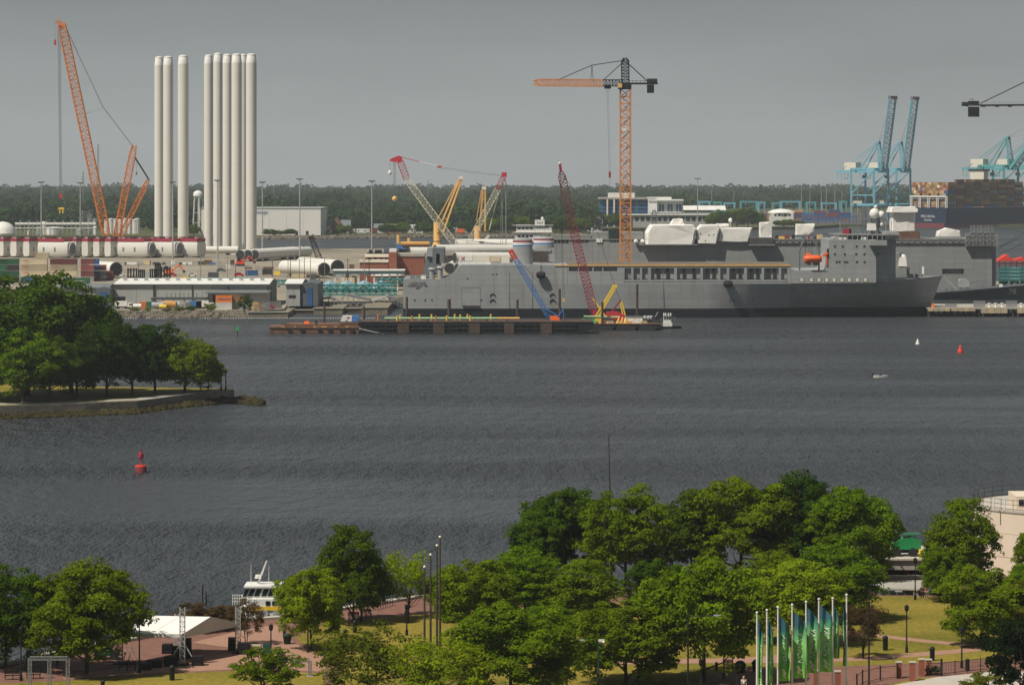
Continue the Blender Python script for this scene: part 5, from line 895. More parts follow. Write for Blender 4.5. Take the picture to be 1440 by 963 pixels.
# ------------------------------------------------------------------ the grey cargo ship
YN, YF, YC = 1197., 1229., 1213.
n_ = lambda px: X(px,YN); zn = lambda py: Z(py,YN)
cs = thing('cargo_ship', 'long grey cargo ship with a raised bow and side gallery, in front', 'cargo ship', (n_(940),YC,0))
sta = [(567,16,16,15.4,12.5),(573,16,16,15.8,12.5),(620,16,16,16,12.5),(990,16,16,15.6,12.5),(1050,16,16,13.0,12.5),(1085,16,16,10.6,12.55),(1112,16,16,8.8,12.6),(1160,15.8,12.6,6.2,12.8),(1200,15.4,10.2,5.0,13.1),(1240,14.,7.6,3.0,13.5),(1268,11.6,5.2,1.7,13.9),(1290,8.,3.0,.8,14.3),(1304,4.8,1.5,.3,14.6),(1314,2.4,.6,.15,14.8),(1325,.3,.2,.1,15.0)]
def ring(px, ht, hm, hw, zt):
    x = X(px, YC if px > 1250 else YN+(YC-YN)*max(0,(px-1112))/138 if px > 1112 else YN); dx = lambda z: -max(0,(px-1285))/40*(15-z)/15*5.6
    r = [(hw,-1),(hw,3.4),(hw+(ht-hw)*.34,6.6),(hw+(ht-hw)*.70,9.9),(ht,zt)]
    return [(x+dx(z),YC-h,z) for h, z in r]+[(x+dx(z),YC+h,z) for h, z in r[::-1]]
rings = [ring(*s) for s in sta]
lo = [[p for p in (r[1],r[0],r[-1],r[-2])] for r in rings]; q = MB()
q.loft([[r[0],r[1],r[-2],r[-1]] for r in rings]).build('boot_topping', 'boot', cs)
q = MB(); q.loft([[(p[0],p[1],p[2]+.001) for p in r[1:-1]] for r in rings[:7]]).build('hull', 'hull_grey', cs, True); q = MB(); q.loft([r[1:-1] for r in rings[6:]]).build('bow', 'hull_grey', cs, True)
q = MB(); pr = [(n_(567),12.51),(n_(798),12.51),(n_(798),19.4),(n_(649),19.4),(n_(644),18.6),(n_(637),16.4),(n_(627),14.7),(n_(618),14.2),(n_(567),14.2)]
q.vprism(pr, YN, YF).build('after_hull', 'hull_grey', cs)
def gallery(px0, px1, zlo, zhi, ztop, open_, depth=.95, zb=12.51):
    """open gallery in the ship side: sill wall, head strip, posts between the openings, floor with a painted shade bar and inner wall behind"""
    MB().box(n_(px0),n_(px1),YN,YN+.5,zb,zlo).build('gallery_sill', 'hull_grey', cs); MB().box(n_(px0),n_(px1),YN,YN+.5,zhi,ztop).build('gallery_head', 'hull_grey', cs)
    MB().box(n_(px0),n_(px1),YN+depth,YF-.1,zb,ztop-.4).build('gallery_inner_wall', 'hull_grey', cs); MB().box(n_(px0),n_(px1),YN+.5,YN+depth,zlo-.6,zlo+.35).build('gallery_floor_shade', 'dark', cs); MB().box(n_(px0),n_(px1),YN-.0,YF,ztop+.001,ztop+.25).build('gallery_roof', 'deck_tan', cs)  # dark floor bar paints in the shade along the sill
    e = [px0]+[v for ab in open_ for v in ab]+[px1]
    for a, b in zip(e[::2], e[1::2]):
        if b > a: MB().box(n_(a),n_(b),YN,YN+.5,zlo+.001,zhi-.001).build('gallery_post', 'hull_grey', cs)
gallery(798.2, 877.8, zn(381.5), zn(375.6), 19.4, [(800,813),(814,833),(835,847),(848.5,868)])
ops = [(878.5,887.5),(891,900),(903,911),(915.5,948),(952,985),(988.5,1009.5),(1013,1022),(1025.5,1046.5),(1050.5,1071),(1074.5,1095),(1098.5,1107)]
gallery(878, 1112, zn(393.5), zn(377), 19.4, ops)
for a, b in ops:                                   # dark bulkhead frames behind the openings
    MB().box(n_(a)-.3,n_(b)+.3,YN-.10,YN+.0,zn(396),zn(394.2)).build('sill_plate', 'hull_grey', cs)
    if b-a > 12:
        for f in (.3, .72): x = n_(a+(b-a)*f); MB().box(x-.5,x+.5,YN+.55,YN+.93,zn(393.5),zn(377.5)).build('inner_frame', 'dark', cs)
MB().bar((n_(780),YN-.05,zn(373.2)),(n_(1112),YN-.05,zn(373.2)),.35,.45).build('deck_edge', 'amber', cs); 
for px in range(640, 780, 10): MB().bar((n_(px),YN+.2,19.4),(n_(px),YN+.2,20.4),.09).build('stanchion', 'hull_grey', cs)
# forward house
MB().vprism([(n_(1112.3),12.62),(n_(1232),12.9),(n_(1232),zn(337)),(n_(1166),zn(337)),(n_(1166),zn(358)),(n_(1160),zn(380)),(n_(1120),zn(380.5)),(n_(1112.3),zn(378))],YN,YF).build('deckhouse', 'hull_grey', cs)
MB().prism([(n_(1232.1),YN+2.6),(n_(1262),YN+5.4),(n_(1266),YC),(n_(1262),YF-5.4),(n_(1232.1),YF-2.6)],13.,zn(337)).build('house_front', 'hull_grey', cs)
MB().vprism([(n_(1222),zn(345)),(n_(1246),zn(345)),(n_(1246),zn(338)),(n_(1222),zn(338))],YN-3.2,YN+2.5).build('bridge_wing', 'hull_grey', cs)
MB().box(n_(1176),n_(1264),YN+1,YF-1,zn(331.5),zn(330)).build('bridge_roof', 'deck_grey', cs); MB().box(n_(1246),n_(1265),YN+1.6,YF-2,zn(337),zn(327)).build('wheelhouse', 'hull_grey', cs)
MB().box(n_(1190),n_(1246),YN+4,YF-4,zn(337)+.01,zn(331.6)).build('upper_house', 'slate', cs)
for px in range(1178, 1246, 7): MB().bar((n_(px),YN+.5,zn(337)),(n_(px),YN+.5,zn(331.5)),.25).build('awning_post', 'hull_grey', cs)
for px in (1180.5,1187,1215): MB().cbox((n_(px),YN+1.2,zn(337)),(1.8,1.2,.9)).build('locker', 'white', cs)
for py, pl in ((346.5,(1174,1185,1204.5,1215.5)),(357.5,(1174,1188,1204,1215.5,1236)),(368.5,(1176.5,1180.5,1188,1191.5,1205,1216))):
    for px in pl:
        yy = YN if px < 1232 else YN+2.75; f = MB().box(n_(px)-.42,n_(px)+.42,yy-.06,yy+.1,zn(py+1.6),zn(py-1.6)).build('window', 'slate', cs); MB().box(n_(px)-.26,n_(px)+.26,yy-.09,yy-.055,zn(py+1.1),zn(py-1.1)).build('pane', 'glass_dark', f)
for px in (1127.5,1141,1151.8,1162.5,1173,1184,1194.5,1205.5,1217):
    f = MB().vprism([(n_(px)-.8,zn(396.4)),(n_(px)+.8,zn(396.4)),(n_(px)+.8,zn(391.4)),(n_(px)+.5,zn(390)),(n_(px)-.5,zn(390)),(n_(px)-.8,zn(391.4))],YN-.06,YN+.1).build('freeing_port', 'slate', cs); MB().box(n_(px)-.55,n_(px)+.55,YN-.1,YN-.055,zn(396),zn(391)).build('port_cover', 'cream', f)
# bow deck gear
for px in (1281,1288,1296): MB().cbox((X(px,YC),YC-2,14.5),(1.2,1.2,1.1)).build('winch', 'slate', cs)
MB().tube((X(1298.5,YC),YC,14.4),(X(1298.5,YC),YC,Z(375,YC)),.5).build('bow_mast', 'white', cs)
for px in range(1255, 1322, 6): MB().bar((X(px,YC),YC-9+(px-1255)*.13,14.3),(X(px,YC),YC-9+(px-1255)*.13,15.5),.1).build('bow_stanchion', 'galv', cs)
# radar masts over the bridge
MB().lattice((n_(1222.5),YC,zn(330)),(n_(1222.5),YC,zn(291)),1.5,1.5,9,.12,ends=(1,.5)).build('lattice_mast', 'slate', cs); MB().box(n_(1216),n_(1229),YC-1,YC+1,zn(310.5),zn(309)).build('mast_platform', 'slate', cs)
MB().lattice((n_(1238),YC,zn(330)),(n_(1238),YC,zn(309)),2.6,2.6,4,.2).build('radar_tower', 'slate', cs); MB().box(n_(1231),n_(1250),YC-2.5,YC+2.5,zn(309.5),zn(308)).build('radar_platform', 'slate', cs)
for px, py, r in ((1236,301.5,2.0),(1245.5,303,1.45),(1238,291.5,.65),(1246,316.5,.8),(1230,320,1.0)): MB().ball((n_(px),YC-1.5,zn(py)),r,14,1.05).build('radome', 'white', cs, True)
MB().cbox((n_(1231),YC-3,zn(325)),(3.4,2.4,2.6),0,.2).build('white_cover', 'white', cs); MB().cbox((n_(1208),YC,zn(330)),(4,3,2.6)).build('vent_house', 'slate', cs); MB().cbox((n_(1197),YC,zn(330)),(3,3,1.9)).build('vent_house', 'redw', cs)
for px in (1186,1251,1259): MB().tube((n_(px),YC-4,zn(330)),(n_(px),YC-4,zn(312)),.13,n=6).build('whip_aerial', 'galv', cs)
# davit
for sx, px in ((1,1124.5),(-1,1152)):
    MB().path([(n_(px),YN+1,zn(380)),(n_(px),YN+1,zn(352)),(n_(px+sx*9),YN+1,zn(333))],.35,6).build('davit', 'slate', cs)
for px in (1133,1138,1142): MB().tube((n_(px),YN+1,zn(358)),(n_(px),YN+1,zn(335)),.08,n=5).build('fall_rope', 'dark', cs)
t = thing('lifeboat', 'bright orange lifeboat hanging in its davits on the grey ship', 'lifeboat', (n_(1142),YN-.5,zn(370))); b = []
for f, w in ((0,.12),(.06,.55),(.2,.95),(.8,1.),(.94,.62),(1.,.2)):
    x = n_(1130)+(n_(1155.5)-n_(1130))*f; h = zn(358.2)-zn(369.4); b.append([(x,YN-.5+1.4*w*math.cos(a),zn(364.2)+h/2*(w*.4+.6)*math.sin(a)) for a in [k*math.pi/5 for k in range(10)]])
MB().loft(b).build('hull', 'orange_boat', t, True); MB().cbox((n_(1136),YN-.5,zn(359.6)),(2,1.4,1.0),0,.25).build('canopy_hatch', 'orange_boat', t); MB().box(n_(1131),n_(1154.5),YN-1.98,YN-1.9,zn(364.8),zn(364)).build('rubbing_strake', 'maroon', t)
for px in (1136,1147): MB().cbox((n_(px),YN-.3,zn(373)),(2.2,1.,1.5)).build('chock', 'slate', t)
t = thing('rescue_boat', 'small orange rescue boat beside the lifeboat', 'rescue boat', (n_(1160),YN,zn(362))); MB().vprism([(n_(1156.5),zn(358.5)),(n_(1163.5),zn(354.5)),(n_(1164),zn(358)),(n_(1158),zn(361.5))],YN-.6,YN+.8).build('hull', 'orange_boat', t); MB().box(n_(1161.3),n_(1163.3),YN-.4,YN+.4,zn(373),zn(358.4)).build('cradle_post', 'orange_boat', t); MB().box(n_(1162.8),n_(1166),YN+.2,YN+.6,zn(366),zn(350)).build('launch_frame', 'dark', t)
# funnels with red, white and blue bands
def funnel(px0, px1, py0, py1, Yc, label, legs=False):
    s = S(Yc); xc, a = X((px0+px1)/2,Yc), (px1-px0)*s/2; z0, z1 = Z(py0,Yc), Z(py1,Yc); h = z1-z0; f = MB().lathe((xc,Yc,z0),[(a,0),(a,h*.70)],28,1,.55).build('funnel', 'hull_grey', cs, True) if not legs else MB().lathe((xc,Yc,z0+h*.5),[(a,0),(a,h*.2)],28,1,.55).build('funnel', 'hull_grey', cs, True)
    for m, u, v in (('blue',.70,.75),('white',.75,.84),('redw',.84,.895),('hull_grey',.895,.93)): MB().lathe((xc,Yc,z0),[(a*1.004,h*u),(a*1.004,h*v)],28,1,.552).build('stripe', m, f, True)
    MB().lathe((xc,Yc,z0+h*.93),[(a,0),(a*.9,h*.045),(a*.5,h*.075),(.05,h*.085)],28,1,.55).build('top', 'hull_grey', f, True); MB().cbox((xc+a*.1,Yc,z0+h*.97),(a*.9,a*.4,h*.05)).build('exhaust', 'black', f)
    if legs:
        for x, m in ((xc+a*.78,'hull_grey'),): MB().vprism([(x-a*.22,z0),(x+a*.3,z0),(x+a*.2,z0+h*.55),(x-a*.45,z0+h*.55)],Yc-2,Yc+2).build('support_leg', m, f)
        MB().vprism([(xc-a,z0+h*.42),(xc+a*.7,z0+h*.42),(xc+a*.7,z0+h*.52),(xc-a,z0+h*.52)],Yc-2.4,Yc+2.4).build('bridge_beam', 'hull_grey', f); MB().bar((xc+a*.05,Yc-1,z0+h*.45),(xc+a*.55,Yc-1,z0+.2),.35).build('brace', 'steel', f)
funnel(721.2,749,374,334.5,1203,'',False); funnel(750.5,779,368,332.5,1222,'',True)
# stern ramp, winches, name
MB().vprism([(n_(598.5),zn(361)),(n_(600.5),zn(349.2)),(n_(608),zn(349)),(n_(608),zn(361.8))],YN+6,YF-6).build('stern_ramp', 'galv', cs); MB().vprism([(n_(593),zn(388)),(n_(599),zn(361.9)),(n_(607.6),zn(361.9)),(n_(607),zn(392))],YN+7,YF-7).build('stern_ramp', 'slate', cs)
for a, b, c, d in ((607.8,613,349.5,387),(618,624,349.5,370),(613.02,617.98,349.5,357.5),(613.02,617.98,372,386)): MB().box(n_(a),n_(b),YN+4,YF-4,zn(d),zn(c)).build('ramp_tower', 'slate', cs)
MB().box(n_(613),n_(618),YN+8,YF-8,zn(386),zn(357)).build('tower_core', 'dark', cs)
for px, py in ((607.5,381),(619,379)): MB().tube((n_(px),YN+2,14.2),(n_(px),YN+2,zn(py)),1.,n=12).build('ventilator', 'hull_grey', cs, True); MB().lathe((n_(px),YN+2,zn(py)),[(1.1,0),(1.5,.5),(1.2,1.1),(.1,1.3)],12).build('ventilator_cowl', 'hull_grey', cs, True)
for px, m in ((611,'yellow'),(580,'slate'),(588,'slate'),(595,'white'),(574,'galv')): MB().cbox((n_(px),YN+2.5,14.2),(2.,1.6,1.3),0,.15).build('winch', m, cs)
for px in range(569, 617, 4): MB().bar((n_(px),YN+.2,14.2),(n_(px),YN+.2,15.4),.1).build('stanchion', 'galv', cs)
MB().bar((n_(568),YN+.2,15.35),(n_(617),YN+.2,15.35),.09).build('handrail', 'galv', cs)
for b, py, sz in (('CAPE RISE',400.2,1.35),('NORFOLK VA',403.6,1.2),('IMO',406.6,.9)): text('ship_name', b, sz, (n_(587.5),YN-.03,zn(py)), 'black', cs)
for c in ((649.5,675.5,404.2,404.6),(649.5,675.5,429.2,429.8),(649.2,649.6,404.2,429.8),(675.3,675.7,404.2,429.8)): MB().box(n_(c[0]),n_(c[1]),YN-.05,YN+.02,zn(c[3]),zn(c[2])).build('side_door_frame', 'slate', cs)
MB().box(n_(650),n_(675),YN-.7,YN-.05,zn(431),zn(430)).build('door_ledge', 'dkrust', cs)
for px, py in ((693,417),(693,425),(777,417),(777,425),(1029.5,425.5)): 
    MB().path([(n_(px)+1.0*math.cos(a),YN-.1,zn(py)+1.0*math.sin(a)) for a in [k*math.pi/5 for k in range(6)]],.16,5).build('draught_ring', 'black', cs)
for px, py in ((657.5,392),(693,386),(698.5,386),(583,422),(598,422),(607.5,422),(677,422)): MB().tube((n_(px),YN-.04,zn(py)),(n_(px),YN+.1,zn(py)),.3,n=8).build('scupper', 'black', cs)
for px in (716.5,748.5,933): MB().box(n_(px)-.1,n_(px)+.1,YN-.06,YN+.02,3.5,zn(382)).build('plate_seam', 'slate', cs)
MB().box(n_(648),n_(716),YN+1,YN+12,zn(376.5),zn(375)).build('side_deck', 'deck_grey', cs)
# things on the after deck: cream tanks and containers
for i, (a, b, tp, bt, m, l) in enumerate(((645,664,359.5,367,'white','white container with a red cross mark left on the after deck'),(664.4,688,359.5,367.5,'cream','cream box in the middle of the after deck row'),(688.5,703,360,368,'beige','tan round box right of the cream box'),(704,716.5,359,370,'cream','cream container at the right end of the after deck row'),(644,690,367.8,372.5,'white','long white box under the after deck row'),(650,668,379,384,'white','white container with red mark seen through the side opening'))):
    Y = 1208. if i < 5 else 1240.; t = thing('deck_container', l, 'container', (X((a+b)/2,Y),Y,Z(bt,Y)), 'boxes on the after deck'); MB().box(X(a,Y),X(b,Y),Y,Y+2.5,Z(bt,Y),Z(tp,Y)).build('body', m, t)
    for px in (a,b-.6): MB().box(X(px,Y),X(px+.6,Y),Y-.06,Y,Z(bt,Y),Z(tp,Y)).build('corner_post', m, t)
    if i in (0,5): x, z, s = X(a+4+2*(i == 0),Y), Z((tp+bt)/2,Y), .6; MB().bar((x-s,Y-.05,z-s),(x+s,Y-.05,z+s),.22).bar((x-s,Y-.05,z+s),(x+s,Y-.05,z-s),.22).build('mark', 'bright_red', t)
# fenders on the hull
for px, py, l in ((760.5,386.5,'black fender hanging high amidships left of the red crane'),(1023.5,399,'black fender hanging below the ship gallery')):
    t = thing('hull_fender', l, 'fender', (n_(px),YN-1.4,zn(py)), 'black hull fenders'); MB().loft([[(n_(px)+u,YN-1.3+r*math.cos(a)*.85,zn(py)+r*math.sin(a)) for a in [k*math.pi/6 for k in range(12)]] for u, r in ((-1.7,.5),(-1.4,1.1),(0,1.35),(1.4,1.1),(1.7,.5))]).build('fender', 'rubber', t, True); MB().path([(n_(px),YN-.6,zn(py)+1),(n_(px),YN-.1,19.4 if px < 800 else zn(396))],.08).build('lanyard', 'dark', t)
# ------------------------------------------------------------------ big flat-topped grey hull behind
YB = 1330.; nb = lambda px: X(px,YB); zb = lambda py: Z(py,YB)
bh = thing('grey_naval_hull', 'high flat topped grey naval hull moored behind the cargo ship', 'naval ship', (nb(1090),YB+15,0)); zt = zb(337.5)
for a, b, c, d in ((779,1325,-1,zt),(1355.5,1395,-1,zt),(1325.02,1355.48,zb(378),zt),(1325.02,1355.48,-1,zb(385.5))): MB().box(nb(a),nb(b),YB,YB+2,c,d).build('side_plating', 'navy_grey', bh)
MB().prism([(nb(779),YB+2),(nb(1395),YB+2),(nb(1404.5),YB+10),(nb(1404.5),YB+38),(nb(779),YB+38)],-1,zt-.02).build('hull', 'navy_grey', bh); MB().prism([(nb(1395)+.01,YB),(nb(1404.5),YB+8),(nb(1404.5),YB+9.9),(nb(1395)+.01,YB+2)],-1,zt).build('quarter', 'hull_shaded', bh); MB().prism([(nb(778.5),YB-.3),(nb(1396),YB-.3),(nb(1405),YB+8),(nb(1405),YB+38),(nb(778.5),YB+38)],zt+.01,zt+.35).build('flight_deck', 'deck_grey', bh)  # quarter's darker colour paints in the shade of its turned side
for px in range(1060, 1392, 9): MB().box(nb(px),nb(px)+.25,YB-.35,YB-.02,zb(345),zt-.05).build('catwalk_bracket', 'navy_grey', bh)
MB().box(nb(1062),nb(1392),YB-.9,YB-.36,zb(339.5),zb(338.9)).build('catwalk', 'deck_grey', bh)
for a, b, c, d in ((778,800,337,342),(803,828,336.5,341),(857,870,322,341)): 
    w = (b-a)/4
    for k in range(4): MB().box(nb(a+w*k+.5),nb(a+w*(k+1)-.5),YB-.08,YB+.1,zb(d),zb(c)).build('opening', 'dark', bh)
MB().box(nb(833),nb(905),YB+4,YB+24,zt,zb(327)).build('deck_house', 'navy_grey', bh); MB().box(nb(780),nb(832),YB+6,YB+20,zt,zb(331)).build('deck_house', 'deck_grey', bh); MB().box(nb(856),nb(871),YB+2,YB+6,zt,zb(322.5)).build('deck_office', 'dgreen', bh); MB().box(nb(838.5),nb(847),YB-.4,YB-.09,zb(341),zb(335.5)).build('white_panel', 'white', bh)
MB().box(nb(899),nb(980),YB-4.5,YB,zb(344.4),zb(343.2)).build('sponson', 'navy_grey', bh); MB().box(nb(1053),nb(1089),YB-3.5,YB,zb(345),zb(343.5)).build('sponson', 'navy_grey', bh); MB().box(nb(1054),nb(1087),YB-3.4,YB-.1,zb(343.4),zb(334)).build('sponson_tarp', 'tarp_dark', bh)
for px, py, r in ((894,339.5,.9),(903.5,339.5,.9)): MB().ball((nb(px),YB-1,zb(py)),r,12,1).build('raft_canister', 'white', bh, True)
for px in (1050,1062): pass
t_ = thing('grey_mast', 'dark antenna mast standing behind the white wrapped deck structures', 'mast', (nb(923),YB+20,zt)); MB().lattice((nb(923),YB+20,zt),(nb(923),YB+20,zb(296)),1.6,1.6,8,.14,ends=(1,.5)).build('mast', 'slate', t_)
for py in (301,306,311): MB().box(nb(917),nb(930),YB+19,YB+21,zb(py)-.2,zb(py)+.2).build('yard', 'slate', t_)
t_ = thing('satellite_dome', 'white radar dome on a post behind the wrapped deck structures', 'dome', (nb(1029.5),YB+10,zt)); MB().tube((nb(1029.5),YB+10,zt),(nb(1029.5),YB+10,zb(313)),.35).build('post', 'galv', t_); MB().ball((nb(1029.5),YB+10,zb(310.5)),.85,14,1.2).build('dome', 'white', t_, True)
rgw = random.Random(3)
def wrapped(px, poly, y0, y1, label, name='wrapped_structure', k=.9):
    """a shrink-wrapped deck structure: front face drawn in, creased sides; poly in photo points"""
    P_ = [(nb(a), zb(b)) for a, b in poly]; cx, cz = sum(p[0] for p in P_)/len(P_), sum(p[1] for p in P_)/len(P_)
    D = []                                          # denser outline for creases
    for a, b in zip(P_, P_[1:]+P_[:1]):
        for f in (0,.34,.67): D.append((a[0]+(b[0]-a[0])*f, a[1]+(b[1]-a[1])*f))
    R_ = []
    for y, f in ((y0,k),(y0+1.2,1.),((y0+y1)/2,1.015),(y1-1.2,1.),(y1,k)): R_.append([(cx+(x-cx)*f+rgw.uniform(-.14,.14), y+rgw.uniform(-.18,.18), max(cz+(z-cz)*(f if z > cz else 1)+rgw.uniform(-.1,.1), zb(344)+.0)) for x, z in D])
    q = MB().loft(R_); t = one(name, label, 'wrapped structure', q, 'wrap', 'white wrapped structures on the flat deck'); return t
wrapped(0, [(907.5,343.3),(907.5,327),(914.5,316),(974,316),(979.5,322),(975,343.3)], YB-4.4, YB+9, 'large white wrapped block overhanging the grey deck edge'); wrapped(0, [(941.5,317),(946.5,308.5),(960,307.5),(963.5,316.5)], YB-1, YB+7, 'small white wrapped box on top of the large wrapped block')
wrapped(0, [(980,342),(979.5,322),(985,316),(1009,315.5),(1012,320),(1007,342)], YB-3, YB+7, 'white wrapped block with three small dark holes'); wrapped(0, [(1008,339.5),(1012,320.5),(1058,320.5),(1053,339.5)], YB-1.5, YB+9, 'long low white wrapped block right of the holed one'); wrapped(0, [(1009.5,320),(1010,315.3),(1028,315.3),(1028,320)], YB+9.5, YB+16, 'thin white wrapped roof showing behind the holed block')
wrapped(0, [(1069.5,337),(1069.5,313),(1083.5,313),(1087,318),(1087,337)], YB+4, YB+10, 'small upright white wrapped box left of the lifeboat'); wrapped(0, [(1256.5,325),(1257.5,299),(1289.5,299),(1289.5,325)], YB+5, YB+16, 'tall white wrapped tower behind the bow of the cargo ship'); wrapped(0, [(1252.5,299),(1255,291.5),(1289,291),(1294,296),(1292,299)], YB+3.4, YB+17, 'overhanging white cap of the tall wrapped tower'); wrapped(0, [(1320,333),(1321,326),(1334,321),(1353,325),(1354.5,333)], YB+4, YB+12, 'low white tent near the right end of the grey deck')
for a in ((1122,330,1150,315),): wrapped(0, [(1122,331),(1122,316),(1149,315.5),(1147.5,326),(1136,331)], YB+8, YB+14, 'white wrapped box with a torn corner behind the davits')
for px, py in ((984.5,328.5),(996.5,330.5),(1003,330),(991.5,338.5)): MB().tube((nb(px),YB-3.05,zb(py)),(nb(px),YB-2.6,zb(py)),.3,n=8).build('vent_hole', 'black', bh)
MB().box(nb(1266),nb(1294),YB+1,YB+8,zt+.36,zb(326)).build('scaffold_base', 'rust', bh)
# scaffolding at the right end
t = thing('scaffolding', 'grey scaffolding wrapped round the right end of the grey hull', 'scaffolding', (nb(1380),YB-1.5,zb(346)))
for row in range(5):
    z0, z1 = zb(346-row*6), zb(340-row*6); a, b = (1357,1402) if row < 3 else (1364,1398)
    MB().box(nb(a),nb(b),YB-2.2,YB-.2,z0-.08,z0+.05).build('deck_board', 'scaffold', t)
    for px in range(a, b+1, 5): MB().bar((nb(px),YB-2.1,z0),(nb(px),YB-2.1,z1),.14).build('standard', 'galv', t)
    for dz in (.6,1.2): MB().bar((nb(a),YB-2.15,z0+dz),(nb(b),YB-2.15,z0+dz),.11).build('guard_rail', 'galv', t)
    for px in range(a, b-4, 10): MB().bar((nb(px),YB-2.15,z0),(nb(px+5),YB-2.15,z1),.1).build('brace', 'galv', t)
MB().box(nb(1358),nb(1398),YB-1.9,YB-.1,zb(340),zb(328)).build('debris_net', 'scaffold', t)
rg = random.Random(21); 
for i in range(26):                               # small gear along the deck edge
    px = rg.uniform(1062,1250); m = rg.choice(['rust','galv','amber','tan','bright_red','white','dark','redw']); w = rg.uniform(.8,2.6); MB().cbox((nb(px),YB+1.5+rg.uniform(0,4),zt+.36),(w,1.2,rg.uniform(.6,1.9))).build('deck_gear', m, bh)
# ------------------------------------------------------------------ destroyer at the right
YD = 1262.; nd = lambda px: X(px,YD); zd_ = lambda py: Z(py,YD); ds = thing('destroyer', 'grey warship with a gun turret at the right edge of the picture', 'warship', (nb(1380),YD+8,0)); r_ = []
for px, ht, hw, py in ((1180,8.5,8.,414),(1300,8.5,7.4,412.6),(1360,8.4,6.2,408.5),(1440,7.4,4.2,401.5),(1500,5.6,2.0,397),(1560,2.,.4,393),(1585,.2,.1,391)): r_.append([(nd(px),YD+8.5-hw,-1),(nd(px),YD+8.5-(ht+hw)/2+.4,4),(nd(px),YD+8.5-ht,zd_(py)),(nd(px),YD+8.5+ht,zd_(py)),(nd(px),YD+8.5+(ht+hw)/2-.4,4),(nd(px),YD+8.5+hw,-1)])
MB().loft(r_).build('hull', 'hull_shaded', ds)  # shade of the flared bow is put into this dark hull colour
xg, yg, zg = nd(1360), YD+8.5, zd_(406.5); MB().lathe((xg,yg,zg),[(1.9,0),(1.9,.4)],20).build('turret_ring', 'slate', ds); g_ = MB().vprism([(xg-2,zg+.4),(xg+1.6,zg+.4),(xg+2.0,zg+1.6),(xg+1.5,zg+3.2),(xg+.6,zg+3.7),(xg-1.6,zg+3.7),(xg-2.1,zg+3.)],yg-1.7,yg+1.7).build('gun_turret', 'galv', ds); MB().tube((xg+1.5,yg,zg+2.1),(xg+7.6,yg,zg+3.2),.2,.13).build('barrel', 'slate', g_)
MB().prism([(nd(1190),YD+2.5),(nd(1276),YD+2.5),(nd(1283),YD+8.5),(nd(1276),YD+14.5),(nd(1190),YD+14.5)],zd_(413),zd_(377)).build('superstructure', 'navy_grey', ds); MB().prism([(nd(1200),YD+4),(nd(1266),YD+4),(nd(1272),YD+8.5),(nd(1266),YD+13),(nd(1200),YD+13)],zd_(377),zd_(356)).build('bridge', 'navy_grey', ds)
MB().lathe((nd(1273),YD+7,zd_(377)),[(1.5,0),(1.6,1.2),(1.6,3.6),(1.1,4.8),(.1,5.2)],16).build('close_in_gun', 'white', ds, True); MB().cbox((nd(1271),YD+5,zd_(375)),(3.4,2.4,3.6),0,.3).build('canvas_cover', 'wrap', ds)
q = MB()
for k in range(9): q.bar((nd(1283+k),YD+3,zd_(408)),(nd(1277+k*1.3),YD+3.2,zd_(380+k*2.4)),.2)
q.build('ladder_frame', 'dark', ds); MB().bar((nd(1329),YD+2,zd_(390)),(nd(1347),YD+1,zd_(408)),.25).build('jackstaff_brace', 'galv', ds)
for px in range(1300, 1440, 7): MB().bar((nd(px),YD+.6,zd_(412.3-(px-1300)*.075)),(nd(px),YD+.6,zd_(412.3-(px-1300)*.075)+1.1),.09).build('stanchion', 'galv', ds)
for px in (1333,1342,1385,1405,1410,1421,1430): MB().cbox((nd(px),YD+5,zd_(412.3-(px-1300)*.075)-.1),(1.4,1.,1.2),0,.1).build('deck_gear', ('slate','white')[px % 3 == 0], ds)
text('hull_number', '78', 3.2, (nd(1424),YD+1.0,zd_(414)), 'steel', ds, (R(102),0,R(3)))
# pier at the right
t = thing('timber_pier', 'weathered timber pier with piles below the warship', 'pier', (X(1380,1206),1206,0)); pn = lambda px: X(px,1206.); pz = lambda py: Z(py,1206.)
MB().box(pn(1304),pn(1560),1207,1240,pz(435),pz(432.5)).build('deck', 'concrete', t)
for k, (a, b) in enumerate(((1305,1336),(1338,1372),(1380,1417),(1431,1462))): 
    for j in range(4): MB().box(pn(a+(b-a)*j/4)+.06,pn(a+(b-a)*(j+1)/4)-.06,1206.2,1206.9,pz(440.5 if k > 1 else 437.5),pz(432.6)).build('fascia_board', 'conc_tan' if (k+j) % 3 else 'tan', t)
for px in range(1307, 1450, 7): MB().tube((pn(px),1208,-1),(pn(px),1208,pz(433)),.45,n=8).build('pile', 'dkrust', t)
for px in range(1310, 1450, 9): MB().tube((pn(px),1222,-1),(pn(px),1222,pz(433)),.45,n=8).build('pile', 'dkrust', t)
for px in (1393,1402,1411,1438): MB().lathe((pn(px),1209,pz(432.5)),[(.5,0),(.35,.6),(.35,1.1),(.6,1.3),(.6,1.6)],8).build('bollard', 'white', t)
for a, b in ((1371,1388),(1417,1433),(1331,1348)):
    t2 = thing('site_barrier', 'grey mesh barrier on the timber pier, %s' % {1371:'middle one',1417:'right one',1331:'left one'}[a], 'barrier', (pn((a+b)/2),1210,pz(432.5)), 'barriers on the pier'); 
    for k in range(8): MB().box(pn(a+(b-a)*k/8)+.05,pn(a+(b-a)*(k+1)/8)-.05,1210,1210.2,pz(432.4),pz(423.5 if a != 1331 else 428)).build('panel', 'steel', t2)
MB().lathe((pn(1313.5),1209,pz(432.5)),[(.7,0),(.45,.9),(.2,1.6),(.05,1.9)],8).build('traffic_cone', 'orange_boat', t)
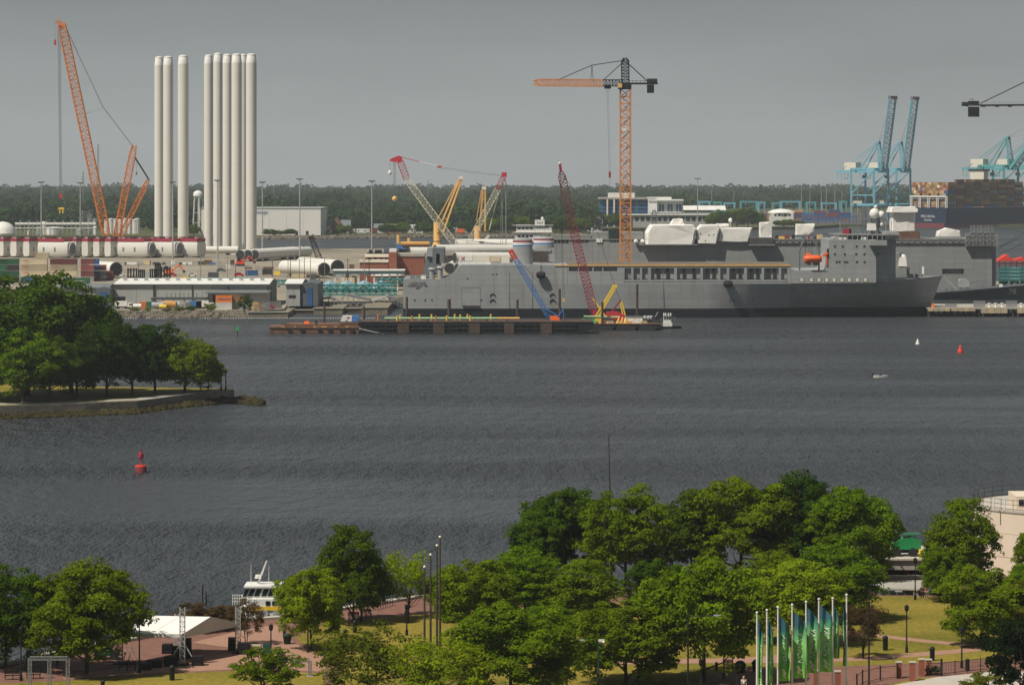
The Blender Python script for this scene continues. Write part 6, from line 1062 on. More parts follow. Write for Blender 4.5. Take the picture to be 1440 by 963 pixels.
# red roofs and teal frames beyond the hull at the right edge
Y = 1480.; t = thing('red_work_boat', 'red peaked canopy structure at the right edge beyond the grey hull', 'canopy', (X(1425,Y),Y,0)); 
for a, b, c in ((1404,1425,358),(1424,1450,362)): MB().vprism([(X(a,Y),Z(366,Y)),(X((a+b)/2+2,Y),Z(c,Y)),(X(b,Y),Z(366,Y)),(X(b,Y),Z(367.5,Y)),(X(a,Y),Z(367.5,Y))],Y,Y+10).build('canopy_roof', 'bright_red', t)
for px in range(1406, 1450, 8): MB().box(X(px,Y)-.2,X(px,Y)+.2,Y+.5,Y+.9,-.5,Z(367.4,Y)).build('post', 'maroon', t)
MB().box(X(1403,Y),X(1452,Y),Y-1,Y+12,Z(372,Y),Z(370.5,Y)).build('deck', 'maroon', t)
struct('right_quay', MB().box(X(1395,1390),X(1700,1390),1390,1520,-1,ZP), 'yard')
for r in range(4):
    for i in range(3):
        Y = 1400+r*.5; x = X(1412+i*15,Y); z = ZP+4+r*1.5; t = thing('teal_frame', 'teal steel frame, %s of the %s layer at the right edge stack' % (['left one','middle one','right one'][i],['bottom','second','third','top'][r]), 'steel frame', (x,Y,z), 'teal frames at the right edge'); MB().box(x-2.1,x+2.1,Y,Y+2.4,z,z+.4).build('rail', 'teal', t); MB().tube((x-2.1,Y+.4,z+.9),(x+2.1,Y+.4,z+.9),.35).build('roller', 'teal_light' if i % 2 else 'teal', t)
        if r == 0: MB().box(x-2,x+2,Y+.5,Y+2,ZP,z).build('stand', 'dgreen', t)
for i, (a, b) in enumerate((((1405,347),(1440,326)),((1405,349),(1442,329)),((1405,357),(1440,341)))): one('mooring_rope', 'dark mooring rope rising from the grey hull to the right edge, %s' % ['top','middle','lowest'][i], 'rope', MB().path([P(*a,1345),P((a[0]+b[0])/2,(a[1]+b[1])/2+1,1380),P(*b,1420)],.12), 'dark', 'mooring ropes at the right')
# ------------------------------------------------------------------ heavy lift ship with amber cranes
YH = 1890.; nh = lambda px: X(px,YH); zh = lambda py: Z(py,YH); hs = thing('heavy_lift_ship', 'white bridged ship with two amber deck cranes behind the cargo ship', 'ship', (nh(680),YH+12,0)); zk = 7.5
MB().loft([[(nh(px),YH+12-h,-1),(nh(px),YH+12-h*1.02,zk),(nh(px),YH+12+h*1.02,zk),(nh(px),YH+12+h,-1)] for px, h in ((575,.6),(592,8),(620,12),(785,12),(800,10))]).build('hull', 'dkrust', hs)
for px, dx, tp, w in ((614.5,0,313,10.5),(671.5,0,318,10)):
    p = MB().lathe((nh(px),YH+8,zk),[(3.4,0),(3.2,2.5),(w*S(YH)/2,5),(w*S(YH)/2,zh(tp)-zk)],18).build('crane_pedestal', 'amber', hs, True); MB().lathe((nh(px),YH+8,zh(340)),[(w*S(YH)/2+.15,0),(w*S(YH)/2+.15,.35)],18).build('ring', 'dkrust', p)
for a, b, c, d, pl in ((619,327,648,251.5,615),(678,325,680.5,266,672)):
    j = MB()
    for dx in (-1.6,1.6): j.bar((nh(a)+dx,YH+6,zh(b)),(nh(c)+dx*.4,YH+4,zh(d)),1.05)
    for f in (.25,.5,.75): p0 = Vector((nh(a),YH+6,zh(b))).lerp(Vector((nh(c),YH+4,zh(d))),f); j.bar(p0-Vector((1.5,0,0)),p0+Vector((1.5,0,0)),.6)
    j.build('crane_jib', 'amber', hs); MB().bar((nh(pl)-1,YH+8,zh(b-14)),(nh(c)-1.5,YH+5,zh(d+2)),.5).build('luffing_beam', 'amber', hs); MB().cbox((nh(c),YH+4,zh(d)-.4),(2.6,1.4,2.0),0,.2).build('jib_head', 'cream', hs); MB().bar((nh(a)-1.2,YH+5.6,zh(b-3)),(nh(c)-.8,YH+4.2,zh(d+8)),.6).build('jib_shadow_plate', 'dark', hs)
MB().bar((nh(672),YH+2,zh(347)),(nh(688),YH+2,zh(331)),1.5).build('deck_gangway', 'cream_lattice', hs)
for a, b, c, d in ((721,776,340,351),(724,760,327,340),(726,752,317,327),(752.2,766,310,327),(766.2,776,321,327)): MB().box(nh(a),nh(b),YH+4,YH+20,zh(d),zh(c)).build('superstructure', 'white', hs)
for py, a, b in ((320,727,750),(331,727,750),(313,755,764),(319,755,764)):
    for k in range(4): px = a+(b-a)*k/4; MB().box(nh(px)+.3,nh(px+(b-a)/4)-.3,YH+3.9,YH+4.1,zh(py+2.6),zh(py)).build('window', 'glass_dark', hs)
for py in (317,327,340): MB().box(nh(720),nh(778),YH+3.2,YH+4,zh(py)-.15,zh(py)+.15).build('walkway', 'white', hs)
MB().lattice((nh(749),YH+9,zh(317)),(nh(749),YH+9,zh(294)),2.2,2.,6,.2,ends=(1,.5)).build('mast', 'black', hs); MB().box(nh(740),nh(758),YH+8,YH+10,zh(302),zh(300.5)).build('mast_yard', 'dark', hs); MB().ball((nh(763),YH+8,zh(307.5)),.9).build('dome', 'white', hs)
t = thing('ochre_deck_load', 'ochre wrapped roll beside a blue tarp left of the first amber crane', 'deck cargo', (nh(585),YH-30,0)); Yo = YH-40; MB().box(X(561,Yo),X(607,Yo),Yo,Yo+12,-.6,Z(347,Yo)).build('barge', 'dkrust', t); MB().tube((X(563,Yo),Yo+3,Z(343.5,Yo)),(X(604,Yo),Yo+3,Z(343.5,Yo)),1.5,n=14).build('roll', 'gold', t, True); MB().vprism([(X(557.5,Yo),Z(349,Yo)),(X(559,Yo),Z(342,Yo)),(X(562,Yo),Z(344,Yo)),(X(571,Yo),Z(351,Yo))],Yo-3,Yo+2).build('tarp', 'blue', t)
for px, tp in ((560,331),(575,335)): MB().tube((X(px,Yo),Yo+4,Z(344,Yo)),(X(px,Yo),Yo+4,Z(tp,Yo)),1.,n=8).build('bollard_post', 'amber', t)
# ------------------------------------------------------------------ tower cranes
def tower_crane(px, Y, base, label, jib_l, cj_r, yj, apex, mast=True, group='tower cranes'):
    g = lambda a, b, dy=0: (X(a,Y), Y+dy, Z(b,Y)); t = thing('tower_crane', label, 'tower crane', (X(px,Y),Y,base), group); w = 4.0; zt = Z(yj+9,Y)
    MB().lattice((X(px,Y),Y,base),(X(px,Y),Y,zt),w,w,30,.26).build('mast', 'tcrane', t); MB().box(X(px,Y)-4,X(px,Y)+4,Y-4,Y+4,base-1.2,base).build('footing', 'concrete', t)
    q = MB(); 
    for k in range(16): z = base+(zt-base)*(k+.5)/16; q.bar((X(px,Y)-.9,Y,z-1),(X(px,Y)+.9,Y,z+1),.35)
    q.build('ladder', 'steel', t); MB().cbox((X(px-1.5,Y),Y-2.2,Z(164,Y)-6),(1.6,.3,1.4)).build('sign', 'white', t)
    MB().cbox((X(px,Y),Y,zt),(4.6,4.6,2.6)).build('slewing_ring', 'black', t); MB().lattice((X(px,Y),Y,zt+2.6),(X(px-.5,Y),Y,Z(apex,Y)),2.8,2.6,8,.2,ends=(1,.35)).build('tower_head', 'black', t)
    r0 = px-32; MB().lattice(g(px-4,yj),g(r0,yj),2.2,2.4,6,.18,up=(0,0,1)).build('jib_root', 'black', t); MB().lattice(g(r0,yj),g(jib_l,yj-.6),2.1,2.6,24,.19,up=(0,0,1),ends=(1,.6)).build('jib', 'tcrane', t)
    MB().bar(g(px+3,yj+.8),g(cj_r,yj+.8),2.6,.7).build('counter_jib', 'black', t); q = MB()
    for k in range(8): a = px+4+(cj_r-px-6)*k/7; q.bar(g(a,yj+.5,-1.2),g(a,yj-3.2,-1.2),.14)
    q.bar(g(px+4,yj-3,-1.2),g(cj_r,yj-3,-1.2),.14); q.build('walkway_rail', 'dark', t)
    MB().box(X(cj_r-15,Y),X(cj_r-5.5,Y),Y-1.6,Y+1.6,Z(yj+14,Y),Z(yj+2.5,Y)).build('counterweight', 'black', t); MB().cbox((X(cj_r-8,Y),Y,Z(yj,Y)),(4,2.2,1.7)).build('winch', 'dark', t)
    MB().cbox((X(px-8,Y),Y-2.6,Z(yj+9,Y)),(1.6,1.6,2.2)).build('operator_cab', 'glass_dark', t); MB().cbox((X(px-8,Y),Y-3.5,Z(yj+6.8,Y)),(1.6,.2,1.7)).build('cab_sign', 'amber', t)
    pa = g(px-.5,apex+3); kx = px-47; MB().path([pa,g(kx,yj-25)],.16).build('pendant', 'black', t); MB().path([g(kx,yj-25),g(px-98,yj-3)],.16).build('pendant', 'black', t); MB().path([pa,g(px-33,yj-2)],.16).build('pendant', 'black', t)
    for dx in (-2,2): MB().bar(g(kx,yj-25),g(kx+dx,yj-2),.2).build('pendant_strut', 'black', t)
    for dy in (-1,1): MB().path([g(px+1,apex+5,dy),g(cj_r-13,yj-1,dy)],.15).build('back_stay', 'black', t)
    tx = px-25; MB().cbox(g(tx,yj+8),(2.6,2,1.5)).build('trolley', 'black', t)
    for dx in (-.25,.25): MB().tube((X(tx,Y)+dx,Y,Z(yj+6,Y)),(X(tx+3,Y)+dx,Y,Z(241,Y)),.05,n=4).build('hoist_rope', 'steel', t)
    MB().cbox(g(tx+3,250),(.9,.9,2.4)).build('hook', 'redw', t); MB().tube(g(tx+3.2,250),g(tx+3.2,262),.05,n=4).build('chain', 'dark', t); return t
tower_crane(879.5, 1285., 2.2, 'orange tower crane rising behind the cargo ship', 750, 925, 117, 82)
struct('finger_pier', MB().box(X(800,1262),X(1300,1262),1240,1330,-1,2.5) if 0 else MB().box(X(820,1270),X(960,1270),1266,1320,-1,1.0), 'concrete')
# second tower crane, facing the other way: its counter-jib reaches into the picture
Y = 1290.; g = lambda a, b, dy=0: (X(a,Y), Y+dy, Z(b,Y)); t = thing('tower_crane', 'black counter-jib of a tower crane reaching in from the right edge', 'tower crane', (X(1500,Y),Y,0), 'tower cranes')
MB().bar(g(1358,148.6),g(1500,147.5),2.4,.7).build('counter_jib', 'black', t); q = MB()
for k in range(20): a = 1386+k*6; q.bar(g(a,148,-1.2),g(a,143.6,-1.2),.12)
q.bar(g(1384,143.8,-1.2),g(1500,143,-1.2),.12); q.bar(g(1384,145.8,-1.2),g(1500,145,-1.2),.1); q.build('walkway_rail', 'galv', t)
MB().box(X(1362,Y),X(1376.5,Y),Y-1.6,Y+1.6,Z(164.5,Y),Z(150.5,Y)).build('counterweight', 'black', t); MB().box(X(1361.5,Y),X(1377,Y),Y-1.7,Y+1.7,Z(150.2,Y),Z(149.4,Y)).build('weight_hanger', 'white', t); MB().cbox(g(1357,149.5),(2.4,2,1.6)).build('winch', 'dark', t); MB().cbox(g(1369,147),(4.2,2,1.3)).build('gearbox', 'black', t)
MB().path([g(1378,146),g(1500,87)],.22).build('pendant', 'black', t); MB().path([g(1368,146),g(1368,140)],.1).build('wind_mast', 'dark', t); MB().bar(g(1363.5,140),g(1369,139.5),.2).build('wind_vane', 'dark', t)
MB().lattice((X(1500,Y),Y,0),g(1500,150),3.7,3.7,30,.26).build('mast', 'tcrane', t); MB().lattice(g(1500,148),g(1500,84),2.6,2.6,8,.2,ends=(1,.35)).build('tower_head', 'black', t); MB().lattice(g(1503,148),g(1630,148),2.2,2.6,24,.2,up=(0,0,1),ends=(1,.6)).build('jib', 'tcrane', t)
for px in (1383,1402,1420): MB().cbox(g(px,150.6),(1.6,1.4,.6)).build('cable_box', 'black', t)
# ------------------------------------------------------------------ barges and cranes on the water
YB2 = 1078.; nq = lambda px: X(px,YB2); zq = lambda py: Z(py,YB2)
b = thing('deck_barge', 'long dark deck barge with rusty fender panels in front of the grey ship', 'barge', (nq(670),YB2+9,0)); zt = zq(453.5)
MB().vprism([(nq(507),-.6),(nq(820),-.6),(nq(836),zq(456)),(nq(834),zt),(nq(504),zt),(nq(506),zq(458)),(nq(509),0)],YB2+.6,YB2+18).build('hull', 'boot', b)
for px in range(512, 808, 10): MB().box(nq(px)-.12,nq(px)+.12,YB2+.28,YB2+.62,zq(469),zq(457)).build('frame_rib', 'dark', b)
for py in (456.4,462,468.6): MB().box(nq(508),nq(812),YB2+.2,YB2+.6,zq(py)-.14,zq(py)+.14).build('stringer', 'dark', b)
for a, c in ((559,575),(609,625),(659,675),(709,723),(760,776)): MB().box(nq(a),nq(c),YB2-.1,YB2+.6,zq(469.4),zq(454.6)).build('fender_panel', 'dkrust', b)
MB().vprism([(nq(504.5),zt),(nq(835),zt),(nq(835),zt+.3),(nq(504.5),zt+.3)],YB2+.4,YB2+18.2).build('deck', 'dkrust', b); MB().vprism([(nq(505),zq(461)),(nq(540),zq(469.3)),(nq(538),zq(469.8)),(nq(505),zq(463))],YB2+.2,YB2+.6).build('rake_strip', 'galv', b)
t = thing('green_pipeline', 'pale green dredge pipe lying along the dark barge', 'pipe', (nq(640),YB2+4,zt+.3)); 
for k in range(6): a = 540+(731-540)*k/6; c = 540+(731-540)*(k+1)/6; MB().tube((nq(a)+.05,YB2+4,zq(448.3)),(nq(c)-.05,YB2+4,zq(448.3)),.36,n=10).build('pipe_length', 'lgreen' if k < 5 else 'amber', t, True)
for k in range(7): MB().cbox((nq(545+k*28),YB2+4,zt+.3),(.6,1.,zq(450.2)-zt-.3)).build('support', 'dark', t)
for i, (px, dy, m) in enumerate(((558,0,'yellow'),(562,3,'amber'),(579,0,'orange'),(589,5,'yellow'),(606,5,'yellow'),(612.5,0,'orange'),(628,0,'yellow'),(639,5,'yellow'),(647,2,'yellow'),(657,5,'yellow'),(661,0,'yellow'),(690,5,'yellow'),(531,1,'orange'))):
    z0 = zt+.3; t = thing('deck_post', '%s deck post, %s along the dark barge' % ({'yellow':'yellow','amber':'amber','orange':'orange'}[m],['second','third','fourth','fifth','sixth','seventh','eighth','ninth','tenth','eleventh','twelfth','thirteenth','first'][i]), 'post', (nq(px),YB2+3+dy,z0), 'posts on the dark barge'); h = zq(444.8 if dy else 446)-z0; MB().tube((nq(px),YB2+3+dy,z0),(nq(px),YB2+3+dy,z0+h),.28,n=8).build('post', m, t); MB().cbox((nq(px),YB2+3+dy,z0),(1.1,1.1,.15)).build('base_plate', 'rust', t); MB().lathe((nq(px),YB2+3+dy,z0+h),[(.34,0),(.34,.2),(.05,.35)],8).build('cap', m, t)
YR = 1082.; nr = lambda px: X(px,YR); zr_ = lambda py: Z(py,YR); b = thing('rusty_barge', 'rusty flat barge with black tyre fenders at the left of the dark barge', 'barge', (nr(440),YR+8,0)); zt = zr_(459.5)
MB().vprism([(nr(381),-.5),(nr(503),-.5),(nr(507),zr_(461)),(nr(506),zt),(nr(378.5),zt),(nr(378),zr_(463))],YR,YR+16).build('hull', 'rust', b); MB().box(nr(400),nr(504),YR+2,YR+15,zt,zr_(456.3)).build('raised_deck', 'rust', b); MB().box(nr(379),nr(506),YR-.2,YR+.1,zr_(462),zr_(461)).build('rub_rail', 'dkrust', b)
for px in (407.5,425,450,464,481,495.5): MB().loft([[(nr(px)+r*math.cos(a),y,zr_(464.5)+r*math.sin(a)) for a in [k*math.pi/6 for k in range(12)]] for y, r in ((YR-.7,.45),(YR-.7,.78),(YR,.78))]).build('tyre_fender', 'rubber', b, True)
for px, w in ((398,1.2),(415,.6),(442.5,1.),(456,1.8),(472,.8),(488,1.2)): MB().box(nr(px)-w/2,nr(px)+w/2,YR-.06,YR+.1,zr_(460.6),zr_(458.4)).build('rust_plate', 'gold', b)
for px in range(396, 408, 3): MB().bar((nr(px),YR+3,zt),(nr(px),YR+3,zt+1.2),.2).build('deck_fitting', 'dark', b)
MB().tube((nr(444),YR+3,zr_(457)),(nr(444),YR+3,zr_(451.5)),.4,n=8).build('bitt', 'dark', b); MB().cbox((nr(430.5),YR+4,zr_(457)),(2,1.6,1.1),0,.3).build('buoy_float', 'orange_boat', b)
t = thing('deck_hut', 'white and blue sloped deck hut on the right end of the rusty barge', 'deck hut', (nr(490),YR+5,zr_(456.3))); MB().vprism([(nr(478),zr_(452.7)),(nr(494),zr_(452.7)),(nr(494),zr_(444.8)),(nr(481),zr_(444.8))],YR+3,YR+7).build('white_cabin', 'white', t); MB().vprism([(nr(494.05),zr_(452.7)),(nr(503),zr_(452.7)),(nr(504),zr_(444.8)),(nr(494.05),zr_(444.8))],YR+3,YR+7).build('blue_cabin', 'blue', t); MB().box(nr(477),nr(504),YR+2.6,YR+7.4,zr_(454.5),zr_(452.8)).build('skid', 'dkrust', t); MB().box(nr(487),nr(491),YR+2.9,YR+3.02,zr_(448),zr_(446.3)).build('sign', 'bright_red', t); MB().box(nr(485),nr(488),YR+2.9,YR+3.02,zr_(451.5),zr_(450.8)).build('hatch', 'dark', t)
MB().path([(nr(487),YR+5,zr_(444.8)),(nr(487),YR+5,zr_(442.5))],.2).build('aerial', 'galv', t)
# blue crane on the dark barge
Y = 1090.; g = lambda px, py, dy=0: (X(px,Y), Y+dy, Z(py,Y)); t = thing('barge_crane', 'blue lattice crane with a red boom tip on the dark barge', 'crane', g(779,452)); MB().lattice(g(773.5,448),g(724.5,364),1.5,1.4,22,.13,ends=(.6,1)).build('boom', 'blue', t); MB().lattice(g(724.5,364),g(717.5,351.5),1.4,1.2,4,.2,ends=(1,.6)).build('boom_tip', 'bright_red', t)
MB().cbox(g(780,451.6),(3.4,2.4,1.8),0,.2).build('body', 'orange_boat', t); MB().cbox(g(780,453.3),(4,2.8,.5)).build('track_base', 'dark', t)
for dy in (-1,1): MB().bar(g(767,434,dy),g(783,443,dy),.3).build('back_frame', 'blue', t); MB().bar(g(784,446,dy),g(792,434,dy),.3).build('a_frame', 'blue', t); MB().bar(g(792,434,dy),g(793,448,dy),.25).build('a_frame', 'blue', t)
MB().path([g(791,435),g(719,354)],.06).build('pendant', 'dark', t)
# work barge with the red crane
YW = 1104.; nw = lambda px: X(px,YW); zw = lambda py: Z(py,YW); b = thing('work_barge', 'low cluttered work barge carrying the red crane', 'barge', (nw(885),YW+8,0)); zt = 2.0
MB().vprism([(nw(826),-.5),(nw(924),-.5),(nw(931),.6),(nw(931),1.2),(nw(928),zt),(nw(822),zt)],YW,YW+20).build('hull', 'boot', b); MB().vprism([(nw(822.5),zt),(nw(928),zt),(nw(928),zt+.25),(nw(822.5),zt+.25)],YW-.2,YW+20.2).build('deck', 'rust', b)
for a, c in ((826,864),(866,896),(898,925)): MB().vprism([(nw(a),.0),(nw(c)-1,0),(nw(c),1.4),(nw(a)+.6,1.8)],YW-2,YW-.1).build('side_pontoon', 'dark', b)
for px in (830,848,858,872,884,905): MB().cbox((nw(px),YW+2,zt+.25),(2.4,1.6,.8),.3,.1).build('timber_pile', 'tan' if px % 4 else 'amber', b)
for k, px in enumerate((868,873,878)): MB().bar((nw(px),YW+1,zt+.2),(nw(px+3),YW+3,zt+2.2),.25).build('handrail', 'yellow', b)
t = thing('green_hopper', 'green machine at the left end of the work barge', 'machine', (nw(826),YW+4,zt+.25)); MB().cbox((nw(828),YW+4,zt+.25),(5,2.4,1.5),0,.3).build('body', 'bgreen', t); MB().tube((nw(821),YW+3,zw(445.5)),(nw(872),YW+3,zw(446.5)),.3,n=8).build('pipe', 'lgreen', t)
t = thing('deck_box', 'white deck container on the work barge right of the red crane', 'container', (nw(891),YW+4,zt+.25)); MB().box(nw(878.5),nw(904),YW+3,YW+6,zt+.25,zw(447)).build('body', 'white', t); MB().box(nw(878.2),nw(904.3),YW+2.9,YW+6.1,zw(447),zw(445.6)).build('roof', 'slate', t)
for px in (884,892,899): MB().box(nw(px),nw(px)+.12,YW+2.93,YW+3,zt+.3,zw(447.2)).build('rib', 'house_white', t)
for i, px in enumerate((908,913,917)): t = thing('deck_pump', 'silver pump unit on the work barge, %s' % ['left one','middle one','right one'][i], 'pump', (nw(px),YW+5,zt+.25), 'pumps on the work barge'); MB().cbox((nw(px),YW+5,zt+.25),(1.3,1.2,.9)).build('base', 'dark', t); MB().ball((nw(px),YW+5,zt+1.9),.75,10,1.2).build('casing', 'galv', t, True)
t = thing('engine_unit', 'black winch engine at the right end of the work barge', 'engine', (nw(924),YW+5,zt+.25)); MB().cbox((nw(923),YW+5,zt+.25),(3.4,2,2.2),0,.3).build('body', 'dark', t); MB().bar((nw(922),YW+4,zt+2.3),(nw(926),YW+4,zt+4),.3).build('crank', 'galv', t)
Y = 1112.; g = lambda px, py, dy=0: (X(px,Y), Y+dy, Z(py,Y)); t = thing('barge_crane', 'dark red lattice crane with a yellow gantry on the work barge', 'crane', g(860,455)); zt = 2.25
MB().lattice(g(837,446),g(806,322),2.6,2.3,24,.13,ends=(.6,1)).build('boom', 'redw', t); MB().lattice(g(806,322),g(788.5,240),2.5,2.0,18,.13,ends=(1,.2)).build('boom_upper', 'maroon', t); MB().bar(g(788.7,241),g(787.5,231),.9).build('boom_tip', 'redw', t); MB().ball(g(787.2,230),.5).build('tip_light', 'cream', t)
MB().box(*[X(v,Y) for v in (833,839)],Y-1.2,Y+1.2,Z(446,Y),Z(435,Y)).build('boom_foot', 'redw', t)
MB().cbox(g(793,258),(1.,.3,2.)).build('tip_sign', 'white', t)
for (a, b2), (c, d), m, w in (((836.5,446),(863,402.5),'yellow',.55),((841,446),(865.5,404),'yellow',.55),((833.5,419.5),(851,444),'yellow',.45),((858.5,440),(873,422.5),'redw',.4),((871.7,424),(876,444),'yellow',.4),((874,423),(879,443),'yellow',.4)):
    for dy in (-1,1): MB().bar(g(a,b2,dy),g(c,d,dy),w).build('gantry_leg', m, t)
MB().cbox(g(864.5,404.5),(1.6,2.6,.9)).build('gantry_head', 'yellow', t)
MB().vprism([(X(852,Y),Z(446,Y)),(X(852.5,Y),Z(438.5,Y)),(X(868,Y),Z(438,Y)),(X(879,Y),Z(443,Y)),(X(879,Y),Z(450,Y)),(X(870,Y),Z(450,Y))],Y-2.2,Y+2.2).build('house', 'red', t); MB().box(X(836,Y),X(846,Y),Y-2,Y+2,Z(452,Y),Z(447.5,Y)).build('turntable', 'yellow', t); MB().box(X(846,Y),X(872,Y),Y-2.4,Y+2.4,zt,Z(450.2,Y)).build('base', 'dkrust', t)
for a, c in (((788,240),(791.2,420)),((788.6,240),(793.4,420))): MB().path([g(*a),g(*c)],.05,4).build('hoist_rope', 'dark', t)
MB().cbox(g(792.5,424),(.8,.7,1.1)).build('hook', 'amber', t)
for dy in (-.8,.8): MB().path([g(865,404,dy),g(832,300,dy),g(790,244,dy)],.05,4).build('pendant', 'maroon', t); MB().path([g(865,405,dy),g(873,423,dy)],.06,4).build('pendant', 'maroon', t)
# small white push boat
Y = 1116.; g = lambda px, py: (X(px,Y), Y, Z(py,Y)); t = thing('push_boat', 'small white push boat at the right end of the work barge', 'boat', (X(940,Y),Y,0)); MB().loft([[(X(px,Y),Y-w,-.3),(X(px,Y),Y-w-.2,.8),(X(px,Y),Y+w+.2,.8),(X(px,Y),Y+w,-.3)] for px, w in ((930,1.4),(936,1.7),(950,1.7),(958,.8))]).build('hull', 'black', t); MB().box(X(932.5,Y),X(945,Y),Y-1.5,Y+1.5,.8,Z(453.5,Y)).build('deckhouse', 'white', t); MB().box(X(933,Y),X(943.5,Y),Y-1.3,Y+1.3,Z(453.4,Y),Z(444,Y)).build('wheelhouse', 'white', t)
for a, c in ((933.6,936),(937,939.5),(940.3,943)): MB().box(X(a,Y),X(c,Y),Y-1.36,Y-1.28,Z(449,Y),Z(445.5,Y)).build('window', 'glass_dark', t)
MB().box(X(932.5,Y),X(944,Y),Y-1.5,Y+1.5,Z(444,Y),Z(443.3,Y)).build('roof', 'galv', t)
for px in (933.5,936,940,943): MB().cbox(g(px,443.3),(.4,.4,.8)).build('lamp', 'white', t)
for px in (946.5,949): MB().bar(g(px,456.5),g(px,445),.1).build('rail_post', 'galv', t)
# ------------------------------------------------------------------ buoys, markers and boats in the river
def lat_buoy(px, py, label):
    x, Y, _ = G(px,py); t = thing('channel_buoy', label, 'buoy', (x,Y,0)); MB().lathe((x,Y,-.5),[(1.05,0),(1.08,1.5),(.95,1.7),(.2,1.75)],18).build('float', 'maroon', t, True); MB().lathe((x,Y,1.02),[(1.09,0),(1.06,.22),(.9,.3)],18).build('band', 'bright_red', t)
    for a in range(3): MB().tube((x+.45*math.cos(a*2.1+.5),Y+.45*math.sin(a*2.1+.5),1.2),(x+.2*math.cos(a*2.1+.5),Y+.2*math.sin(a*2.1+.5),3.),.06,n=5).build('leg', 'redw', t)
    MB().lathe((x,Y,2.4),[(.1,0),(.48,.15),(.52,.7),(.4,1.1),(.12,1.25),(.12,1.5)],10).build('radar_reflector', 'redw', t, True); MB().lathe((x,Y,3.9),[(.15,0),(.15,.25),(.02,.32)],8).build('lantern', 'maroon', t)
lat_buoy(198,664,'red lighted channel buoy floating in the left foreground water')
def nun(px, py, s, m, label):
    x, Y, _ = G(px,py); t = thing('nun_buoy', label, 'buoy', (x,Y,0)); MB().lathe((x,Y,-.4),[(.8*s,0),(.95*s,.6*s),(.85*s,1.1*s),(.55*s,1.5*s),(.5*s,1.9*s),(.12*s,2.7*s),(.02,2.8*s)],14).build('body', m, t, True); MB().lathe((x,Y,1.5*s-.4),[(.6*s,0),(.6*s,.12)],14).build('ring', m, t)
nun(1350.5,496,1.0,'bright_red','small red conical buoy at the right of the river'); nun(1290.5,484,.75,'white','small white buoy left of the red conical buoy')
x, Y, _ = G(1238,531); t = thing('skiff', 'small white open motor boat under way on the river', 'boat', (x,Y,0)); MB().loft([[(x+u,Y-w,-.1),(x+u,Y-w*1.25,.55+.12*(u > 1)),(x+u,Y+w*1.25,.55+.12*(u > 1)),(x+u,Y+w,-.1)] for u, w in ((-1.9,.5),(-1,.7),(.6,.65),(1.6,.3),(2.1,.04))]).build('hull', 'white', t, True); MB().cbox((x-2.0,Y,.2),(.4,.4,.9)).build('outboard', 'dark', t); MB().cbox((x,Y,.5),(.7,.7,.6),0,.1).build('console', 'dark', t)
x, Y, _ = G(334,474); t = thing('channel_marker', 'green square day mark on a pole left of the barges', 'channel marker', (x,Y,0)); MB().tube((x,Y,-1),(x,Y,Z(461,Y)),.16,n=8).build('pole', 'dkrust', t); MB().cbox((x,Y-.2,Z(465,Y)),(1.,.1,1.2)).build('day_mark', 'bgreen', t)
# ------------------------------------------------------------------ the park in the foreground
def gp(px, py): return G(px, py, ZP)
def hz(py, Y): return Z(py, Y)
# ferry moored at the quay
Y = 393.; nf = lambda px: X(px,Y); zf = lambda py: Z(py,Y); t = thing('ferry', 'white ferry with a yellow stripe moored behind the bright round tree', 'ferry', (nf(385),Y,0))
MB().loft([[(nf(px),Y-w,-.4),(nf(px),Y-w-.15,zf(852)),(nf(px),Y+w+.15,zf(852)),(nf(px),Y+w,-.4)] for px, w in ((338,.3),(346,1.5),(360,2.5),(470,2.6),(476,2.3))]).build('hull', 'white', t); MB().box(nf(352),nf(472),Y-2.78,Y+2.78,zf(853.5),zf(848.5)).build('stripe', 'ferry_yellow', t); MB().box(nf(349),nf(472),Y-2.7,Y+2.7,zf(848.4),zf(838)).build('main_cabin', 'white', t)
MB().vprism([(nf(340),zf(838)),(nf(398),zf(838)),(nf(396),zf(823)),(nf(350),zf(823))],Y-1.9,Y+1.9).build('wheelhouse', 'white', t); MB().box(nf(345),nf(398),Y-2.2,Y+2.2,zf(822.9),zf(820.6)).build('roof', 'white', t)
for a, b in ((347,352.5),(354.5,361),(363,370),(373,380),(382,389)): MB().vprism([(nf(a)-.35,zf(835)),(nf(b)-.35,zf(835)),(nf(b),zf(825)),(nf(a),zf(825))],Y-1.98,Y-1.88).build('window', 'glass_dark', t)
for px in (376,385,394,404,414): MB().box(nf(px),nf(px+6),Y-2.78,Y-2.68,zf(846.5),zf(840.5)).build('cabin_window', 'glass_dark', t)
MB().box(nf(386),nf(395),Y-2.85,Y-2.6,zf(872),zf(855)).build('side_door', 'galv', t); MB().tube((nf(374),Y-2.9,zf(858)),(nf(374),Y-2.6,zf(858)),.5,n=14).build('round_port', 'galv', t)
for k in range(7): MB().bar((nf(329+k*3),Y-1.8,zf(848)),(nf(329+k*3.2),Y-1.8,zf(833)),.07).build('rail_post', 'white', t)
for py in (833.5,838,842.5): MB().bar((nf(328),Y-1.8,zf(py)),(nf(350),Y-1.8,zf(py)),.06).build('rail', 'white', t)
MB().vprism([(nf(361),zf(820.5)),(nf(364.5),zf(820.5)),(nf(376),zf(788)),(nf(374),zf(788))],Y-.15,Y+.15).build('mast', 'white', t); MB().cbox((nf(363),Y,zf(812.5)),(.8,.8,.4),0,.1).build('radar', 'white', t)
for px, tp in ((354,789),(379,793)): MB().tube((nf(px),Y-1,zf(820)),(nf(px),Y-1,zf(tp)),.05,.02,6).build('whip_aerial', 'white', t)
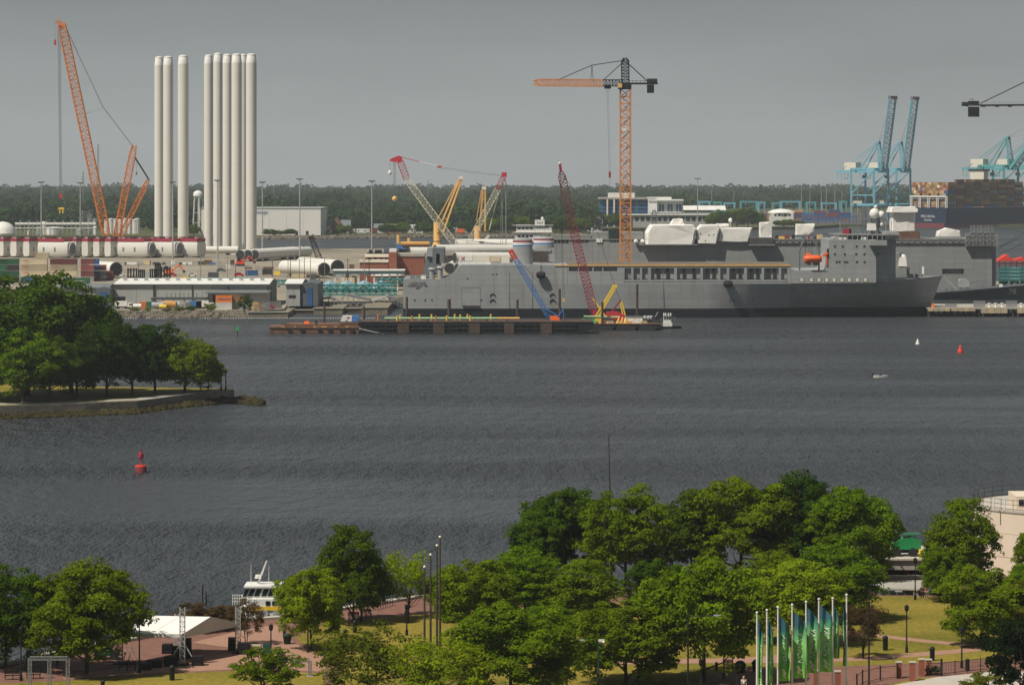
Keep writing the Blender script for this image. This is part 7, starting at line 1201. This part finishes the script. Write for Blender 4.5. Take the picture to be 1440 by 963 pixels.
# white tent on truss towers
A = Vector((X(257,340.4),340.4,ZP)); B = Vector((X(335,349),349,ZP)); C = A+Vector((-6.6,.9,0)); D = B+(C-A); t = thing('event_tent', 'white peaked tent on silver truss towers over the brick plaza', 'tent', tuple((A+B+C+D)/4))
ze, zr = hz(891,340.4), hz(868,344.); up = Vector((0,0,1)); e = lambda p: Vector((p.x,p.y,ze)); m1 = (A+B)/2; m2 = (C+D)/2; m1 = Vector((m1.x,m1.y,zr)); m2 = Vector((m2.x,m2.y,zr))
def cloth(name, P_, m): q = MB(); n = len(P_); d = Vector((0,0,-.05)); q.add([tuple(p) for p in P_]+[tuple(p+d) for p in P_],[tuple(range(n)),tuple(range(2*n-1,n-1,-1))]+[(i,i+n,(i+1)%n+n,(i+1)%n) for i in range(n)]); return q.build(name, m, t)
for p0, p1, q0, q1 in ((e(A),e(C),m2,m1),(e(B),e(D),m2,m1)):
    for k in range(2): f0, f1 = k/2, (k+1)/2; cloth('roof_panel', [p0.lerp(p1,f0+.004),p0.lerp(p1,f1-.004),q1.lerp(q0,f1-.004)+up*0,q1.lerp(q0,f0+.004)], 'wrap')
cloth('gable_panel', [e(A),e(B),m1-(m2-m1).normalized()*.05], 'tent_wall'); cloth('gable_panel', [e(C),e(D),m2+(m2-m1).normalized()*.05], 'tent_wall')
for a, b in ((A,B),(A,C),(B,D)): cloth('valance', [e(a)-up*.02,e(b)-up*.02,e(b)-up*.35+Vector((.02,-.02,0)),e(a)-up*.35+Vector((.02,-.02,0))], 'tent_wall')
for p, tp in ((A,853),(B,852),(C,860),(D,862)): MB().lattice(p+Vector((0,-.35,0)), Vector((p.x,p.y-.35,hz(tp,p.y))), .5, .5, 12, .035).build('truss_tower', 'galv', t); MB().cbox((p.x,p.y-.35,ZP),(1.3,1.3,.15)).build('base_plate', 'dark', t)
for s in (-1,1): MB().bar(A+Vector((0,-.35,2.6)),A+Vector((s*1.5,-.6,.1)),.09).build('outrigger', 'galv', t)
# loudspeakers and cases around the tent
def speaker(px, py, w, d, h, label, rz=0):
    x, Y, z = gp(px,py); t = thing('speaker_stack', label, 'loudspeaker', (x,Y,z), 'black equipment round the tent', rz); o = (0,0,0) if rz else (x,Y,z); MB().cbox(o,(w,d,h),0,.03).build('cabinet', 'black', t)
    for k in range(2): MB().box(o[0]-w*.42,o[0]+w*.42,o[1]-d/2-.03,o[1]-d/2,o[2]+h*(.06+.48*k),o[2]+h*(.44+.48*k)).build('grille', 'iron', t)
    for k in (-.4,.4): MB().cbox((o[0]+w*k,o[1],o[2]-.1),(.15,d*.8,.1)).build('castor', 'iron', t)
for a in ((235.5,918,1.15,1.,1.0,'black case left of the front tent tower'),(240,936,1.3,1.,1.05,'black case in front at the left of the front tent tower'),(278,935,1.2,1.,1.0,'black case right of the front tent tower'),(247,928,.8,.8,1.5,'tall black speaker close behind the front tent tower'),(262,925,1.1,.9,2.1,'tallest black speaker at the front tent tower'),(343,919,1.4,1.1,1.2,'black case at the right tent tower'),(217,938,1.5,.9,.8,'low black case under the broad tree'),(205,941,1.2,.8,.7,'low black case furthest left under the broad tree'),(326,914,.8,.8,1.4,'black speaker left of the right tent tower')): speaker(*a)
x, Y, z = gp(365,918); t = thing('road_case', 'pale wooden case beside the right tent tower', 'case', (x,Y,z)); MB().cbox((x-.4,Y,z+.1),(1.2,.9,.8),0,.03).build('box', 'conc_tan', t); MB().cbox((x+.8,Y,z+.1),(.9,.9,.9),0,.03).build('dark_box', 'dgreen', t); MB().cbox((x,Y,z),(2,.7,.1)).build('pallet', 'bark', t)
x, Y, z = gp(149,926); t = thing('utility_cart', 'dark green utility vehicle parked behind the broad tree trunk', 'utility vehicle', (x,Y,z)); MB().box(x-1.1,x+.5,Y-.7,Y+.7,z+.4,z+1.0).build('body', 'dgreen', t); MB().box(x-.9,x+.35,Y-.65,Y+.65,z+1.75,z+1.85).build('roof', 'dgreen', t); MB().box(x+.52,x+1.4,Y-.7,Y+.7,z+.35,z+.85).build('cargo_bed', 'black', t)
for dx in (-.85,.3):
    for dy in (-.6,.6): MB().bar((x+dx,Y+dy,z+1),(x+dx,Y+dy,z+1.76),.06).build('pillar', 'iron', t)
for dx in (-.7,.9):
    for dy in (-.65,.65): MB().tube((x+dx,Y+dy-.1,z+.3),(x+dx,Y+dy+.1,z+.3),.3,n=12).build('wheel', 'rubber', t)
for i, (px, m) in enumerate(((178,1),(185,1))):
    x, Y, z = gp(px,929); t = thing('tripod_stand', 'light metal tripod under the broad tree, %s' % ['left one','right one'][i], 'tripod', (x,Y,z), 'tripods under the tree')
    for a in range(3): MB().tube((x,Y,z+1.3),(x+.7*math.cos(a*2.1),Y+.7*math.sin(a*2.1),z),.03,n=5).build('leg', 'galv', t)
    MB().tube((x,Y,z+1.2),(x,Y,z+1.9),.03,n=5).build('pole', 'galv', t)
# truss gates
def gate(pp, py, top, label, beam=None):
    Y = YG(py,ZP); x0 = X(sum(pp)/len(pp),Y); t = thing('truss_gate', label, 'truss gate', (x0,Y,ZP), 'white truss gates'); zt = hz(top,Y); b = beam or (min(pp),max(pp))
    for px in pp: MB().lattice((X(px,Y),Y,ZP),(X(px,Y),Y,zt),.32,.32,9,.026).build('truss_post', 'steel', t); MB().cbox((X(px,Y),Y,ZP),(.7,.7,.06)).build('foot', 'galv', t)  # white trusses coloured darker, painting in the tree's shade
    MB().lattice((X(b[0],Y),Y,zt),(X(b[1],Y),Y,zt),.32,.32,9,.026,up=(0,0,1)).build('truss_beam', 'steel', t)
gate((42,69.5,95.5),968,925,'white truss gate with three posts at the bottom left'); gate((398,436),950,928,'white truss gate beside the dense green shrub')
# benches
def bench(px, py, w, label, rz=0):
    x, Y, z = gp(px,py); t = thing('park_bench', label, 'bench', (x,Y,z), 'black park benches'); t.rotation_euler = (0,0,rz); WORG[t.name] = (0,0,0); k = w/2
    for j in range(4): MB().box(-k,k,-.25+.13*j,-.15+.13*j,.42,.46).build('seat_slat', 'iron', t)
    for j in range(3): MB().box(-k,k,.28,.32,.55+.14*j,.66+.14*j).build('back_slat', 'iron', t)
    for s in (-k+.1,0,k-.1): MB().box(s-.03,s+.03,-.25,-.2,0,.42).box(s-.03,s+.03,.26,.32,0,.97).box(s-.03,s+.03,-.2,.26,.36,.41).build('bench_frame', 'iron', t)
for a in ((18,955,1.7,'black bench at the bottom left corner',.1),(47,953.5,1.5,'black bench right of the corner bench',.1),(179,943,1.8,'black bench under the broad tree',0),(498,872,1.3,'black bench by the dark tree near the ferry',.3),(515,868,1.3,'black bench right of the one by the dark tree',.3),(1024,940,1.1,'black bench on the path below the biggest lawn tree',0),(291,548.5,2.2,'dark bench at the tip of the wooded point',0)): bench(*a)
# lamp posts
def lamp(px, py, top, label, m='iron', z=ZP, group='black park lamps'):
    Y = YG(py,z); x = X(px,Y); h = hz(top,Y); t = thing('park_lamp', label, 'lamp post', (x,Y,z), group); k = max(1., Y/420); MB().lathe((x,Y,z),[(.16*k,0),(.16*k,.5),(.085*k,.8),(.06*k,h-z-.8)],10).build('post', m, t, True); MB().lathe((x,Y,h-.8),[(.08*k,0),(.2*k,.12),(.24*k,.5),(.08*k,.72),(.02,.8)],10).build('lantern', m, t, True); MB().lathe((x,Y,h-.2),[(.26*k,-.05),(.26*k,0),(.06*k,.12)],10).build('cap', m, t)
for a in ((381,924,876,'black lamp on the brick path right of the tent'),(1275,917,849,'black lamp standing in the open lawn'),(1287,843,783,'tall black lamp before the raised pier deck'),(1352.5,939,880,'black lamp behind the iron fence'),(29.5,957,880,'black lamp between the two corner benches'),(196,946,868,'black lamp under the right side of the broad tree'),(38.5,936,880,'black lamp at the water edge at the far left'),(1018,954,904,'black lamp below the biggest lawn tree'),(433,917,868,'black lamp at the foot of the bright round tree'),(400,894,862,'black lamp at the bend of the brick path'),(508,874,835,'black lamp by the dark tree near the ferry'),(572,893,848,'black lamp under the thin yellow-green tree'),(986,966,925,'black lamp left of the biggest lawn tree trunk'),(1037,968,929,'black lamp right of the biggest lawn tree trunk')): lamp(*a)
lamp(317.5,549,520,'dark lamp post at the very tip of the wooded point',group='lamps on the wooded point'); lamp(311,549,523,'dark post beside the lamp at the tip of the wooded point',group='lamps on the wooded point')
# litter bins
def bin_(px, py, top, label, z=ZP):
    Y = YG(py,z); x = X(px,Y); h = (py-top)*S(Y); r = h*.17; t = thing('litter_bin', label, 'bin', (x,Y,z), 'black litter bins'); MB().lathe((x,Y,z),[(r*.9,0),(r,h*.08),(r,h*.78),(r*1.08,h*.8)],12).build('body', 'iron', t, True); MB().lathe((x,Y,z+h*.8),[(r*1.1,0),(r*1.1,h*.05),(r*.8,h*.14),(.02,h*.2)],12).build('lid', 'black', t, True)
for a in ((242,956,934,'black bin on the lower lawn near the tent'),(144.5,972,955,'black bin cut by the bottom edge below the broad tree'),(485.5,900,884,'black bin on the lawn right of the bright round tree'),(499,889,871,'black bin near the dark tree'),(572.5,876,857,'black bin in front of the thin yellow-green tree'),(924.5,941,921,'black bin left of the biggest lawn tree'),(897.5,968,950,'black bin at the bottom edge left of the biggest lawn tree'),(1245,914,892.5,'black bin left of the open lawn lamp'),(1311,928.5,908,'black bin on the lawn above the brick piers'),(1360.5,943,925,'black bin just behind the iron fence'),(1007.5,942,930,'black bin right of the biggest lawn tree trunk')): bin_(*a)
for px, py, w, l in ((1041,945,1.1,'dark planter box right of the biggest lawn tree'),(404,905,.9,'dark planter at the bend of the brick path'),(1064,943,1.0,'dark low planter beside the first green flag')):
    x, Y, z = gp(px,py); t = thing('planter', l, 'planter', (x,Y,z), 'dark planters'); MB().lathe((x,Y,z),[(w*.4,0),(w*.5,.7),(w*.55,.75),(w*.55,.9)],12).build('pot', 'iron', t, True); MB().ball((x,Y,z+.95),w*.45,10,.6).build('soil_mound', 'dgreen', t)
# the four bronze poles with bright finials
for i, (px, top) in enumerate(((597,796),(605.5,779),(614.5,766),(618.8,754))):
    Y = 316.+i*2.5; x, h = X(px,Y), hz(top,Y); t = thing('bare_flagpole', 'tall bare bronze pole with a bright ball, %s of the four' % ['leftmost and shortest','second from left','third from left','rightmost and tallest'][i], 'flagpole', (x,Y,ZP), 'four tall bare poles'); MB().tube((x,Y,ZP),(x,Y,h-.2),.15,.075,10).build('pole', 'bronze', t, True); MB().ball((x,Y,h-.05),.13,12).build('finial', 'ball', t, True); MB().lathe((x,Y,ZP),[(.4,0),(.4,.1),(.2,.3)],12).build('base', 'bronze', t)
# thin mast at the waterfront
Y = 412.; t = thing('bare_mast', 'thin bare brown mast rising from the waterfront trees', 'mast', (X(861,Y),Y,-1)); MB().tube((X(861,Y),Y,-1),(X(856,Y),Y,hz(613,Y)),.16,.07,8).build('pole', 'bark', t); MB().lathe((X(861,Y),Y,-.5),[(.3,0),(.3,1.5)],8).build('base', 'iron', t)
for px, tp, l in ((285,823,'thin dark post standing in the water behind the tent'),(290,833,'short dark post in the water behind the tent')): Y = 405.; t = thing('water_post', l, 'post', (X(px,Y),Y,-1), 'posts in the water'); MB().tube((X(px,Y),Y,-1),(X(px,Y),Y,hz(tp,Y)),.09,n=6).build('shaft', 'iron', t); MB().lathe((X(px,Y),Y,hz(tp,Y)),[(.1,0),(.02,.12)],6).build('cap', 'iron', t)
# green flags
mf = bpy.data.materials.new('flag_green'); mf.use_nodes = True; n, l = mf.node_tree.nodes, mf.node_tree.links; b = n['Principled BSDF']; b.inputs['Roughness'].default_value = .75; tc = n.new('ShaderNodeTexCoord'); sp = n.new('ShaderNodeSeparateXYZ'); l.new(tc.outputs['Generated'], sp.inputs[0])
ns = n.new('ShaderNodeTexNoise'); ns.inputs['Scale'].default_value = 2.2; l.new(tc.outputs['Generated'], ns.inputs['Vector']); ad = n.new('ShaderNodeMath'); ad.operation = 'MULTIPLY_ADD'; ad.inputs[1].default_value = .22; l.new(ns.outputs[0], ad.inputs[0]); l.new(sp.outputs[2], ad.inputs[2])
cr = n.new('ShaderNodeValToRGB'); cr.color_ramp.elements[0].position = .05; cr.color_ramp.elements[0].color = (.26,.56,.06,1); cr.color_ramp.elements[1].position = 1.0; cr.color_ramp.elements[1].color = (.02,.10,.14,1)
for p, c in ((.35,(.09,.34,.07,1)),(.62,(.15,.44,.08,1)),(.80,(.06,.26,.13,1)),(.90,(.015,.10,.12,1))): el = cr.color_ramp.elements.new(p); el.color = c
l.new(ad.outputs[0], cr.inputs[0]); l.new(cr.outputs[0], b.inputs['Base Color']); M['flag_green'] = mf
FN = ['leftmost','second','third','fourth','fifth','sixth','seventh','rightmost']
for i, (px, top, ft, fb, w, tw) in enumerate(((1064.5,861,868,972,8,.5),(1078.5,857.5,866,967,9.5,.35),(1094,853.5,864,957,17,.9),(1114,850,858.5,953,19.5,1.),(1133.5,846,853,946,17,.75),(1151.5,842,849.5,944,19.5,1.),(1171,841,850,925,9.5,.4),(1190.5,836,846,936,-5.5,.25))):
    Y = 316.+i*1.1; x, h = X(px,Y), hz(top,Y); t = thing('flagpole', 'white flagpole carrying the %s green banner' % FN[i], 'flagpole', (x,Y,ZP), 'white flagpoles'); MB().tube((x,Y,ZP),(x,Y,h-.12),.11,.07,10).build('pole', 'cloth_white', t, True); MB().ball((x,Y,h),.13,12).build('finial', 'cloth_white', t, True); MB().lathe((x,Y,ZP),[(.3,0),(.3,.1),(.15,.25)],12).build('base', 'galv', t)
    z1, z0 = hz(ft,Y), hz(fb,Y); wm = w*.9*S(Y); L = z1-z0; sg = 1 if w > 0 else -1; ph = i*1.3
    def surf_(u, v, off=0.):                      # u across 0..1, v down 0..1
        sag = .20*L*u if abs(w) > 12 else .26*L*u
        xx = x+sg*.1+wm*u*(1-.25*math.sin(v*3.1+ph)**2*(1-tw)); yy = Y-.05-(.30*math.sin(u*9+v*2.2+ph)*u**.5+.30*math.sin(v*7.+ph)*u)*(1.5-.7*tw)-off
        return (xx, yy, z1-v*(L-.0)-sag*(1-v)*.9)
    q = MB(); nu, nv = 10, 26
    for sd in (0,1):
        for a in range(nv+1):
            for c in range(nu+1): q.v.append(surf_(c/nu, a/nv, .012*(1-2*sd)))
    o_ = (nu+1)*(nv+1); k = lambda a, c, s=0: s*o_+a*(nu+1)+c
    for a in range(nv):
        for c in range(nu): q.f.append((k(a,c),k(a,c+1),k(a+1,c+1),k(a+1,c))); q.f.append((k(a,c,1),k(a+1,c,1),k(a+1,c+1,1),k(a,c+1,1)))
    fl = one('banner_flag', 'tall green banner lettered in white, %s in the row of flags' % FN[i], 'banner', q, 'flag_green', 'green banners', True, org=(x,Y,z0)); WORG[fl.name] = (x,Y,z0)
    cu = bpy.data.curves.new('lettering', 'FONT'); cu.body = 'NORFOLK'; cu.size = 1.; cu.resolution_u = 3; f_ = bpy.data.objects.new('lettering', cu); COL.objects.link(f_); bpy.context.view_layer.update(); me = bpy.data.meshes.new_from_object(f_.evaluated_get(bpy.context.evaluated_depsgraph_get())); bpy.data.objects.remove(f_)
    xs = [v.co.x for v in me.vertices]; ys = [v.co.y for v in me.vertices]; x0_, x1_, y0_, y1_ = min(xs), max(xs), min(ys), max(ys)
    for v in me.vertices:                         # lettering reads from the bottom up along the banner
        p = (v.co.x-x0_)/(x1_-x0_); r = (v.co.y-y0_)/(y1_-y0_); c = surf_(.74-.42*r, .74-.50*p, .05); v.co = (c[0]-x, c[1]-Y, c[2]-z0)
    me.materials.append(M['cloth_white']); lo_ = bpy.data.objects.new('lettering', me); COL.objects.link(lo_); lo_.parent = fl
    q = MB()                                      # cream wave emblem under the lettering
    for (u0, v0, u1, v1) in ((.25,.80,.55,.84),(.35,.84,.75,.885),(.28,.885,.62,.92),(.45,.92,.8,.95)): q.add([surf_(u0,v0+.01,.05),surf_((u0+u1)/2,v0-.005,.05),surf_(u1,v0+.02,.05),surf_(u1-.05,v1,.05),surf_((u0+u1)/2,v1+.01,.05),surf_(u0+.05,v1-.01,.05)],[(0,1,2,3,4,5)])
    q.build('emblem', 'cream', fl)
# camera pole and plain poles with arms
def armpole(px, top, Y, m, label, arm=0, apy=0, cam=False):
    x, h = X(px,Y), hz(top,Y); t = thing('street_pole', label, 'pole', (x,Y,ZP), 'street poles'); MB().tube((x,Y,ZP),(x,Y,h),.1,.075,10).build('post', m, t, True); MB().lathe((x,Y,ZP),[(.25,0),(.25,.1),(.12,.4)],10).build('base', m, t)
    if arm: MB().tube((x,Y,hz(apy,Y)),(X(px+arm,Y),Y,hz(apy,Y)+.05),.05,n=6).build('arm', m, t); MB().cbox((X(px+arm*.93,Y),Y,hz(apy,Y)+.02),(.7,.25,.12)).build('light_head', 'galv', t)
    if cam: MB().cbox((x+.3,Y-.1,h-.25),(.6,.18,.22)).build('camera_arm', 'white', t); MB().ball((x+.5,Y-.12,h-.3),.15,10).build('camera_dome', 'white', t, True)
armpole(841.5,898,318,'dgreen','green pole with a white camera at the bottom centre',cam=True); armpole(797,893,318,'iron','dark pole with a short arm left of the camera pole',22,901); armpole(967.5,858,322,'iron','dark pole with a long arm in front of the biggest lawn tree',44,866); armpole(1222,830,322,'iron','dark pole with an arm right of the green flags',45,832)
# pier deck with the green vehicle, low terrace
Y = 414.; nn = lambda px: X(px,Y); zz_ = lambda py: Z(py,Y); t = thing('raised_pier', 'raised concrete pier deck on columns behind the round tree', 'pier', (nn(1300),Y,0)); MB().box(nn(1240),nn(1350),Y,Y+14,zz_(801),zz_(787.5)).build('deck_beam', 'concrete', t); MB().box(nn(1238),nn(1352),Y-.3,Y+14.4,zz_(787.4),zz_(785)).build('deck', 'sidewalk', t)
for px in (1246,1276,1308,1338): MB().tube((nn(px),Y+1,-1),(nn(px),Y+1,zz_(801)),.4,n=12).build('column', 'brick', t)
MB().box(nn(1240),nn(1350),Y+6,Y+8,-1,zz_(801)).build('under_deck_shade', 'dark', t)  # dark sheet added for the shade beneath the deck
zd = zz_(785); t = thing('green_machine', 'bright green machine with black wheels standing on the raised pier', 'machine', (nn(1278),Y+3,zd)); MB().vprism([(nn(1258),zd+.9),(nn(1298),zd+.9),(nn(1298),zd+2.1),(nn(1285),zd+2.5),(nn(1268),zd+2.2),(nn(1258),zd+1.6)],Y+2,Y+4).build('body', 'mgreen', t); MB().vprism([(nn(1260),zd+1.7),(nn(1271),zd+2.2),(nn(1265),zd+3.0),(nn(1260.5),zd+3.0)],Y+2.2,Y+3.8).build('cab', 'glass_dark', t); MB().box(nn(1271),nn(1297),Y+1.9,Y+4.1,zd+2.75,zd+2.85).build('canopy', 'green', t); MB().box(nn(1260),nn(1297),Y+2.2,Y+3.8,zd+.45,zd+.9).build('chassis', 'black', t)
for px in (1264,1287): 
    for dy in (1.9,3.7): MB().tube((nn(px),Y+dy,zd+.55),(nn(px),Y+dy+.4,zd+.55),.55,n=16).build('wheel', 'rubber', t)
t = thing('yellow_barrel', 'yellow barrel on the raised pier', 'barrel', (nn(1297),Y+1,zd)); MB().lathe((nn(1297),Y+1,zd),[(.32,0),(.34,.3),(.34,.8),(.3,1.05)],14).build('drum', 'yellow', t, True); MB().lathe((nn(1297),Y+1,zd+.5),[(.36,0),(.36,.06)],14).build('hoop', 'amber', t)
Y = 396.; t = thing('low_terrace', 'low terrace with a pale flat roof and dark glass under the pier', 'terrace', (nn(1300),Y,ZP)); na = lambda px: X(px,Y); MB().box(na(1236),na(1342),Y,Y+6,ZP,Z(829,Y)).build('wall', 'slate', t); MB().prism([(na(1228),Y+1),(na(1290),Y-.8),(na(1345),Y+3),(na(1345),Y+8),(na(1228),Y+8)],Z(828.9,Y),Z(827,Y)).build('roof', 'concrete', t)
for k in range(9): MB().box(na(1240+k*11),na(1249+k*11),Y-.08,Y+.05,ZP+.1,Z(830,Y)).build('pane', 'glass_dark', t)
MB().box(na(1284),na(1291),Y-.5,Y-.1,ZP,Z(829,Y)).build('pillar', 'concrete', t)
# beige rounded building
Y = 412.; xc, yc, r = X(1379,Y)+12.5, Y+6, 12.5; t = thing('round_building', 'beige rounded building with a railed roof at the right edge', 'building', (xc,yc,0)); zt = Z(719,Y-3); N_ = 40
for k in range(3): MB().lathe((xc,yc,-1 if k == 0 else ZP+k*(zt-ZP)/3+.02),[(r,0),(r,(zt-ZP)/3-(0 if k else -3.5)-.04)],64).build('wall_course', 'building_beige', t, True)
MB().lathe((xc,yc,zt-.3),[(r+.06,0),(r+.12,.15),(r+.12,.35),(r-.4,.36)],64).build('coping', 'sidewalk', t); 
for k in range(N_): a = 2*math.pi*k/N_; MB().bar((xc+r*math.cos(a),yc+r*math.sin(a),zt),(xc+r*math.cos(a),yc+r*math.sin(a),zt+1.4),.06).build('railing_post', 'bronze', t)
for dz in (.25,.8,1.38): MB().path([(xc+r*math.cos(2*math.pi*k/N_),yc+r*math.sin(2*math.pi*k/N_),zt+dz) for k in range(N_+1)],.03,4).build('rail', 'bronze', t)
MB().box(X(1428,Y),X(1470,Y),Y-1,Y+6,zt+.06,zt+1.7).build('roof_house', 'building_beige', t); MB().box(X(1431,Y),X(1438,Y),Y-1.06,Y-.9,zt+.5,zt+1.3).build('window', 'glass_dark', t); MB().ball((X(1410,400),yc-r*.72,Z(757,400)),.16,10).build('wall_lamp', 'white', t)
for px in (1394,1409.5): MB().tube((X(px,Y),Y-2,zt),(X(px,Y),Y-2,zt+1.6),.09,n=8).build('vent_pipe', 'white', t)
# iron fence with brick piers
def pier(px, py, top, label):
    x, Y, z = gp(px,py); h = (py-top)*S(Y); t = thing('brick_pier', label, 'pier', (x,Y,z), 'brick piers by the sidewalk'); MB().cbox((x,Y,z),(.55,.55,h)).build('shaft', 'brick', t); MB().cbox((x,Y,z+h),(.66,.66,.1)).build('cap', 'sidewalk', t)
for a in ((1264,953,931,'leftmost brick pier at the sidewalk'),(1283,957,931,'second brick pier at the sidewalk, nearest'),(1296,950,927,'third brick pier at the sidewalk'),(1306,948,927.5,'rightmost brick pier at the sidewalk'),(1148,968,943,'brick pier behind the fifth flagpole'),(1178,966,944,'brick pier behind the seventh flagpole')): pier(*a)
fl = [gp(1306,950),gp(1324,950),gp(1343,947.5),gp(1361,945.5),gp(1379,943.5),gp(1398,942),gp(1420,941),gp(1450,940)]
t = thing('iron_fence', 'black iron fence between the brick piers and the dark evergreen', 'fence', fl[2])
for i, p in enumerate(fl): k = .10 if i in (1,5) else .045; MB().box(p[0]-k,p[0]+k,p[1]-k,p[1]+k,ZP,ZP+(1.75 if i in (1,5) else 1.4)).build('post', 'iron', t)
for z in (.2,1.3): MB().path([(p[0],p[1],ZP+z) for p in fl],.03,5).build('rail', 'iron', t)
for a, b in zip(fl[:-1], fl[1:]):
    for j in range(1, 8): p = Vector(a).lerp(Vector(b), j/8); MB().box(p.x-.011,p.x+.011,p.y-.011,p.y+.011,ZP+.2,ZP+1.3).build('picket', 'iron', t)
fl = [gp(1205,968),gp(1213,962),gp(1222,960),gp(1238,956),gp(1262,954)]; t = thing('iron_fence', 'short black iron fence left of the brick piers', 'fence', fl[2])
for i, p in enumerate(fl): MB().box(p[0]-.07,p[0]+.07,p[1]-.07,p[1]+.07,ZP,ZP+1.5).build('post', 'iron', t)
for z in (.2,1.3): MB().path([(p[0],p[1],ZP+z) for p in fl],.03,5).build('rail', 'iron', t)
# waterside railing
for a, b, l in (((525,858),(552,851),'dark railing at the water edge behind the lawn'),((590,840),(640,837),'dark railing at the water edge left of the waterfront row')):
    p, q_ = Vector(gp(*a)), Vector(gp(*b)); t = thing('water_railing', l, 'railing', tuple(p), 'railings at the water')
    for k in range(9): c = p.lerp(q_,k/8); MB().bar(c,c+Vector((0,0,1.1)),.06).build('post', 'iron', t)
    for z in (.4,.75,1.1): MB().bar(p+Vector((0,0,z)),q_+Vector((0,0,z)),.05).build('rail', 'iron', t)
# people
def person(px, py, label, top, legs, z=ZP, face=0., sit=False, h=1.72, hat=None, k=1.):
    Y = YG(py,z); x = X(px,Y); t = thing('person', label, 'person', (x,Y,z), None, face); s = h/1.75
    if not face: WORG[t.name] = (0,0,0)
    def skin(name, vs, es, m, lev=1):
        me = bpy.data.meshes.new(name); me.from_pydata([tuple(c*s for c in v[:3]) for v in vs], es, []); me.update(); me.materials.append(M[m]); o = bpy.data.objects.new(name, me); COL.objects.link(o); o.parent = t
        md = o.modifiers.new('skin', 'SKIN'); sv = me.skin_vertices
        if len(sv) and len(sv[0].data) == len(vs):
            for d, v in zip(sv[0].data, vs): d.radius = (v[3]*s, v[3]*s)
            sv[0].data[0].use_root = True
        md.use_smooth_shade = True; o.modifiers.new('smooth', 'SUBSURF').levels = lev; o.modifiers[-1].render_levels = lev; return o
    V = [(0,0,.95,.13),(0,0,1.15,.12),(0,0,1.38,.145),(0,0,1.48,.06),(0,-.02,1.56,.065),(0,-.02,1.66,.1),(0,-.02,1.75,.07),
         (.1,0,.9,.09),(.11,-.03,.5,.06),(.12,.05,.08,.042),(.12,-.12,.03,.04),(-.1,0,.9,.09),(-.11,.05,.5,.06),(-.13,.10,.08,.042),(-.13,-.06,.03,.04),
         (.2,0,1.4,.06),(.25,.03,1.12,.045),(.24,-.1,.9,.035),(.24,-.14,.8,.028),(-.2,0,1.4,.06),(-.25,.02,1.12,.045),(-.24,-.08,.9,.035),(-.24,-.12,.8,.028)]
    E = [(0,1),(1,2),(2,3),(3,4),(4,5),(5,6),(0,7),(7,8),(8,9),(9,10),(0,11),(11,12),(12,13),(13,14),(2,15),(15,16),(16,17),(17,18),(2,19),(19,20),(20,21),(21,22)]
    skin('body', V, E, 'skin')
    skin('shirt', [(0,0,.93,.145),(0,0,1.15,.135),(0,0,1.38,.16),(0,0,1.46,.075),(.21,0,1.4,.075),(.255,.03,1.15,.058),(-.21,0,1.4,.075),(-.255,.02,1.15,.058)], [(0,1),(1,2),(2,3),(2,4),(4,5),(2,6),(6,7)], top)
    skin('trousers', [(0,0,.96,.14),(.1,0,.88,.105),(.11,-.03,.5,.075),(.12,.04,.12,.06),(-.1,0,.88,.105),(-.11,.05,.5,.075),(-.13,.09,.12,.06)], [(0,1),(1,2),(2,3),(0,4),(4,5),(5,6)], legs)
    skin('hair', [(0,.0,1.70,.10),(0,.01,1.76,.085),(0,.06,1.66,.07)], [(0,1),(0,2)], hat or 'cloth_dark'); return t
for a in ((1297,842,'person in a dark shirt walking on the path under the pier','cloth_dark','cloth_dark'),(1302.5,842,'person in a red shirt beside the one in dark clothes','cloth_red','khaki'),(1046,975,'person with a white cap cut by the bottom edge','cloth_white','cloth_dark'),(81,938,'worker in a yellow vest bending between the truss posts','hivis','cloth_dark'),(253,930,'person in black beside the front tent tower','cloth_dark','cloth_dark')): person(a[0],a[1],a[2],a[3],a[4],hat='cloth_white' if 'cap' in a[2] else None)
person(282,550.5,'person in dark clothes near the bench on the point','cloth_dark','cloth_dark')
# ------------------------------------------------------------------ the air
m = bpy.data.materials.new('haze'); m.use_nodes = True; n, l = m.node_tree.nodes, m.node_tree.links; n.clear()
pv = n.new('ShaderNodeVolumePrincipled'); pv.inputs['Color'].default_value = (.80,.88,.95,1); pv.inputs['Density'].default_value = 5.2e-5; pv.inputs['Anisotropy'].default_value = .0
mo = n.new('ShaderNodeOutputMaterial'); l.new(pv.outputs[0], mo.inputs['Volume']); M['haze'] = m
hz = MB().box(-2650, 2650, -80, 8650, -2, 170).build('haze', 'haze', kind='stuff'); tag(hz, 'thin pale haze over the harbour', 'haze')
